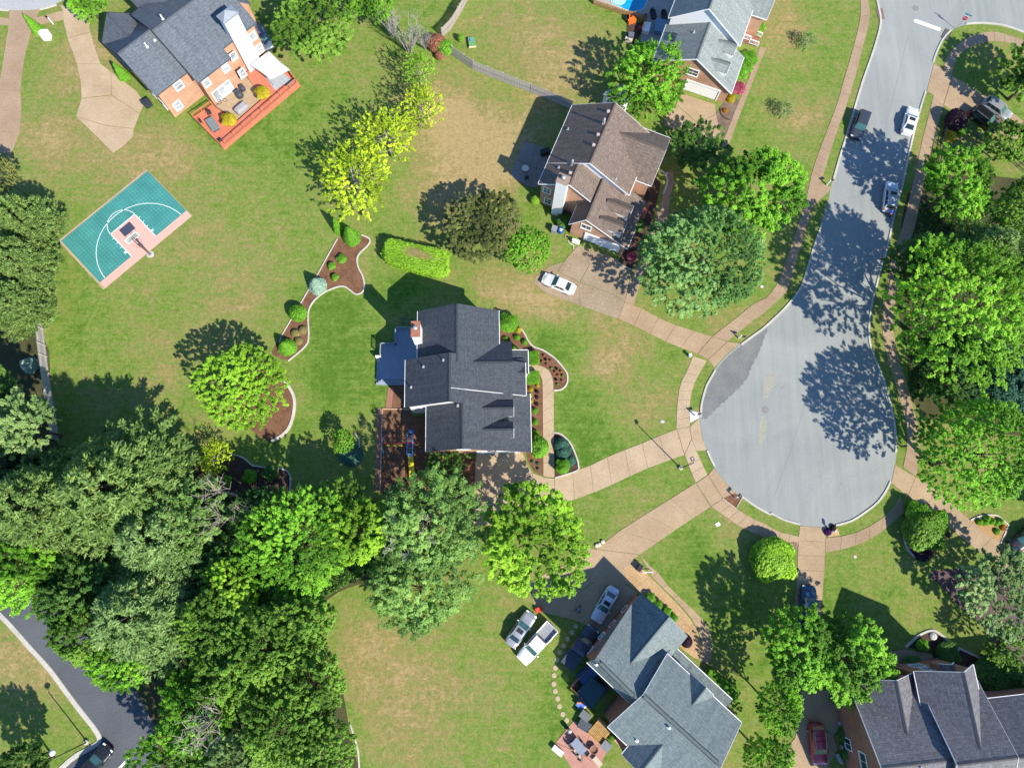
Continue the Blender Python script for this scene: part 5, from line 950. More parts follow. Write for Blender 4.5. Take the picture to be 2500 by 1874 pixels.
# clipped and garden shrubs
S_ = [
 ('conec', 'B2', 700, 300, 52, 3.6, 'hedge', 'narrower bright green arborvitae at the top of the mulch island', 'arborvitae'),
 ('conec', 'B2', 810, 380, 72, 3.8, 'hedge', 'wider bright green arborvitae at the top of the mulch island', 'arborvitae'),
 ('ballc', 'B2', 745, 592, 36, .8, 'hedge', 'largest of three small green balls in the mulch island', 'boxwood'),
 ('ballc', 'B2', 652, 652, 30, .7, 'hedge', 'left one of three small green balls in the mulch island', 'boxwood'),
 ('ballc', 'B2', 680, 750, 27, .7, 'hedge', 'lowest of three small green balls in the mulch island', 'boxwood'),
 ('conec', 'B2', 520, 800, 78, 2.6, 'spruce', 'blue-grey spruce in the mulch island', 'blue_spruce'),
 ('ball', 'B2', 370, 1050, 70, 2.0, 'hedge', 'leafy shrub with pale flowers in the mulch island', 'flowering_shrub'),
 ('mound', 'B2', 410, 1190, 38, .6, 'straw', 'upper right of three straw coloured clumps in the mulch island', 'shrub'),
 ('mound', 'B2', 345, 1218, 38, .6, 'straw', 'upper left of three straw coloured clumps in the mulch island', 'shrub'),
 ('mound', 'B2', 375, 1282, 36, .6, 'straw', 'lowest of three straw coloured clumps in the mulch island', 'shrub'),
 ('conec', 'B2', 262, 1320, 78, 2.4, 'hedge', 'green cone shrub at the foot of the mulch island', 'arborvitae'),
 ('conec', 'A2', 215, 1478, 70, 2.2, 'spruce', 'blue spruce behind the long fence at the left', 'blue_spruce'),
 ('ball', 'B1', 1610, 400, 66, 2.0, 'bright', 'green shrub at the corner of the picket fence', 'shrub'),
 ('ball', 'B1', 1540, 360, 75, 2.2, 'russet', 'russet shrub at the corner of the picket fence', 'shrub'),
 ('ball', 'B1', 1570, 460, 42, 1.2, 'russet', 'small russet shrub below the green corner shrub', 'shrub'),
 ('ball', 'B1', 1742, 320, 26, 1.3, 'bright', 'tiny sapling beside the toy table', 'sapling'),
 ('ballc', 'C2', 40, 1140, 46, 1.6, 'hedge', 'round green boxwood at the upper corner of the front bed', 'boxwood'),
 ('moundc', 'C2', 88, 1190, 26, .8, 'gold', 'yellow shrub at the tip of the front bed edging', 'shrub'),
 ('ballc', K5, 160, 190, 78, 2.0, 'hedge', 'large round boxwood at the upper right corner of the centre house', 'boxwood'),
 ('mound', K5, 235, 312, 28, .6, 'hedge', 'small green clump in the upper front bed, left of two', 'shrub'),
 ('mound', K5, 305, 356, 28, .6, 'hedge', 'small green clump in the upper front bed, right of two', 'shrub'),
 ('mound', K5, 130, 325, 25, .6, 'hedge', 'small green clump against the wall under the eave', 'shrub'),
 ('mound', K5, 215, 405, 24, .5, 'bright', 'small leafy clump beside the porch roof', 'shrub'),
 ('mound', K5, 425, 752, 20, .5, 'gold', 'yellow clump in the front bed nearest the walk', 'shrub'),
 ('mound', K5, 362, 790, 22, .5, 'gold', 'yellow clump in the front bed, first from the square hedge', 'shrub'),
 ('mound', K5, 358, 845, 20, .5, 'gold', 'yellow clump in the front bed, second from the square hedge', 'shrub'),
 ('mound', K5, 362, 900, 20, .5, 'gold', 'yellow clump in the front bed, third from the square hedge', 'shrub'),
 ('mound', K5, 418, 810, 18, .4, 'plum', 'dark purple clump in the front bed, upper of three', 'shrub'),
 ('mound', K5, 418, 862, 18, .4, 'plum', 'dark purple clump in the front bed, middle of three', 'shrub'),
 ('mound', K5, 416, 925, 18, .4, 'plum', 'dark purple clump in the front bed, lower of three', 'shrub'),
 ('mound', K5, 400, 985, 30, .7, 'hedge', 'green clump in the front bed below the purple clumps', 'shrub'),
 ('mound', K5, 402, 1090, 30, .7, 'hedge', 'green clump in the front bed between walk and garage', 'shrub'),
 ('ball', K5, 405, 1195, 32, .9, 'hedge', 'green clump just above the leafy small tree by the garage', 'shrub'),
 ('mound', K5, 375, 1455, 16, .3, 'teal', 'bluish low plant at the driveway corner, left of three', 'plant'),
 ('mound', K5, 425, 1470, 16, .3, 'teal', 'bluish low plant at the driveway corner, right of three', 'plant'),
 ('mound', K5, 427, 1520, 16, .3, 'teal', 'bluish low plant at the driveway corner, lowest of three', 'plant'),
 ('moundc', K5, 640, 1300, 66, 1.0, 'teal', 'blue-green juniper in the bed beside the driveway, upper', 'juniper'),
 ('moundc', K5, 665, 1375, 70, 1.0, 'teal', 'blue-green juniper in the bed beside the driveway, middle', 'juniper'),
 ('moundc', K5, 725, 1440, 48, .9, 'teal', 'blue-green juniper in the bed beside the driveway, lower', 'juniper'),
 ('ballc', K5, 660, 1505, 60, 1.7, 'hedge', 'round green boxwood in the bed beside the driveway', 'boxwood'),
 ('moundc', 'B3', 810, 650, 95, .5, 'teal', 'dark teal ivy mound in the shaded lawn bed', 'ivy'),
 ('ballc', 'A3', 2115, 835, 52, 1.0, 'hedge', 'round shrub in the dark mulch bed, right one', 'shrub'),
 ('ballc', 'A3', 1902, 882, 45, .9, 'hedge', 'round shrub in the dark mulch bed, left one', 'shrub'),
 ('ballc', 'B3', 140, 800, 60, 1.2, 'deep', 'dark round shrub at the edging of the dark mulch bed', 'shrub'),
 ('ballc', 'B3', 130, 1090, 60, 1.2, 'deep', 'dark shrub at the bottom of the dark mulch bed', 'shrub'),
 ('ballc', 'F', 1665, 1205, 42, 2.8, 'lime', 'round lime green shrub on the lawn left of the lower driveway', 'shrub'),
 ('ballc', 'D3', 1360, 1290, 150, 3.4, 'green', 'large green hedge clump beside the cul-de-sac driveway', 'shrub'),
 ('ballc', 'D3', 1460, 1240, 105, 2.6, 'hedge', 'bright clipped hedge on the right of the hedge clump', 'hedge'),
 ('ballc', 'D3', 1310, 1150, 80, 2.6, 'hedge', 'bright clipped hedge at the top of the hedge clump', 'hedge'),
 ('mound', 'D3', 1370, 1470, 80, 1.0, 'plum', 'purple low shrub below the hedge clump', 'shrub'),
 ('mound', 'D3', 560, 1305, 32, .6, 'violet', 'purple flowers at the foot of the mailbox below the cul-de-sac', 'flowers'),
 ('mound', 'D3', 605, 1268, 26, .5, 'plum', 'dark purple flowers beside the mailbox below the cul-de-sac', 'flowers'),
 ('ballc', 'C1', 2035, 500, 62, 1.3, 'hedge', 'rounded green hedge beside the pool house front walk', 'hedge'),
 ('ballc', 'C1', 2000, 560, 58, 1.3, 'hedge', 'second rounded green hedge beside the pool house front walk', 'hedge'),
 ('ballc', 'C1', 1960, 620, 48, 1.1, 'hedge', 'small rounded green hedge next to the pink flowers', 'hedge'),
 ('ballc', 'C1', 1945, 740, 55, 1.2, 'pink', 'pink flowering shrub at the corner of the pool house garage', 'flowering_shrub'),
 ('mound', 'C1', 1885, 825, 38, .8, 'gold', 'yellow shrub below the pink flowering shrub', 'shrub'),
 ('mound', 'C1', 1835, 930, 24, .4, 'orange', 'orange clump in the gravelly bed beside the garage', 'flowers'),
 ('mound', 'C1', 1790, 1075, 22, .4, 'green', 'small green clump at the tip of the gravelly bed', 'shrub'),
 ('ballc', 'C1', 2110, 80, 85, 1.6, 'green', 'green shrub at the top right corner of the pool house', 'shrub'),
 ('ballc', 'C1', 2095, 220, 62, 1.2, 'hedge', 'bright green shrub beside the white porch steps', 'shrub'),
 ('ball', 'C2', 1045, 575, 42, 1.0, 'pink', 'pink flowering shrub at the right corner of the brown roofed garage', 'flowering_shrub'),
 ('mound', 'C2', 1100, 300, 60, .8, 'deep', 'dark green shrub along the shaded front walk', 'shrub'),
 ('ball', 'C2', 230, 95, 38, 1.1, 'lime', 'small lime shrub at the wall left of the white chimney', 'shrub'),
 ('ball', 'C2', 470, 270, 62, 1.4, 'deep', 'dark shrub behind the blue and grey bins', 'shrub'),
 ('ball', 'D1', 1640, 1010, 85, 2.6, 'plum', 'purple leafed small tree at the end of the iron fence', 'shrub'),
 ('moundc', 'D1', 1595, 1140, 48, 1.0, 'gold', 'golden shrub below the purple leafed tree', 'shrub'),
 ('mound', 'D1', 1690, 1090, 45, 1.0, 'bright', 'green shrub between the golden shrub and the iron fence', 'shrub'),
 
 
 ('ballc', 'D4', 1352, 632, 46, 1.0, 'hedge', 'round bright boxwood in the stone edged bed', 'boxwood'),
 ('ballc', 'D4', 1560, 680, 85, 1.0, 'deep', 'dark shrub in the stone edged bed', 'shrub'),
 ('ballc', 'D4', 1260, 830, 100, 1.2, 'deep', 'dark hedge under the windows of the brick house', 'hedge'),
 ('ballc', 'D4', 2020, 880, 190, 2.4, 'deep', 'large dark shrub at the right corner of the brick house', 'shrub'),
 ('ballc', 'D4', 720, 1380, 72, 1.2, 'deep', 'dark round shrub beside the red car driveway, upper', 'shrub'),
 ('ballc', 'D4', 770, 1500, 85, 1.2, 'deep', 'dark round shrub beside the red car driveway, lower', 'shrub'),
 ('mound', 'C4', 875, 1400, 32, .6, 'green', 'spiky green plant by the patio of the bottom house', 'plant'),
 ('ballc', 'C4', 1200, 225, 38, .9, 'hedge', 'small round shrub along the pebble bed, first of four', 'shrub'),
 ('ballc', 'C4', 1270, 285, 36, .9, 'hedge', 'small round shrub along the pebble bed, second of four', 'shrub'),
 ('ballc', 'C4', 1335, 340, 36, .9, 'hedge', 'small round shrub along the pebble bed, third of four', 'shrub'),
 ('ballc', 'C4', 1395, 395, 34, .9, 'hedge', 'small round shrub along the pebble bed, fourth of four', 'shrub'),
 ('mound', 'C4', 1510, 590, 52, .8, 'plum', 'purple shrub in the pebble bed near the porch', 'shrub'),
 ('conec', 'A1', 265, 192, 52, 3.6, 'hedge', 'bright green arborvitae by the top-left driveway', 'arborvitae'),
 ('conec', 'A1', 1005, 590, 52, 3.2, 'hedge', 'bright green arborvitae against the slate blue house', 'arborvitae'),
]
for k, t, x, y, r, h_, m_, la, nm in S_: shrub(k, t, x, y, r, h_, m_, la, nm, nm.replace('_', ' '))
e = shrub('ballc', K5, 440, 1320, 88, 2.6, 'bright', 'leafy round small tree at the lower front corner of the garage', 'tree', 'tree')
# clipped hedges
def hedge(t, x0, y0, x1, y1, w, h, mat, label):
    a, b = PZ(t, h*.6, x0, y0, x1, y1); d = b-a; m = (a+b)/2; e = thing('hedge', label, 'hedge', (m.x, m.y, 0), math.atan2(d.y, d.x))
    share('foliage', SH['boxc'], e, sc=(d.length/2, w/2, h), mat=LM[mat]); share('stem', STEM, e, sc=(.8, .8, h*.8)); return e
e = hedge('B2', 1115, 520, 1620, 655, 3.4, 2.0, 'lime', 'long clipped lime green hedge in the lawn above the centre house'); share('straw_top', SH['moundc'], e, (.3, .5, 1.86), 0, (3.2, .8, .32), LM['straw'])
hedge(K5, 345, 502, 432, 502, 1.7, 1.0, 'hedge', 'square clipped hedge above the porch walk')
hedge(K5, 315, 680, 435, 685, 1.6, 1.0, 'hedge', 'square clipped hedge below the porch walk')
hedge('C4', 1690, 850, 1925, 1050, 1.3, 1.0, 'hedge', 'clipped green hedge in front of the porch of the bottom house')
for i, (x, y) in enumerate(((1840, 1220), (1890, 1225), (1905, 1190), (1945, 1215), (1985, 1230), (2015, 1215))):
    shrub('moundc', 'D3', x, y, 27, .6, 'bright', 'small leafy green plant in the orange straw bed, %s from the left' % ('first', 'second', 'third', 'fourth', 'fifth', 'sixth')[i], 'plant', 'plant', 'green plants in the straw bed')
shrub('mound', 'D3', 2035, 1265, 28, .5, 'orange', 'orange flowers at the end of the straw bed', 'flowers', 'flowers'); shrub('mound', 'D3', 1985, 1302, 28, .5, 'bright', 'single green plant standing apart in the straw bed', 'plant', 'plant')
# roses in the front bed
for i, (x, y, m_) in enumerate(((480, 480, 'red'), (500, 515, 'plum'), (545, 525, 'pink'), (465, 535, 'pink'), (510, 560, 'red'), (550, 595, 'green'), (585, 630, 'pink'), (615, 660, 'pink'), (640, 625, 'orange'), (600, 600, 'plum'), (655, 665, 'green'), (605, 745, 'green'), (595, 700, 'plum'), (650, 710, 'red'))):
    shrub('mound', K5, x, y, 13, .35, {'pink': 'russet', 'red': 'russet'}.get(m_, m_), {'pink': 'salmon', 'red': 'reddish', 'plum': 'dark purple', 'orange': 'orange', 'green': 'leafy green'}[m_]+' small rose bush in the front bed by the porch', 'rose_bush', 'rose bush', 'rose bushes in the front bed')
# ================================================================ VEHICLES
M_TYRE = flat('tyre_rubber', (.02, .02, .021), .9, .2); M_RIM = flat('alloy_rim', (.5, .5, .52), .35, .5, .7)
M_CGLASS = glass_mat('car_glass', (.02, .035, .04)); M_WGLASS = glass_mat('windscreen_glass', (.035, .10, .10))
M_HEAD = flat('headlamp', (.75, .78, .8), .15, .6); M_TAIL = flat('tail_lamp', (.4, .015, .012), .2, .6)
_wheel = {}
def wheel_mesh(r):
    if r not in _wheel:
        t = MB().tube([(0, -.11, 0), (0, -.09, 0), (0, .09, 0), (0, .11, 0)], [r*.9, r, r, r*.9], 18).mesh('tyre', M_TYRE, True)
        q = MB().tube([(0, -.125, 0), (0, .125, 0)], [r*.62, r*.62], 14).mesh('rim', M_RIM); _wheel[r] = (t, q)
    return _wheel[r]
CT = dict(sedan=dict(L=4.75, W=1.82, H=1.44, belt=.90, hood=.76, deck=.93, cab=(.95, -1.72), roof=(.22, -1.02), wr=.74),
          suv=dict(L=4.65, W=1.88, H=1.72, belt=1.03, hood=.95, deck=1.03, cab=(1.10, -2.12), roof=(.42, -1.82), wr=.78),
          wagon=dict(L=4.75, W=1.86, H=1.62, belt=.98, hood=.9, deck=.98, cab=(1.15, -2.2), roof=(.4, -1.75), wr=.77),
          pickup=dict(L=5.75, W=2.0, H=1.85, belt=1.12, hood=1.04, deck=1.1, cab=(1.35, -.95), roof=(.72, -.72), wr=.80))
def car(kind, t, rx, ry, fx, fy, color, label, name='car', sunroof=False, rails=False, cover=None, open_hatch=False, metal=.25, cat='car', z=0.05, L=None):
    p = dict(CT[kind]); a, b = PZ(t, .75, rx, ry, fx, fy); d = b-a; m = (a+b)/2; e = thing(name, label, cat, (m.x, m.y, z), math.atan2(d.y, d.x))
    if L: k = L/p['L']; p['L'] = L; p['cab'] = tuple(x*k for x in p['cab']); p['roof'] = tuple(x*k for x in p['roof'])
    pm = paint_mat('paint_%d_%d_%d' % tuple(int(c*1000) for c in color), color, metal); hl, w0, H_ = p['L']/2, p['W']/2, p['H']; belt, hood, deck = p['belt'], p['hood'], p['deck']; c0, c1 = p['cab']; r0, r1 = p['roof']
    back = c1+.1 if kind == 'pickup' else -hl
    xs = [back+(hl-back)*i/15 for i in range(16)]; rings = []
    for x in xs:
        u = x/hl; w = w0*(1-.22*max(0, abs(u)-.72)**1.4/.28**1.4)
        if x > c0: zt = hood+(belt-hood)*max(0, 1-(x-c0)/.5)-.26*max(0, (u-.80)/.20)**2
        elif x < c1 and kind != 'pickup': zt = deck-.10*max(0, (-u-.9)/.1)
        else: zt = belt
        rings.append([(x, s*w*f, zt*g+dz) for s, f, g, dz in ((-1, .93, 0, .2), (-1, 1, 0, .34), (-1, 1.0, .66, 0), (-1, .965, .9, 0), (-1, .86, 1, 0), (-1, .5, 1, .03), (1, .5, 1, .03), (1, .86, 1, 0), (1, .965, .9, 0), (1, 1.0, .66, 0), (1, 1, 0, .34), (1, .93, 0, .2))])
    n = 12; mb = MB().add([v for r in rings for v in r], [(i*n+k, i*n+(k+1) % n, (i+1)*n+(k+1) % n, (i+1)*n+k)[::-1] for i in range(15) for k in range(n)]+[tuple(range(n)), tuple(15*n+k for k in range(n))[::-1]])
    body = mb.build('body', pm, e, True); b_ = body.modifiers.new('edge', 'EDGE_SPLIT'); b_.split_angle = R(50)
    wb, wr = w0*.90, w0*p['wr']; zb = belt-.02
    B = [Vector((c0, -wb, zb)), Vector((c0, wb, zb)), Vector((c1, wb*.97, zb)), Vector((c1, -wb*.97, zb))]; T = [Vector((r0, -wr, H_-.06)), Vector((r0, wr, H_-.06)), Vector((r1, wr*.95, H_-.06)), Vector((r1, -wr*.95, H_-.06))]
    MB().add(B+T, [(0, 1, 5, 4), (1, 2, 6, 5), (2, 3, 7, 6), (3, 0, 4, 7), (4, 5, 6, 7)]).build('pillars', pm, e)
    k = 6; rv = []; 
    for i in range(k+1):
        u = i/k; x = r0+.04+(r1-r0-.08)*u
        for j in range(7):
            v = -1+2*j/6; rv.append((x, wr*1.02*v, H_-.05+.06*(1-abs(v)**3)*(1-abs(2*u-1)**4)))
    MB().add(rv, [(i*7+j, i*7+j+1, i*7+7+j+1, i*7+7+j)[::-1] for i in range(k) for j in range(6)]).build('roof', pm, e, True)
    def patch(q, u0, u1, v0, v1, nm, mat, off=.015):
        f = lambda u, v: (q[0].lerp(q[1], u)).lerp(q[3].lerp(q[2], u), v); pts = [f(u0, v0), f(u1, v0), f(u1, v1), f(u0, v1)]
        nn = (pts[1]-pts[0]).cross(pts[3]-pts[0]).normalized(); c = (pts[0]+pts[2])/2
        if nn.dot(c-Vector(((c0+c1)/2, 0, .9))) < 0: nn = -nn
        return MB().poly3([x+nn*off for x in pts], nn, off*.9).build(nm, mat, e)
    patch([B[0], B[1], T[1], T[0]], .06, .94, .06, .93, 'windscreen', M_WGLASS)
    if not open_hatch: patch([B[3], B[2], T[2], T[3]], .08, .92, .12 if kind != 'sedan' else .06, .92, 'rear_window', M_CGLASS)
    for sgn, q in ((1, [B[1], B[2], T[2], T[1]]), (-1, [B[0], B[3], T[3], T[0]])):
        sp = {'sedan': ((.13, .47), (.50, .80)), 'suv': ((.10, .38), (.41, .68), (.71, .93)), 'wagon': ((.10, .38), (.41, .68), (.71, .93)), 'pickup': ((.1, .52), (.56, .92))}[kind]
        for u0, u1 in sp: patch(q, u0, u1, .10, .88, 'side_window', M_CGLASS)
    wr_ = .36 if kind in ('pickup', 'suv') else .33; tm, rm = wheel_mesh(wr_)
    for sx in (hl*.62, -hl*.58):
        for sy in (-1, 1):
            o = share('wheel', tm, e, (sx, sy*(w0-.10), wr_-.04)); share('rim', rm, o)
    for sy in (-1, 1):
        MB().box((hl-.15, sy*w0*.66, hood*.78), (.22, .36, .14)).build('headlight', M_HEAD, e, bevel=.03)
        MB().box((-hl+.09, sy*w0*.74, deck*.82), (.16, .32, .16)).build('taillight', M_TAIL, e, bevel=.03)
        MB().box((c0-.32, sy*(w0+.09), belt+.03), (.16, .2, .13)).build('mirror', pm, e, bevel=.03)
    MB().box((hl-.03, 0, .42), (.16, w0*1.5, .26)).build('bumper', pm if color[0] > .1 else M_BLACK, e, bevel=.04); MB().box((-hl+.03, 0, .45), (.16, w0*1.6, .26)).build('bumper', pm, e, bevel=.04)
    if sunroof: MB().box((r0-.42, 0, H_+.012), (.52, wr*1.25, .02)).build('sunroof', M_BLACK, e)
    if rails:
        for sy in (-1, 1): MB().tube([(r0-.05, sy*wr*.93, H_), (r0-.15, sy*wr*.93, H_+.07), (r1+.2, sy*wr*.9, H_+.07), (r1+.1, sy*wr*.9, H_)], .028, 6).build('roof_rail', M_RIM, e)
        for xx in (r0-.9, r0-1.5): MB().box((xx, 0, H_+.055), (.05, wr*1.8, .025)).build('crossbar', M_BLACK, e)
    if kind == 'pickup':
        x0, x1 = -hl, c1+.1; zt = 1.1
        o = MB().b2(x0, x1, -w0+.02, -w0+.12, .45, zt).b2(x0, x1, w0-.12, w0-.02, .45, zt).b2(x0, x0+.09, -w0+.12, w0-.12, .5, zt-.02).build('bed_sides', pm, e, bevel=.02)
        MB().b2(x0+.05, x1, -w0+.1, w0-.1, .42, .62).build('bed_floor', flat('bed_liner', (.03, .03, .033), .8, .3) if cover != 'ribs' else flat('bed_grey', (.35, .37, .4), .6, .4), e)
        if cover == 'flat': MB().b2(x0+.03, x1-.02, -w0+.06, w0-.06, zt+.004, zt+.05).build('bed_cover', flat('tonneau_black', (.05, .065, .09), .7, .3), e)
        if cover == 'ribs':
            for i in range(13): MB().b2(x0+.12, x1-.05, -w0+.16+i*.13, -w0+.22+i*.13, .621, .66).build('bed_rib', flat('bed_grey', (.35, .37, .4), .6, .4), e)
    if open_hatch:
        q = MB().poly3([(r1+.05, -wr*.9, H_), (r1+.05, wr*.9, H_), (r1-.95, wr*.85, H_+.42), (r1-.95, -wr*.85, H_+.42)], (0, 0, 1), .07).build('tailgate', pm, e); MB().poly3([(r1-.2, -wr*.7, H_+.12), (r1-.2, wr*.7, H_+.12), (r1-.75, wr*.66, H_+.36), (r1-.75, -wr*.66, H_+.36)], (0, 0, 1), .03).build('rear_window', M_CGLASS, q)
        MB().add([(c1+.02, -wb*.8, zb), (c1+.02, wb*.8, zb), (r1, wr*.8, H_-.1), (r1, -wr*.8, H_-.1)], [(0, 1, 2, 3)]).build('cargo_opening', M_BLACK, e)
    return e
WH, SI, BK, NV = (.78, .79, .80), (.42, .43, .45), (.012, .013, .015), (.05, .06, .075)
car('suv', 'D1', 866, 945, 792, 1160, NV, 'dark grey crossover parked on the left side of the street')
car('sedan', 'D1', 1222, 1130, 1283, 905, WH, 'white sedan with black sunroof on the right side of the street', sunroof=True, z=.02)
K3 = (2120, 420, 12.75)
suvW = car('suv', K3, 640, 1180, 740, 345, (.55, .6, .66), 'white sport utility vehicle with its rear door open in the tree shade', sunroof=True, rails=True, z=.02)
car('suv', 'D1', 1778, 925, 1985, 1085, BK, 'black sport utility vehicle on the right hand driveway', rails=True, L=4.8)
car('wagon', 'D1', 1885, 850, 2085, 985, SI, 'silver car beside the black one on the right hand driveway', L=4.5, metal=.5)
car('sedan', 'C2', 572, 862, 288, 742, WH, 'white sedan on the driveway of the brown roofed house')
car('sedan', 'C4', 8, 630, 210, 345, SI, 'silver sedan half under the lime tree beside the pickups', sunroof=True, metal=.5)
car('pickup', 'C4', 400, 430, 85, 785, WH, 'white pickup truck with ribbed empty bed on the grass', 'pickup_truck', cat='pickup truck', cover='ribs')
car('pickup', 'C4', 490, 805, 728, 468, (.045, .06, .085), 'dark pickup truck with covered bed beside the brick wall', 'pickup_truck', cat='pickup truck', cover='flat')
car('sedan', 'C4', 905, 128, 738, 430, (.6, .63, .67), 'pale silver sedan with sunroof in the house shadow', sunroof=True, metal=.4)
car('pickup', 'D4', 385, 480, 392, 150, (.03, .06, .12), 'dark blue pickup truck on the shaded lower driveway', 'pickup_truck', cat='pickup truck')
car('wagon', 'D4', 455, 1285, 492, 1622, (.32, .03, .055), 'red car with silver roof rails on the bottom right driveway', rails=True, L=4.7)
car('sedan', 'A4', 690, 1740, 895, 1500, (.02, .022, .026), 'black car at the bottom edge by the service road kerb')
K7 = (2340, 1200, 7.54)
car('sedan', K7, 1330, 760, 1110, 960, BK, 'black car cut by the right edge beside the straw bed')
car('sedan', K7, 1080, 1180, 1330, 1420, (.02, .05, .07), 'dark teal car at the right edge half hidden by the sage tree')
car('suv', 'B1', 30, 240, 115, 400, (.10, .14, .2), 'blue grey car behind the slate blue house under the tree', L=4.4)
for i, (x, y) in enumerate(((-.1, .3), (.25, -.2), (-.3, -.35), (.1, .05), (-.4, .1))):
    p = PZ('D4', .9, 380, 455)[0]; o = MB().lathe([(.16, 0), (.2, .15), (.12, .32)], 8, (p.x+x, p.y+y, .67)).build('bag', flat('bag_%d' % i, ((.5, .5, .52), (.3, .3, .35), (.1, .2, .4), (.6, .58, .55), (.08, .09, .1))[i], .8, .2), None, True)
    tag(o, 'rubbish bag heaped in the bed of the dark blue pickup', 'bag', 'bags in the pickup bed')
# ---------------------------------------------------------------- person loading the white vehicle
M_SKIN = flat('skin', (.45, .27, .19), .6, .3); M_HAIR = flat('hair_dark', (.03, .02, .015), .8, .2)
def skin(name, pts, edges, rad, mat, parent, root=0):
    me = bpy.data.meshes.new(name); me.from_pydata(pts, edges, []); o = bpy.data.objects.new(name, me); COL.objects.link(o); o.parent = parent
    m = o.modifiers.new('skin', 'SKIN'); me.skin_vertices[0].data[root].use_root = True
    for i, r in enumerate(rad): me.skin_vertices[0].data[i].radius = (r, r)
    m.use_smooth_shade = True; s = o.modifiers.new('sub', 'SUBSURF'); s.levels = 1; s.render_levels = 2; me.materials.append(mat); return o
def person(loc, rz, label):
    e = thing('person', label, 'person', loc, rz)
    pel = (0, 0, .92); ch = (.28, 0, 1.28); nk = (.40, 0, 1.42); hd = (.50, 0, 1.54)
    pts = [pel, (.15, 0, 1.1), ch, nk, hd, (.58, 0, 1.62), (.02, .10, .88), (.04, .12, .48), (-.02, .12, .08), (.16, .13, .04), (.02, -.10, .88), (-.10, -.12, .48), (-.14, -.12, .08), (.04, -.13, .04),
           (.30, .2, 1.32), (.48, .25, 1.12), (.70, .2, 1.10), (.30, -.2, 1.32), (.50, -.25, 1.14), (.72, -.18, 1.10)]
    ed = [(0, 1), (1, 2), (2, 3), (3, 4), (4, 5), (0, 6), (6, 7), (7, 8), (8, 9), (0, 10), (10, 11), (11, 12), (12, 13), (2, 14), (14, 15), (15, 16), (2, 17), (17, 18), (18, 19)]
    skin('body', pts, ed, [.14, .13, .14, .06, .09, .075, .09, .065, .045, .04, .09, .065, .045, .04, .07, .05, .035, .07, .05, .035], M_SKIN, e)
    for s in (1, -1):
        for k in range(5):
            yy = s*.19+(k-2)*.018; b0 = Vector((.72, yy, 1.095)); f = Vector((.05 if k else .03, s*(-.03 if k == 0 else .0), -.01)); MB().tube([b0, b0+f, b0+f*1.5+Vector((0, 0, -.02))], [.009, .009, .007], 6).build('finger', M_SKIN, e)
    skin('shirt', [(.02, 0, .96), (.15, 0, 1.1), (.28, 0, 1.29), (.30, .2, 1.33), (.45, .245, 1.16), (.30, -.2, 1.33), (.46, -.245, 1.17)], [(0, 1), (1, 2), (2, 3), (3, 4), (2, 5), (5, 6)], [.17, .165, .17, .095, .075, .095, .075], flat('shirt_blue', (.02, .06, .42), .8, .2), e)
    skin('trousers', [(0, 0, .94), (.02, .10, .86), (.04, .12, .48), (-.02, .12, .12), (.02, -.10, .86), (-.10, -.12, .48), (-.14, -.12, .12)], [(0, 1), (1, 2), (2, 3), (0, 4), (4, 5), (5, 6)], [.16, .11, .085, .07, .11, .085, .07], flat('trousers_dark', (.015, .017, .03), .85, .2), e)
    skin('hair', [(.46, 0, 1.60), (.55, 0, 1.66)], [(0, 1)], [.095, .085], M_HAIR, e); return e
a = PZ(K3, .6, 665, 1340)[0]; b = PZ(K3, .6, 700, 900)[0]; person((a.x, a.y, .02), math.atan2(b.y-a.y, b.x-a.x), 'person in blue shirt bending at the back of the white vehicle')
# ================================================================ STREET FURNITURE, DECKS, PLAY EQUIPMENT
M_WOODG = flat('weathered_wood', (.30, .27, .25), .9, .15, var=.3, scale=1.5); M_WOODY = flat('honey_wood', (.42, .26, .10), .8, .2, var=.25, scale=2); M_DECKR = flat('deck_stain_red', (.52, .17, .105), .7, .25, var=.12, scale=1.5)
M_DECKB = flat('deck_paint_grey_blue', (.24, .29, .36), .6, .3, var=.08, scale=1.5); M_BLUE = flat('blue_pipe', (.05, .25, .62), .4, .4, var=.05); M_RED = flat('red_pipe', (.55, .03, .06), .4, .4, var=.05); M_YEL = flat('yellow_plastic', (.62, .50, .03), .4, .4, var=.08)
def at(t, x, y, z=0.0): return PZ(t, z, x, y)[0]
M_WOODL = flat('weathered_wood_pale', (.40, .375, .36), .9, .15, var=.3, scale=1.5)
# ---- street lamps
def lamp(bt, bx, by, ht, hx, hy, H_, label, white):
    b = at(bt, bx, by); hd = at(ht, hx, hy, H_); e = thing('street_lamp', label, 'street lamp', (b.x, b.y, 0)); o = hd-b; m = flat('lamp_bronze', (.03, .03, .035), .5, .4)
    MB().lathe([(.28, 0), (.28, .3), (.2, .34)], 14).build('footing', M_KERB, e); MB().tube([(0, 0, .3), (0, 0, H_*.97)], [.085, .055], 8).build('pole', m, e)
    MB().tube([(0, 0, H_*.95), (o.x*.6, o.y*.6, H_+.02), (o.x, o.y, H_)], .035, 6).build('arm', m, e)
    a = math.atan2(o.y, o.x)
    if white: q = MB().lathe([(.05, -.12), (.34, -.06), (.36, 0), (.2, .12), (.03, .16)], 14, (o.x, o.y, H_)).build('lamp_head', flat('lamp_white', (.72, .72, .66), .4, .4), e, True)
    else:
        q = MB().box((o.x, o.y, H_), (.5, .42, .16), a).build('lamp_head', m, e, bevel=.03)
        MB().box((o.x, o.y, H_+.085), (.3, .26, .02), a).build('photocell_plate', flat('lamp_grey', (.3, .32, .36), .4, .5), q)
lamp('C3', 1455, 768, 'C3', 1555, 690, 6.9, 'tall dark street lamp with square head beside the cul-de-sac sidewalk', False)
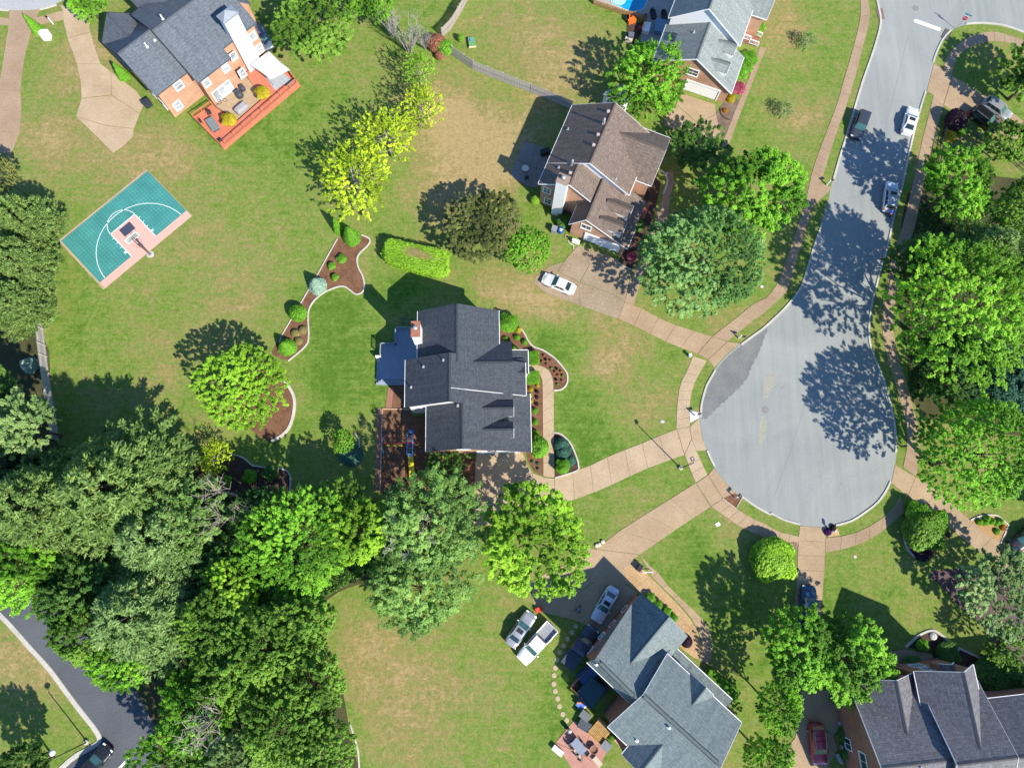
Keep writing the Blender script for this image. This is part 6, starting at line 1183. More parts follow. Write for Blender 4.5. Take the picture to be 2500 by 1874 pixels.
lamp('A4', 735, 1437, 'A4', 440, 1530, 7.0, 'street lamp with pale round head on the lawn at the lower left', True)
# ---- fences: every picket and post is a piece
def fence(label, pts, h, mat, gap=.15, pw=.13, post=2.4, name='picket_fence', rail=True, cat='fence', th=.025, ph=None):
    e = thing(name, label, cat, pts[0]); pk = MB().b2(-pw/2, pw/2, -th/2, th/2, .05, h).mesh('picket', mat); pm_ = MB().b2(-.055, .055, -.055, .055, 0, (ph or h)+.08).mesh('post', mat)
    for i in range(len(pts)-1):
        a, b = pts[i]-pts[0], pts[i+1]-pts[0]; d = b-a; L = d.length; u = d/L; rz = math.atan2(d.y, d.x); nn = Vector((-u.y, u.x, 0))*.06
        for k in range(max(1, int(L/gap))):
            p = a+u*(gap*(k+.5)); share('picket', pk, e, (p.x+rnd.uniform(-.006, .006), p.y, rnd.uniform(-.02, .02)), rz)
        for k in range(int(L/post)+1): p = a+u*min(L, k*post)+nn; share('post', pm_, e, tuple(p), rz)
        if rail:
            for z in (.35, h-.3): MB().box(tuple((a+b)/2+nn*.6+Vector((0, 0, z))), (L, .05, .09), rz).build('rail', mat, e)
    return e
fence('long grey picket fence down the left side beside the pines', P('A2', 215, 180, 262, 380, 312, 720, 350, 1050, 395, 1420, 425, 1640)+P('A3', 470, 330, 500, 540), 1.9, M_WOODL, .24, .19)
fence('grey picket fence slanting between the two back yards', P('B1', 1668, 465, 1850, 590, 2211, 735)+P('C1', 190, 780, 540, 925), 2.1, M_WOODL, .24, .19)
fence('grey picket fence running up to the top edge', P('B1', 1590, 318, 1665, 245, 1740, 120, 1800, 10, 1900, -160), 2.1, flat('weathered_wood_tan', (.38, .33, .30), .9, .15, var=.3, scale=1.5), .24, .19)
M_FIRON = flat('iron_fence', (.03, .035, .033), .6, .4)
fence('black iron fence beside the sidewalk right of the street', P('D1', 1475, 1400, 1500, 1230, 1535, 1060), 1.3, M_FIRON, .16, .03, 2.0, 'iron_fence', th=.03)
fence('green iron fence running diagonally past the black car', P('D1', 1700, 1095, 1900, 1220, 2060, 1330, 2215, 1465), 1.3, flat('iron_fence_green', (.06, .09, .08), .6, .4), .16, .03, 2.0, 'iron_fence', th=.03)
# ---- basketball court
c0, c1, c2, c3 = [V(p) for p in ((149, 584), (364, 419), (468, 527), (256.5, 703))]
u = (c2-c3).normalized(); LX = ((c1-c0).length+(c2-c3).length)/2; LY = ((c3-c0).length+(c2-c1).length)/2
ct = thing('basketball_court', 'half basketball court with teal tiles, pink key and white lines', 'court', c3, math.atan2(u.y, u.x))   # local x along the baseline, y into the court
def court_tile():
    t = NT('court_tiles'); co = t.co(); vo = t.n('TexVoronoi'); vo.inputs['Scale'].default_value = 2.2; vo.inputs['Randomness'].default_value = 0.0; t.l(co, vo.inputs['Vector'])
    col = t.mix(t.ramp(vo.outputs['Distance'], (.1, (1, 1, 1, 1)), (.33, (0, 0, 0, 1))), (.045, .22, .20, 1), (.10, .31, .29, 1))
    col = t.mix(1.0, col, t.ramp(t.noise(.4, 5), (.3, (.85, .85, .85, 1)), (.7, (1.15, 1.15, 1.15, 1))), 'MULTIPLY'); return t.fin(col, .6, .3)
MB().b2(-.3, LX+.06, -.06, LY+.3, 0, .03).build('slab', M_AGG2, ct)
MB().b2(0, LX, 0, LY, .03, .05).build('tile_surface', court_tile(), ct)
PINK = flat('court_pink', (.62, .36, .30), .6, .3, var=.06); kx = LX/2; KW = 2.15
MB().b2(0, LX, 0, 1.1, .045, .054).build('baseline_pad', PINK, ct); MB().b2(kx-KW, kx+KW, 1.1, 5.75, .045, .054).build('key', PINK, ct)
def line(pts, w=.09, closed=False):
    mb = MB(); pts = [Vector((p[0], p[1], 0)) for p in pts]
    for i in range(len(pts)-1):
        t = (pts[i+1]-pts[i]).normalized(); n = Vector((-t.y, t.x, 0))*w/2; a, b = pts[i]-t*.01, pts[i+1]+t*.01
        mb.add([(q.x, q.y, .0585) for q in (a-n, b-n, b+n, a+n)], [(0, 1, 2, 3)])
    return mb
W_ = flat('court_white', (.72, .78, .78), .6, .3, var=.05)
line([(kx-KW, 1.1), (kx-KW, 5.75)]).build('painted_line', W_, ct); line([(kx+KW, 1.1), (kx+KW, 5.75)]).build('painted_line', W_, ct); line([(kx-KW, 5.75), (kx+KW, 5.75)]).build('painted_line', W_, ct)
line([(kx+KW*math.cos(a*math.pi/24), 5.75+KW*math.sin(a*math.pi/24)) for a in range(25)]).build('painted_line', W_, ct)
line([(kx+6.75*math.cos(a*math.pi/48), .75+6.75*math.sin(a*math.pi/48)) for a in range(1, 48)]).build('painted_line', W_, ct)
for s_ in (-1, 1):
    MB().b2(kx+s_*(KW+.05), kx+s_*(KW+.4), 2.0, 2.3, .05, .0585).build('lane_block', W_, ct)
    for y in (3.1, 4.0, 4.9): MB().b2(kx+s_*(KW+.05), kx+s_*(KW+.3), y, y+.07, .05, .0585).build('lane_mark', W_, ct)
# hoop
hb = at('A2', 1268, 556); bb = at('A2', 1120, 410, 3.3); dv = bb-hb; e = thing('basketball_hoop', 'dark basketball hoop with clear backboard standing behind the pink key', 'hoop', (hb.x, hb.y, 0), ct.rotation_euler[2]); q = Matrix.Rotation(-ct.rotation_euler[2], 3, 'Z')@Vector((dv.x, dv.y, 0)); bx, by = q.x, q.y
MP = flat('hoop_bronze', (.10, .06, .06), .5, .4)
MB().lathe([(.5, 0), (.5, .05), (.45, .06)], 16).build('footing', M_KERB, e); MB().b2(-.25, .25, -.25, .25, .06, .12).build('base_plate', M_METAL, e)
MB().poly3([(-.09, -.09, .1), (.09, -.09, .1), (.09, .3, 3.0), (-.09, .3, 3.0)], (0, -1, .1), .18).build('post', MP, e)
for z in (2.55, 3.1): MB().tube([(-.12, .1, z), (-.12, by-.12, z+.35)], .035, 6).tube([(.12, .1, z), (.12, by-.12, z+.35)], .035, 6).build('arm', MP, e)
g = MB().b2(bx*0-.9, .9, by-.02, by+.02, 2.75, 3.82).build('backboard', glass_mat('backboard_glass', (.22, .24, .24)), e)
MB().b2(-.92, .92, by-.035, by+.035, 3.78, 3.86).b2(-.92, .92, by-.035, by+.035, 2.7, 2.78).b2(-.94, -.86, by-.035, by+.035, 2.78, 3.78).b2(.86, .94, by-.035, by+.035, 2.78, 3.78).build('frame', M_TRIM, g)
MB().b2(-.3, -.26, by+.022, by+.03, 3.08, 3.5).b2(.26, .3, by+.022, by+.03, 3.08, 3.5).b2(-.3, .3, by+.022, by+.03, 3.46, 3.5).build('target_square', M_TRIM, g)
MB().tube([(.23*math.cos(a*math.pi/10), by+.38+.23*math.sin(a*math.pi/10), 3.05) for a in range(21)], .018, 5, False).build('rim', flat('rim_red', (.45, .05, .03), .4, .5), e)
for s_ in (-1, 1): MB().tube([(s_*.85, by-.03, 2.75), (s_*.3, .2, 2.4), (0, .18, 2.3)], .02, 5).build('brace', MP, e)
# ---- decks
def planks(poly, z, w, dirv, mat, parent, name='planks'):
    """boards of width w along dirv clipped to a convex or concave polygon (axis = unit vector)"""
    u = Vector((dirv[0], dirv[1], 0)).normalized(); n = Vector((-u.y, u.x, 0)); pts = [Vector((p[0], p[1], 0)) for p in poly]; mb = MB(); lo, hi = min(p.dot(n) for p in pts), max(p.dot(n) for p in pts); k = lo
    while k < hi-.02:
        c = min(k+w/2, hi-.01); xs = []
        for i in range(len(pts)):
            a, b = pts[i], pts[(i+1) % len(pts)]; da, db = a.dot(n)-c, b.dot(n)-c
            if da*db < 0: p = a.lerp(b, da/(da-db)); xs.append(p.dot(u))
        xs.sort()
        for i in range(0, len(xs)-1, 2):
            m = u*((xs[i]+xs[i+1])/2)+n*c; mb.box((m.x, m.y, z-.02+rnd.uniform(-.003, .003)), (xs[i+1]-xs[i], w-.02, .04), math.atan2(u.y, u.x))
        k += w
    o = mb.build(name, mat, parent); o['kind'] = 'stuff'; return o
def railing(pts, z, mat, parent, h=.95, gap=.16, bw=.035, top=.12):
    for i in range(len(pts)-1):
        a, b = Vector(pts[i]), Vector(pts[i+1]); a.z = b.z = 0; d = b-a; L = d.length; u = d/L; rz = math.atan2(d.y, d.x); m = (a+b)/2
        MB().box((m.x, m.y, z+h), (L, top, .05), rz).build('handrail', mat, parent); mb = MB(); mb.box((m.x, m.y, z+.12), (L, .05, .08), rz)
        for k in range(int(L/gap)): p = a+u*(gap*(k+.5)); mb.box((p.x, p.y, z+h*.53), (bw, bw, h*.86), rz)
        mb.build('balusters', mat, parent)['kind'] = 'stuff'
        for k in range(int(L/1.8)+2): p = a+u*min(L, k*1.8); MB().box((p.x, p.y, z+h*.5), (.1, .1, h+.1), rz).build('post', mat, parent)
K8 = (880, 760, 8.289)
b0 = at(K8, 700, 900); dk = thing('deck', 'blue-grey painted stepped deck behind the centre house', 'deck', (b0.x, b0.y, 0)); rel = lambda t, z, *c: [p-Vector((b0.x, b0.y, 0)) for p in PZ(t, z, *c)]
poly = rel(K8, DECKZ, 730, 360, 1100, 360, 1150, 900, 920, 1400, 400, 1360, 400, 680, 730, 680)
xa, xb, xc = poly[4].x, poly[0].x, poly[2].x; yt, ym, yb = poly[0].y, poly[6].y, rel(K8, DECKZ, 500, 1365)[0].y
pp = [(xb, yt), (xc+1.5, yt), (xc+1.5, yb), (xa, yb), (xa, ym), (xb, ym)]
MB().prism([Vector((a, b, 0)) for a, b in pp], .0, DECKZ-.045).build('skirt', M_DECKB, dk); planks(pp, DECKZ, .15, (0, 1), M_DECKB, dk)
for i, (d, z) in enumerate(((.32, .7), (.64, .36))):
    MB().b2(xa-d, xa-d+.32, yb-.02, ym-1.6, 0, z).build('step', M_DECKB, dk); MB().b2(xa-d, xc-1.2, yb-d, yb-d+.32, 0, z-.002).build('step', M_DECKB, dk)
railing([(xc-.2, yt, 0), (xb, yt, 0), (xb, ym, 0), (xa, ym, 0), (xa, ym-1.5, 0)], DECKZ, M_DECKB, dk)
MB().b2(xa-.75, xa+.1, ym-1.75, ym-1.5, .0, 1.25).build('gate', M_TRIM, dk)
p = at(K8, 930, 235, .6); e = thing('trellis_frame', 'dark square metal frame standing beside the blue deck', 'trellis', (p.x, p.y, 0)); mb = MB(); 
for z in (.05, .9): mb.box((0, .75, z), (1.5, .04, .04)).box((0, -.75, z), (1.5, .04, .04)).box((.75, 0, z), (.04, 1.5, .04)).box((-.75, 0, z), (.04, 1.5, .04)).box((0, .2, z), (1.5, .04, .04))
for a in (-.75, .75):
    for b in (-.75, .75): mb.box((a, b, .47), (.04, .04, .9))
mb.build('frame', flat('frame_slate', (.1, .12, .15), .6, .4), e)
# red deck of the top-left house
K1 = (440, 100, 5.922); DZ = .55; b0 = at(K1, 900, 1000); dk = thing('deck', 'red stained wooden deck with railing behind the slate blue house', 'deck', (b0.x, b0.y, 0)); rel = lambda t, z, *c: [p-Vector((b0.x, b0.y, 0)) for p in PZ(t, z, *c)]
poly = rel(K1, DZ, 190, 1110, 620, 1550, 1710, 600, 1560, 430, 1290, 160, 930, 470, 1200, 830, 820, 1160, 520, 970, 470, 920)
ud = (poly[2]-poly[1]).normalized(); MB().prism(poly, 0, DZ-.045).build('skirt', M_DECKR, dk); planks([(q.x, q.y) for q in poly], DZ, .15, (ud.x, ud.y), M_DECKR, dk)
railing([tuple(q) for q in rel(K1, DZ, 470, 930, 195, 1115, 620, 1545)], DZ, M_DECKR, dk); railing([tuple(q) for q in rel(K1, DZ, 660, 1500, 1690, 610, 1570, 450)], DZ, M_DECKR, dk)
out = rel(K1, 0, 640, 1580, 1740, 650); d = out[1]-out[0]; m = (out[0]+out[1])/2; nn = Vector((-d.y, d.x, 0)).normalized()
for i in range(2): MB().box((m.x+nn.x*(.15+.35*i), m.y+nn.y*(.15+.35*i), .09+.18*i), (d.length, .35, .18+.002*i), math.atan2(d.y, d.x)).build('step', M_DECKR, dk)
pt_ = pad('patio', [P(K1, 530, 975, 920, 480, 1195, 830, 820, 1155)], flat('patio_tan', (.36, .27, .17), .85, .2, var=.15, scale=2), .45)
# gazebo
gz = PZ(K1, 2.3, 1020, 345, 1280, 150, 1575, 410, 1300, 545); g0 = sum(gz, Vector())/4; e = thing('gazebo', 'white canvas gazebo on the red deck', 'gazebo', (g0.x, g0.y, DZ)); q = [Vector((p.x-g0.x, p.y-g0.y, 1.75)) for p in gz]; ap = Vector((0, 0, 2.65)); mb = MB()
for i in range(4):
    a, b = q[i], q[(i+1) % 4]; m = (a+b)/2*.93+Vector((0, 0, .0)); mb.add([a, m, ap*.5+(a+m)*.25+Vector((0, 0, -.08)), ap], [(0, 1, 3)]); mb.add([m, b, ap], [(0, 1, 2)]); mb.add([a, b, b+Vector((0, 0, -.2)), a+Vector((0, 0, -.2))], [(0, 1, 2, 3)])
mb.build('canopy', flat('canvas_white', (.78, .78, .8), .8, .2, var=.05), e)
for a in q: MB().tube([(a.x*.97, a.y*.97, 0), (a.x*.97, a.y*.97, 1.75)], .035, 6).build('post', M_METAL, e)
rg = rel(K1, DZ, 1200, 480, 1500, 470, 1600, 560, 1370, 715); o = MB().prism([r+Vector((b0.x, b0.y, 0)) for r in rg], DZ+.004, DZ+.02).build('outdoor_rug', flat('rug_grey', (.33, .36, .40), .9, .1), None); tag(o, 'grey outdoor rug under the gazebo on the red deck', 'rug')
# deck furniture
p = at(K1, 470, 1210, .9); e = thing('hot_tub_cover', 'grey covered rectangular table on the red deck', 'table', (p.x, p.y, DZ), math.atan2(ud.y, ud.x)+R(90)-R(12)); MB().b2(-1.1, 1.1, -.6, .6, .5, .62).build('top', flat('cover_slate', (.16, .19, .20), .7, .3), e, bevel=.04); MB().b2(-1.0, 1.0, -.5, .5, 0, .5).build('base', flat('cover_dark', (.08, .09, .1), .7, .3), e)
e.name = 'covered_table'
for x, y, w_, h_, la, c in ((900, 690, .55, .9, 'smaller black covered chair on the patio by the red deck', (.05, .055, .07)), (855, 780, .75, 1.0, 'larger black covered chair on the patio by the red deck', (.05, .055, .07))):
    p = at(K1, x, y, .7); e = thing('covered_chair', la, 'chair', (p.x, p.y, .45), R(30)); MB().lathe([(w_*.75, 0), (w_*.72, h_*.4), (w_*.5, h_*.75), (w_*.2, h_*.8)], 12).build('cover', flat('cover_black', c, .6, .3), e, True); MB().b2(-w_*.6, w_*.6, w_*.25, w_*.6, .2, h_).build('backrest', flat('cover_black', c, .6, .3), e, bevel=.08)
p = at(K1, 885, 975, .8); e = thing('covered_grill', 'grey covered grill on the patio by the red deck', 'grill', (p.x, p.y, .45), math.atan2(ud.y, ud.x)); MB().prism([Vector((a, b, 0)) for a, b in ((-1.0, -.55), (1.0, -.55), (1.05, .5), (-1.05, .5))], 0, .75).build('cover', flat('cover_grey', (.30, .29, .31), .7, .3), e, bevel=.18); MB().b2(-.8, .8, -.4, .4, .70, .86).build('lid', flat('cover_grey', (.30, .29, .31), .7, .3), e, bevel=.1)
for x, y, la in ((710, 1130, 'golden leafed round shrub on the red deck, nearer the table'), (1190, 740, 'golden leafed round shrub on the red deck, nearer the gazebo')): shrub('ballc', K1, x, y, 92, 1.7, 'gold', la, 'shrub', 'shrub', z0=DZ)
M_DARKMETAL = flat('wrought_iron', (.04, .035, .035), .5, .4)
def chair_mesh():
    mb = MB(); mb.b2(-.25, .25, -.25, .25, .42, .46)
    for a in (-.23, .23):
        for b in (-.23, .23): mb.b2(a-.02, a+.02, b-.02, b+.02, 0, .42)
    return mb
CH_F = chair_mesh().mesh('frame', M_DARKMETAL); CH_B = MB().b2(-.25, .25, .24, .28, .46, .95).b2(-.29, -.25, -.2, .25, .62, .66).b2(.25, .29, -.2, .25, .62, .66).mesh('backrest', M_DARKMETAL); CH_C = MB().b2(-.23, .23, -.23, .23, .462, .52).mesh('cushion', M_DARKMETAL)
def chair(t, x, y, z, rz, cm, label):
    p = at(t, x, y, z+.5); e = thing('patio_chair', label, 'chair', (p.x, p.y, z), rz); share('frame', CH_F, e); share('backrest', CH_B, e); share('cushion', CH_C, e, mat=cm); return e
CU_D = flat('cushion_dark', (.05, .045, .05), .8, .2); CU_T = flat('cushion_tan', (.5, .42, .33), .8, .2); CU_G = flat('cushion_slate', (.22, .26, .32), .8, .2)
chair(K1, 575, 1430, DZ, R(220), CU_G, 'dark metal chair at the lower corner of the red deck'); chair(K1, 280, 1165, DZ, R(300), CU_D, 'dark metal chair beside the covered table on the red deck'); chair(K1, 420, 1040, DZ, R(20), CU_D, 'dark metal chair by the left railing of the red deck')
p = at(K1, 610, 880, .7); e = thing('bicycle', 'small grey bicycle leaning by the patio doors of the slate blue house', 'bicycle', (p.x, p.y, .45), R(30))
for sx in (-.45, .45): MB().tube([(sx+.3*math.cos(a*math.pi/8), 0, .3+.3*math.sin(a*math.pi/8)) for a in range(17)], .025, 5, False).build('wheel', M_TYRE, e)
MB().tube([(-.45, 0, .3), (-.1, 0, .65), (.35, 0, .68), (.45, 0, .3)], .025, 5).tube([(-.1, 0, .65), (0, 0, .3), (.35, 0, .68)], .025, 5).build('frame', M_METAL, e); MB().box((-.12, 0, .75), (.22, .12, .05)).build('saddle', M_BLACK, e); MB().box((.36, 0, .85), (.06, .5, .04)).build('handlebar', M_BLACK, e)
p = at(K1, 1600, 620, .6); o = MB().b2(-.75, .75, -.17, .17, 0, .4).mesh('planter', flat('planter_grey', (.25, .22, .2), .8, .2)); q = share('planter', o, None, (p.x, p.y, DZ), math.atan2(ud.y, ud.x)); tag(q, 'long grey planter box on the red deck railing side', 'planter')
for i in range(3):
    p = at(K1, 330+i*30, 1220+i*35, DZ); q = MB().b2(-.25, .25, -.12, .12, 0, .03).build('stepping_board', M_WOODY, None); q.location = (p.x, p.y, DZ+.005); q.rotation_euler = (0, 0, R(45)); tag(q, 'small pale board lying on the red deck beside the covered table', 'board', 'boards on the red deck')
p = at('A1', 1245, 875, .5); e = thing('wheeled_bin', 'black wheeled bin by the corner of the slate blue house', 'bin', (p.x, p.y, .05), R(35)); MB().prism([Vector((a, b, 0)) for a, b in ((-.55, -.4), (.55, -.4), (.55, .4), (-.55, .4))], 0, 1.0).build('body', flat('bin_black', (.03, .035, .045), .6, .3), e, bevel=.05); MB().b2(-.6, .6, -.45, .45, 1.0, 1.08).build('lid', flat('bin_black', (.03, .035, .045), .6, .3), e)
# ---- swing set
K6 = (900, 980, 7.894); HB = 2.15
a, b = at(K6, 255, 800, HB), at(K6, 975, 790, HB); m = (a+b)/2; e = thing('swing_set', 'red and blue swing set with monkey bars and long yellow slide', 'swing set', (m.x, m.y, 0)); r_ = lambda t, z, *c: [p-Vector((m.x, m.y, 0)) for p in PZ(t, z, *c)]
A, B_ = a-Vector((m.x, m.y, 0)), b-Vector((m.x, m.y, 0)); MB().tube([A, B_], .055, 8).build('top_bar', M_RED, e)
for s_ in (-1, 1): MB().tube([A, (A.x-.05, A.y+s_*1.3, 0)], .05, 7).build('leg', M_BLUE, e)
lx0, ly1 = r_(K6, HB, 750, 600)[0][:2]; lx1, ly0 = r_(K6, HB, 845, 1010)[0][:2]
for x in (lx0, lx1): MB().tube([(x, ly1, HB+.09), (x, ly0, HB+.09)], .045, 7).build('ladder_rail', M_BLUE, e); MB().tube([(x, ly1, HB+.09), (x, ly1+.75, 0)], .045, 7).build('leg', M_BLUE, e); MB().tube([(x, ly0, HB+.09), (x, ly0-.1, 0)], .045, 7).build('leg', M_BLUE, e)
for i in range(8): y = ly1+(ly0-ly1)*i/7; MB().tube([(lx0, y, HB+.09), (lx1, y, HB+.09)], .025, 6).build('rung', M_BLUE, e)
for i in range(4): f = (i+1)/5; MB().tube([(lx0, ly1+.75*f, HB*(1-f)), (lx1, ly1+.75*f, HB*(1-f))], .025, 6).build('rung', M_BLUE, e)
s0 = r_(K6, 1.5, 810, 1050)[0]; s1 = r_(K6, .25, 845, 1500)[0]; w_ = (lx1-lx0)/2; mb = MB(); n = 10; vs = []
for i in range(n+1):
    t = i/n; c = s0.lerp(s1, t); z = .25+1.25*(1-t)**1.15+.06*math.sin(t*9)
    vs += [(c.x-w_, c.y, z+.14), (c.x-w_*.9, c.y, z), (c.x+w_*.9, c.y, z), (c.x+w_, c.y, z+.14), (c.x+w_, c.y, z-.05), (c.x-w_, c.y, z-.05)]
mb.add(vs, [(i*6+k, i*6+(k+1) % 6, i*6+6+(k+1) % 6, i*6+6+k)[::-1] for i in range(n) for k in range(6)]).build('slide', M_YEL, e)
MB().b2(lx0, lx1, s0.y-.05, s0.y+.35, 1.46, 1.52).build('slide_platform', M_METAL, e)
for x, y in ((380, 850), (500, 850), (620, 840)):
    c = r_(K6, .5, x, y)[0]; bz = HB-.05; yb_ = A.y
    o = MB().box((c.x, yb_-.1, .5), (.5, .2, .05)).build('swing_seat', M_YEL, e)
    for s_ in (-.22, .22): MB().tube([(c.x+s_, yb_-.1, .5), (c.x+s_, yb_, bz)], .015, 4).build('chain', M_YEL, o)
c = r_(K6, .9, 935, 810)[0]; MB().tube([(c.x-.25, A.y, HB), (c.x-.25, A.y-.05, 1.0), (c.x+.25, A.y-.05, 1.0), (c.x+.25, A.y, HB)], .02, 5).build('trapeze', M_YEL, e)
# ---- mailboxes
def mailbox(t, x, y, label, white=True, rz=0.0, news=True):
    p = at(t, x, y); e = thing('mailbox', label, 'mailbox', (p.x, p.y, 0), rz); m = M_TRIM if white else M_BLACK
    MB().b2(-.07, .07, -.07, .07, 0, 1.35).build('post', m, e); MB().b2(-.1, .6, -.05, .05, .98, 1.06).build('arm', m, e); mb = MB(); n = 8
    vs = [(x_, .13*math.cos(k*math.pi/n), 1.07+.1+.13*math.sin(k*math.pi/n)) for x_ in (.1, .62) for k in range(n+1)]+[(x_, s_*.13, 1.065) for x_ in (.1, .62) for s_ in (1, -1)]
    a = list(range(n+1)); c_ = [n+1+k for k in a]; mb.add(vs, [(a[k], a[k+1], c_[k+1], c_[k]) for k in range(n)]+[tuple(a)+(2*n+3, 2*n+2), tuple(reversed(tuple(c_)+(2*n+5, 2*n+4))), (a[0], c_[0], 2*n+4, 2*n+2), (a[n], c_[n], 2*n+5, 2*n+3)]).build('box', M_BLACK, e)
    MB().box((.4, .14, 1.25), (.03, .02, .2)).build('flag', M_RED, e)
mailbox('C2', 1945, 1262, 'mailbox with white post on the grass where the cul-de-sac begins', rz=R(-10)); mailbox('C3', 1572, 325, 'white mailbox on the white concrete patch by the cul-de-sac', rz=R(5)); mailbox('C3', 1912, 1018, 'mailbox in the mulch patch below the street lamp', rz=R(45))
mailbox('D1', 545, 1560, 'white mailbox beside the driveway apron on the left of the street', rz=R(20)); mailbox('D3', 1180, 590, 'dark mailbox in the tree shade right of the cul-de-sac', False, rz=R(185)); mailbox('D3', 585, 1300, 'mailbox among purple flowers below the cul-de-sac', rz=R(95))
mailbox('A1', 450, 205, 'white mailbox beside the sidewalk at top left', rz=R(140))
o = MB().prism(P('C3', 1532, 285, 1618, 300, 1612, 345, 1535, 385), .0, .06).build('concrete_patch', flat('fresh_concrete', (.62, .62, .62), .8, .2)); o['kind'] = 'structure'
# ---- signs
p = at('D1', 1632, 248); tp = at('D1', 1725, 226, 2.6); rzs = R(-118); e = thing('stop_sign', 'red stop sign with teal street name blade at the street corner', 'sign', (p.x, p.y, 0), rzs+math.pi/2)
MB().tube([(0, 0, 0), (0, 0, 3.3)], .04, 6).build('post', M_METAL, e); oc = lambda r: [(r*math.cos(R(22.5+45*k)), r*math.sin(R(22.5+45*k))) for k in range(8)]
def face(pts, y0, y1):
    n = len(pts); return MB().add([(a, y0, 2.45+b) for a, b in pts]+[(a, y1, 2.45+b) for a, b in pts], [tuple(range(n)), tuple(range(2*n-1, n-1, -1))]+[((i+1) % n, i, n+i, n+(i+1) % n) for i in range(n)])
o = face(oc(.45), -.06, -.045).build('sign_border', M_TRIM, e); q = face(oc(.41), -.068, -.0605).build('sign_face', flat('stop_red', (.50, .015, .03), .5, .4), o)
def text(s_, size, mat, parent, loc, rot):
    c = bpy.data.curves.new('t', 'FONT'); c.body = s_; c.size = size; c.align_x = 'CENTER'; c.align_y = 'CENTER'; c.extrude = .004; t_ = bpy.data.objects.new('t', c); COL.objects.link(t_); dg = bpy.context.evaluated_depsgraph_get(); me = bpy.data.meshes.new_from_object(t_.evaluated_get(dg)); bpy.data.objects.remove(t_)
    me.materials.clear(); me.materials.append(mat); o_ = bpy.data.objects.new('lettering', me); COL.objects.link(o_); o_.parent = parent; o_.location = loc; o_.rotation_euler = rot; return o_
text('STOP', .3, M_TRIM, o, (0, -.075, 2.45), (math.pi/2, 0, 0))
MB().b2(-.55, .55, -.012, .012, 3.05, 3.28).build('street_name_blade', flat('sign_teal', (.02, .28, .28), .5, .4), e)
# ---- utility boxes, meter lids
def box_item(name, t, x, y, w, d, hh, rz, mat, label, cat, z0=0.0, lid=None):
    p = at(t, x, y, hh/2+z0); e = thing(name, label, cat, (p.x, p.y, z0), R(rz)); MB().b2(-w/2, w/2, -d/2, d/2, 0, hh).build('body', mat, e, bevel=min(.04, hh*.2))
    MB().b2(-w/2-.02, w/2+.02, -d/2-.02, d/2+.02, hh+.002, hh+.05 if hh > .2 else hh+.02).build('lid', lid or mat, e); return e
M_UT = flat('utility_white', (.66, .70, .70), .6, .3)
p = at('A1', 370, 290, .5); e = thing('utility_cabinet', 'pale angular utility cabinet between the top-left driveways', 'utility box', (p.x, p.y, 0)); MB().prism([Vector((a, b, 0)) for a, b in ((-.9, .65), (.5, .8), (.95, .2), (.9, -.7), (-.1, -.85), (-.75, .0))], 0, .7).build('body', M_UT, e, bevel=.05); MB().prism([Vector((a*.8, b*.8, 0)) for a, b in ((-.9, .65), (.5, .8), (.95, .2), (.9, -.7), (-.1, -.85), (-.75, .0))], .702, .74).build('lid', M_UT, e)
box_item('utility_box', 'C2', 1535, 1408, .35, .35, .8, 20, M_UT, 'small white utility post on the lawn by the driveway corner', 'utility box')
box_item('meter_lid', 'C3', 1770, 1242, .55, .42, .05, 30, M_UT, 'white water meter lid with dark centre in the striped lawn', 'meter lid', lid=M_UT); box_item('meter_lid', 'C3', 1303, 376, .5, .35, .05, 0, M_KERB, 'grey meter lid in the lawn below the concrete patch', 'meter lid'); box_item('meter_lid', 'D3', 785, 1515, .35, .35, .04, 20, M_KERB, 'pale stone on the lawn below the cul-de-sac', 'stone'); box_item('meter_lid', 'C2', 2142, 828, .35, .3, .05, 0, M_UT, 'white meter lid on the verge beside the silvery maple', 'meter lid')
box_item('sidewalk_grate', 'D3', 275, 1425, .75, .95, .02, -3, flat('grate_brown', (.2, .13, .11), .8, .3), 'brown grate set in the sidewalk below the cul-de-sac', 'grate', .05)
# stones by the driveway
for i, (x, y) in enumerate(((798, 1388), (770, 1412), (748, 1420))):
    p = at('C3', x, y, .1); o = MB().lathe([(.2, 0), (.3, .1), (.22, .24), (.05, .28)], 9, (0, 0, 0)).build('boulder', flat('stone_cream', (.55, .5, .38), .9, .2, var=.2), None, True); o.location = (p.x, p.y, 0); o.rotation_euler = (0, 0, i); tag(o, 'cream boulder at the edge of the driveway by the lime tree', 'boulder', 'boulders by the driveway')
# stepping stones
sm = MB().lathe([(.30, 0), (.30, .04), (.28, .05)], 16).mesh('stepping_stone', flat('stone_tan', (.42, .33, .24), .9, .2, var=.15))
STEP = ((572, 462), (540, 515), (503, 570), (470, 628), (437, 684), (413, 747), (400, 812), (389, 877), (387, 948), (399, 1010), (419, 1072), (435, 1138), (462, 1204), (495, 1255))
for i, (x, y) in enumerate(STEP):
    p = at('C4', x, y); o = share('stepping_stone', sm, None, (p.x, p.y, 0)); tag(o, 'round tan stepping stone, number %s from the driveway in the curved row' % ('one two three four five six seven eight nine ten eleven twelve thirteen fourteen'.split()[i]), 'stepping stone', 'stepping stones beside the bottom house')
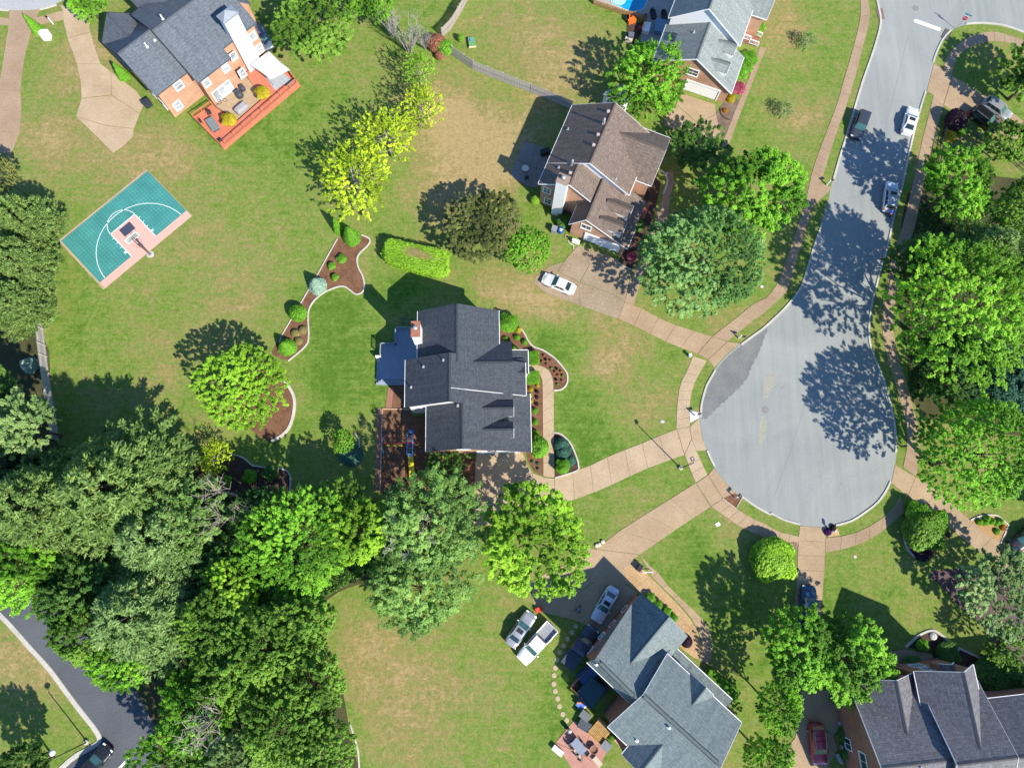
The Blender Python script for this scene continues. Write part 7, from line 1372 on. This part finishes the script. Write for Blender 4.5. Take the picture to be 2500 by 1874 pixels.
# ---- bottom house courtyard, patio and clutter
K9 = (1340, 1600, 6.05); M_PATR = flat('patio_red', (.40, .21, .17), .85, .2, var=.12, scale=1.2)
pad('patio', [P(K9, 370, 950, 620, 1130, 480, 1430, 100, 1280), P(K9, 620, 1132, 860, 1400, 740, 1640, 484, 1434), P(K9, 98, 1284, 480, 1436, 738, 1642, 560, 1900, 420, 1760, 300, 1600, 200, 1440)], M_PATR)
pad('courtyard', [P(K9, 560, 160, 920, 470, 620, 760, 310, 450)], flat('court_dark', (.10, .085, .08), .9, .2, var=.2, scale=1))
o = fence('low brick-red wooden fence on the left of the courtyard', P(K9, 555, 175, 310, 440), 1.5, flat('fence_brick', (.25, .16, .13), .9, .2), .14, .13); o = fence('honey coloured wooden fence on the lower side of the courtyard', P(K9, 310, 455, 460, 590, 600, 770), 1.3, M_WOODY, .14, .1)
box_item('covered_object', K9, 560, 275, 2.2, 1.5, .9, 40, flat('tarp_blue', (.03, .09, .22), .5, .3), 'dark blue tarpaulin bundle in the courtyard', 'tarpaulin'); box_item('hot_tub', K9, 610, 530, 3.0, 2.5, 1.0, 50, flat('tub_teal', (.03, .085, .10), .6, .3), 'dark teal covered hot tub in the courtyard', 'hot tub')
box_item('cool_box', K9, 465, 715, .95, .75, .5, -35, flat('cooler_blue', (.08, .18, .6), .5, .4), 'blue cool box beside the courtyard fence', 'cool box'); p = at(K9, 455, 688, .6); o = MB().tube([(-.35, 0, .15), (.35, 0, .15)], .16, 10).build('towel_roll', flat('roll_orange', (.5, .2, .1), .8, .2)); o.location = (p.x, p.y, .56); tag(o, 'orange roll lying on the blue cool box', 'roll')
p = at(K9, 525, 740, .5); o = MB().lathe([(.25, 0), (.3, .4), (.3, .45)], 14).build('bucket', M_UT); o.location = (p.x, p.y, 0); tag(o, 'round pale bucket at the end of the honey coloured fence', 'bucket')
box_item('storage_bin', K9, 530, 875, 1.25, .95, .9, -38, flat('bin_slate', (.12, .14, .15), .6, .3), 'grey storage bin beside the wooden steps', 'bin'); box_item('storage_bin', K9, 520, 1020, 1.5, 1.1, .7, -30, flat('bin_dark', (.05, .065, .08), .6, .3), 'dark covered grill at the corner of the red patio', 'grill')
box_item('white_bin', K9, 130, 1395, 1.4, .62, .5, -38, flat('plastic_white', (.75, .77, .8), .5, .4), 'white storage chest on the grass by the red patio', 'chest'); p = at(K9, 308, 1115, 1.0); o = MB().lathe([(.16, 0), (.2, .5), (.28, .9), (.24, 1.05)], 12).build('bird_bath', M_METAL, None, True); o.location = (p.x, p.y, 0); tag(o, 'grey round bird bath at the corner of the red patio', 'bird bath'); p = at(K9, 250, 1045, .4); o = MB().lathe([(.22, 0), (.28, .5), (.25, .52)], 12).build('plant_pot', flat('pot_green', (.02, .05, .03), .6, .3)); o.location = (p.x, p.y, 0); tag(o, 'dark green pot on the grass by the red patio', 'pot')
b0 = at(K9, 755, 1110, .5); e = thing('wooden_steps', 'honey coloured slatted wooden steps between house and red patio', 'steps', (b0.x, b0.y, 0), math.atan2((at(K9, 860, 1120)-at(K9, 740, 1000)).y, (at(K9, 860, 1120)-at(K9, 740, 1000)).x))
for i in range(11): MB().b2(-1.0+i*.185, -1.0+i*.185+.14, -1.1, 1.0, .5, .55).build('slat', M_WOODY, e)
MB().b2(-1.05, 1.05, -1.15, -1.05, .1, .9).b2(-1.05, 1.05, 1.0, 1.1, .1, .5).build('side_board', M_WOODY, e); MB().b2(-1.05, -.95, -1.05, 1.0, 0, .495).b2(.95, 1.05, -1.05, 1.0, 0, .495).build('bearer', M_WOODY, e)
p = at(K9, 440, 1340, .75); e = thing('patio_table', 'slate topped dining table on the red patio', 'table', (p.x, p.y, .05), R(-48)); MB().b2(-.95, .95, -.55, .55, .7, .75).build('top', flat('table_slate', (.2, .24, .3), .4, .5), e)
for a in (-.85, .85):
    for b in (-.45, .45): MB().b2(a-.04, a+.04, b-.04, b+.04, 0, .7).build('leg', M_DARKMETAL, e)
for x, y, r_z, cm, la in ((370, 1275, 40, CU_G, 'slate cushioned chair at the upper end of the patio table'), (400, 1400, 130, CU_T, 'tan cushioned chair on the left of the patio table'), (460, 1500, 160, CU_T, 'cream cushioned chair at the lower end of the patio table'), (550, 1430, 230, CU_T, 'cream cushioned chair on the right of the patio table'), (510, 1330, 300, CU_D, 'dark chair on the upper right of the patio table'), (340, 1330, 100, CU_D, 'dark chair on the upper left of the patio table')): chair(K9, x, y, .05, R(r_z), cm, la)
p = at(K9, 665, 1385, .5); e = thing('fire_pit', 'rusty round metal fire pit on the red patio', 'fire pit', (p.x, p.y, .05)); MB().lathe([(.3, .3), (.5, .5), (.52, .55), (.48, .55), (.28, .34)], 16).build('bowl', flat('rust', (.22, .12, .09), .8, .3), e); MB().lathe([(.28, 0), (.26, .3)], 10).build('stand', M_DARKMETAL, e)
box_item('lounger', K9, 715, 1555, 1.2, .6, .35, -48, CU_T, 'small cream lounger at the lower right of the red patio', 'lounger'); box_item('air_conditioner', K9, 840, 1320, 1.1, 1.0, .8, -40, flat('ac_grey', (.16, .18, .19), .6, .4), 'grey air conditioner by the bottom house', 'air conditioner')
box_item('plant_trough', K9, 1060, 1310, 1.9, .45, .4, -48, flat('trough_pink', (.5, .3, .24), .8, .2), 'pinkish plant trough along the wall of the bottom house', 'trough')
p = at('C4', 600, 318, .5); e = thing('tricycle', 'small child tricycle on the shaded driveway', 'tricycle', (p.x, p.y, .05), R(60))
for a, b in ((.35, 0), (-.3, .25), (-.3, -.25)): MB().tube([(a, b-.04, .17), (a, b+.04, .17)], .17, 12).build('wheel', M_TYRE, e)
MB().tube([(.35, 0, .17), (.3, 0, .5), (-.3, 0, .3), (-.3, .25, .17)], .03, 5).tube([(-.3, 0, .3), (-.3, -.25, .17)], .03, 5).build('frame', flat('trike_pink', (.5, .1, .3), .5, .3), e); MB().box((.3, 0, .55), (.05, .4, .04)).build('handlebar', M_BLACK, e); MB().box((-.12, 0, .42), (.26, .2, .06)).build('saddle', M_BLUE, e)
box_item('toy_car', 'C4', 262, 322, .9, .55, .45, 20, flat('toy_red', (.6, .06, .02), .5, .4), 'red ride-on toy by the silver sedan', 'toy'); box_item('grill', 'C3', 1110, 1608, .5, .9, .8, -35, M_BLACK, 'black lantern post top beside the pebble bed', 'lantern')
p0, p1 = at('C3', 1130, 1648), at('C3', 1215, 1640); o = MB().tube([p0+Vector((0, 0, .5)), p1+Vector((0, 0, .5))], .05, 6).tube([p0, p0+Vector((0, 0, .5))], .04, 6).tube([p1, p1+Vector((0, 0, .5))], .04, 6).build('hand_rail', M_TRIM); tag(o, 'short white rail beside the pebble bed walk', 'rail')
# ---- bins and things at the brown house
K10 = (1320, 500, 9.2125)
box_item('wheeled_bin', K10, 305, 560, .75, .8, 1.0, -15, flat('bin_grey', (.22, .24, .26), .6, .3), 'grey wheeled bin beside the brown roofed house', 'bin'); p = at(K10, 450, 575, .5); e = thing('barrel', 'blue barrel with white print beside the grey bin', 'barrel', (p.x, p.y, 0)); MB().lathe([(.36, 0), (.4, .3), (.4, .7), (.36, .95), (.3, .97)], 16).build('body', flat('barrel_blue', (.015, .09, .42), .4, .4), e, True); MB().box((.05, -.05, .975), (.42, .16, .012), R(-20)).box((-.02, -.26, .975), (.3, .1, .012), R(-30)).build('label_print', M_TRIM, e)
p = at(K10, 585, 700, .2); o = MB().tube([(.26*math.cos(a*math.pi/8), .26*math.sin(a*math.pi/8), .08) for a in range(17)], .07, 6, False).build('hose_coil', flat('hose_tan', (.36, .26, .18), .8, .2)); o.location = (p.x, p.y, 0); tag(o, 'coiled tan hose at the garage corner of the brown roofed house', 'hose'); box_item('grill_cart', K10, 790, 830, .3, 1.1, .9, 70, M_TRIM, 'white rack against the brown roofed garage wall', 'rack')
p = at('C1', 148, 1420, .7); e = thing('patio_table', 'round pale patio table behind the brown roofed house', 'table', (p.x, p.y, .05)); MB().lathe([(.5, .68), (.52, .7), (.5, .74)], 20).build('top', flat('table_cream', (.6, .56, .45), .6, .3), e); MB().lathe([(.3, 0), (.06, .06), (.05, .68)], 10).build('pedestal', M_DARKMETAL, e)
chair('C1', 160, 1495, .05, R(180), CU_D, 'dark chair below the round table behind the brown roofed house'); box_item('grill', 'C1', 315, 1285, 1.3, .7, 1.0, 20, M_BLACK, 'dark grill at the patio edge behind the brown roofed house', 'grill')
# ---- toy table in the yard
p = at('B1', 1838, 355, .4); e = thing('play_table', 'green and tan child play table in the back yard by the fence', 'play table', (p.x, p.y, 0), R(8)); MB().b2(-.5, .5, -.75, .75, .45, .55).build('top', flat('toy_green', (.12, .3, .12), .6, .3), e); MB().b2(-.55, .55, -.95, -.7, .3, .4).build('bench', flat('toy_tan', (.6, .5, .3), .6, .3), e)
for a in (-.42, .42):
    for b in (-.65, .65): MB().b2(a-.05, a+.05, b-.05, b+.05, 0, .45).build('leg', flat('toy_tan', (.6, .5, .3), .6, .3), e)
MB().box((-.1, .2, .62), (.35, .4, .14)).build('tray', flat('toy_blue', (.08, .25, .5), .6, .3), e)
# ---- pool yard
K2 = (1420, 0, 9.2125)
sheet('pool_deck', P(K2, 270, -500, 265, 60, 1140, 330, 1440, 450, 1330, 800, 1330, 1000, 1900, 1000, 2150, 200, 2150, -500), .03, flat('pool_concrete', (.36, .33, .30), .85, .2, var=.1, scale=.6))
pw = P(K2, 700, -500, 640, 0, 680, 100, 840, 170, 985, 235, 1200, 305, 1400, 215, 1500, 0, 1560, -500)
o = MB().prism(pw, .03, .12).build('pool', flat('pool_coping', (.6, .58, .55), .7, .3)); tag(o, 'blue swimming pool with pale shallow end at the top edge', 'swimming pool')
t = NT('pool_water'); co = t.co(); n_ = t.noise(.9, 3); col = t.ramp(n_, (.35, (.0, .26, .50, 1)), (.7, (.02, .36, .60, 1))); t.bump(t.noise(2.5, 3), .15, .05); M_WATER = t.fin(col, .05, .6)
cc = sum(pw, Vector())/len(pw); w2 = [cc+(p-cc)*.955 for p in pw]; q = MB().prism(w2, .05, .128).build('water', M_WATER, o)
st = P(K2, 690, -500, 660, 0, 700, 90, 850, 150, 960, 100, 1010, 0, 1040, -500); MB().prism([cc+(p-cc)*.96 for p in st], .1, .134).build('shallow_ledge', flat('pool_pale', (.35, .62, .72), .15, .6), o)
fence('honey coloured wooden fence along the swimming pool', P(K2, 250, -60, 262, 110, 560, 215, 930, 345, 1170, 400, 1440, 470), 1.2, M_WOODY, .15, .09); fence('orange wooden fence section beside the pool steps', P(K2, 1440, 500, 1370, 640, 1310, 780), 1.2, flat('fence_orange', (.42, .2, .09), .8, .2), .15, .09)
for x, y, r_z, la in ((1590, 260, 30, 'dark cushioned pool chair, left of the pair'), (1840, 290, 10, 'dark cushioned pool chair, right of the pair')):
    chair(K2, x, y, .03, R(r_z), CU_D, la); box_item('lounger', K2, x+20, y+70, .75, 1.5, .4, 8, CU_D, 'dark pool lounger ' + ('beside the left pool chair' if x < 1700 else 'beside the right pool chair'), 'lounger')
shrub('moundc', K2, 1435, 350, 40, .5, 'violet', 'purple flowers in a pot by the pool', 'flowers', 'flowers'); shrub('moundc', K2, 1300, 645, 42, .7, 'pink', 'magenta flowers beside the orange fence section', 'flowers', 'flowers')
box_item('toy_car', K2, 1110, 440, 1.2, 1.2, .6, 20, flat('toy_orange', (.7, .14, .02), .5, .4), 'orange toy tub outside the pool fence', 'toy'); box_item('planter', K2, 1020, 415, .5, .8, .6, 0, M_BLACK, 'black pot outside the pool fence', 'planter'); box_item('table', K2, 1455, 640, 1.0, 1.6, .7, -15, M_TRIM, 'white table in the sun patch by the pool', 'table'); box_item('covered_table', K2, 1780, 620, 1.9, 2.2, .9, -10, flat('cover_bluegrey', (.16, .24, .34), .6, .3), 'pale blue covered table between pool and house', 'table')
sheet('yard_path', P(K2, 1010, 540, 1150, 520, 1420, 500, 1310, 800, 1200, 1000, 1000, 1000), .02, M_MULCHD)
box_item('storage_chest', K2, 1060, 900, 1.1, .55, .6, -20, flat('chest_tan', (.5, .42, .34), .7, .3), 'tan storage chest at the edge of the back yard', 'chest'); box_item('covered_grill', K2, 1105, 830, .8, .7, 1.1, -10, flat('grill_slate', (.1, .12, .15), .5, .4), 'dark covered grill behind the tan chest', 'grill')
b0 = at('C1', 920, 850, 1.2); e = thing('shed', 'small shed with pale shingle roof behind the brown roofed house', 'shed', (b0.x, b0.y, 0), R(28)); MB().b2(-1.6, 1.6, -1.3, 1.3, 0, 2.1).build('wall', M_SIDE, e); MB().poly3([(-1.8, -1.5, 2.1), (0, -1.5, 2.9), (0, 1.5, 2.9), (-1.8, 1.5, 2.1)], (-.4, 0, 1), .08).poly3([(0, -1.5, 2.9), (1.8, -1.5, 2.1), (1.8, 1.5, 2.1), (0, 1.5, 2.9)], (.4, 0, 1), .08).build('roof', flat('shed_roof', (.35, .40, .42), .9, .2, var=.2), e)
# white porch steps at the pool house
b0 = at('C1', 2060, 320, .6); e = thing('porch_steps', 'white railed porch steps on the right of the pool house', 'steps', (b0.x, b0.y, 0), R(-22))
MB().b2(-1.3, -.2, -.9, .9, 0, .9).build('landing', M_BRICK2, e)
for i in range(4): MB().b2(-.2+i*.32, .12+i*.32, -.7, .7, 0, .72-i*.18).build('step', M_BRICK2, e)
railing([(-1.3, .9, 0), (-.2, .9, 0)], .9, M_TRIM, e, .9); railing([(-1.3, -.9, 0), (-.2, -.9, 0)], .9, M_TRIM, e, .9); railing([(-.2, .85, 0), (1.2, .85, 0)], .3, M_TRIM, e, .9); railing([(-.2, -.85, 0), (1.2, -.85, 0)], .3, M_TRIM, e, .9)
# ---- bottom right clutter
box_item('wheeled_bin', 'D4', 610, 1060, .8, .8, 1.1, 0, flat('bin_navy', (.02, .05, .10), .6, .3), 'dark blue wheeled bin by the garage of the striped roof house', 'bin'); box_item('wheeled_bin', 'D4', 655, 1075, .55, .75, 1.0, 0, flat('bin_bright_blue', (.02, .06, .42), .5, .3), 'bright blue recycling bin next to the dark blue bin', 'bin')
for i, (x, y, la) in enumerate(((685, 1212, 'pale pot on the shaded driveway, upper of three'), (682, 1246, 'pale pot on the shaded driveway, middle of three'), (660, 1283, 'pale pot on the shaded driveway, lower of three'))):
    p = at('D4', x, y, .4); e = thing('plant_pot', la, 'pot', (p.x, p.y, .05)); MB().lathe([(.16, 0), (.24, .4), (.27, .45), (.22, .45)], 14).build('pot', flat('pot_pale', (.5, .58, .62), .6, .3), e); MB().lathe([(.22, .38), (.2, .42)], 12).build('soil', M_MULCHD, e)
box_item('planter', 'D4', 690, 1490, .6, .75, .6, 25, flat('planter_stone', (.45, .4, .33), .8, .2), 'pale stone planter beside the shaded driveway', 'planter'); box_item('bench', 'D4', 650, 1575, .3, 1.2, .45, 25, flat('bench_grey', (.3, .36, .38), .7, .3), 'grey garden bench in the bottom shade', 'bench')
for x, y, r_, la in ((1450, 548, .5, 'large pale stone at the tip of the stone edged bed'), (1640, 655, .45, 'pale stone along the stone edged bed'), (1505, 742, .4, 'round pale stone in the shaded bed')):
    p = at('D4', x, y, .2); o = MB().lathe([(r_, 0), (r_*.95, .2), (r_*.5, .32)], 8).build('boulder', flat('stone_grey', (.42, .43, .44), .9, .2, var=.2), None); o.location = (p.x, p.y, 0); tag(o, la, 'boulder')
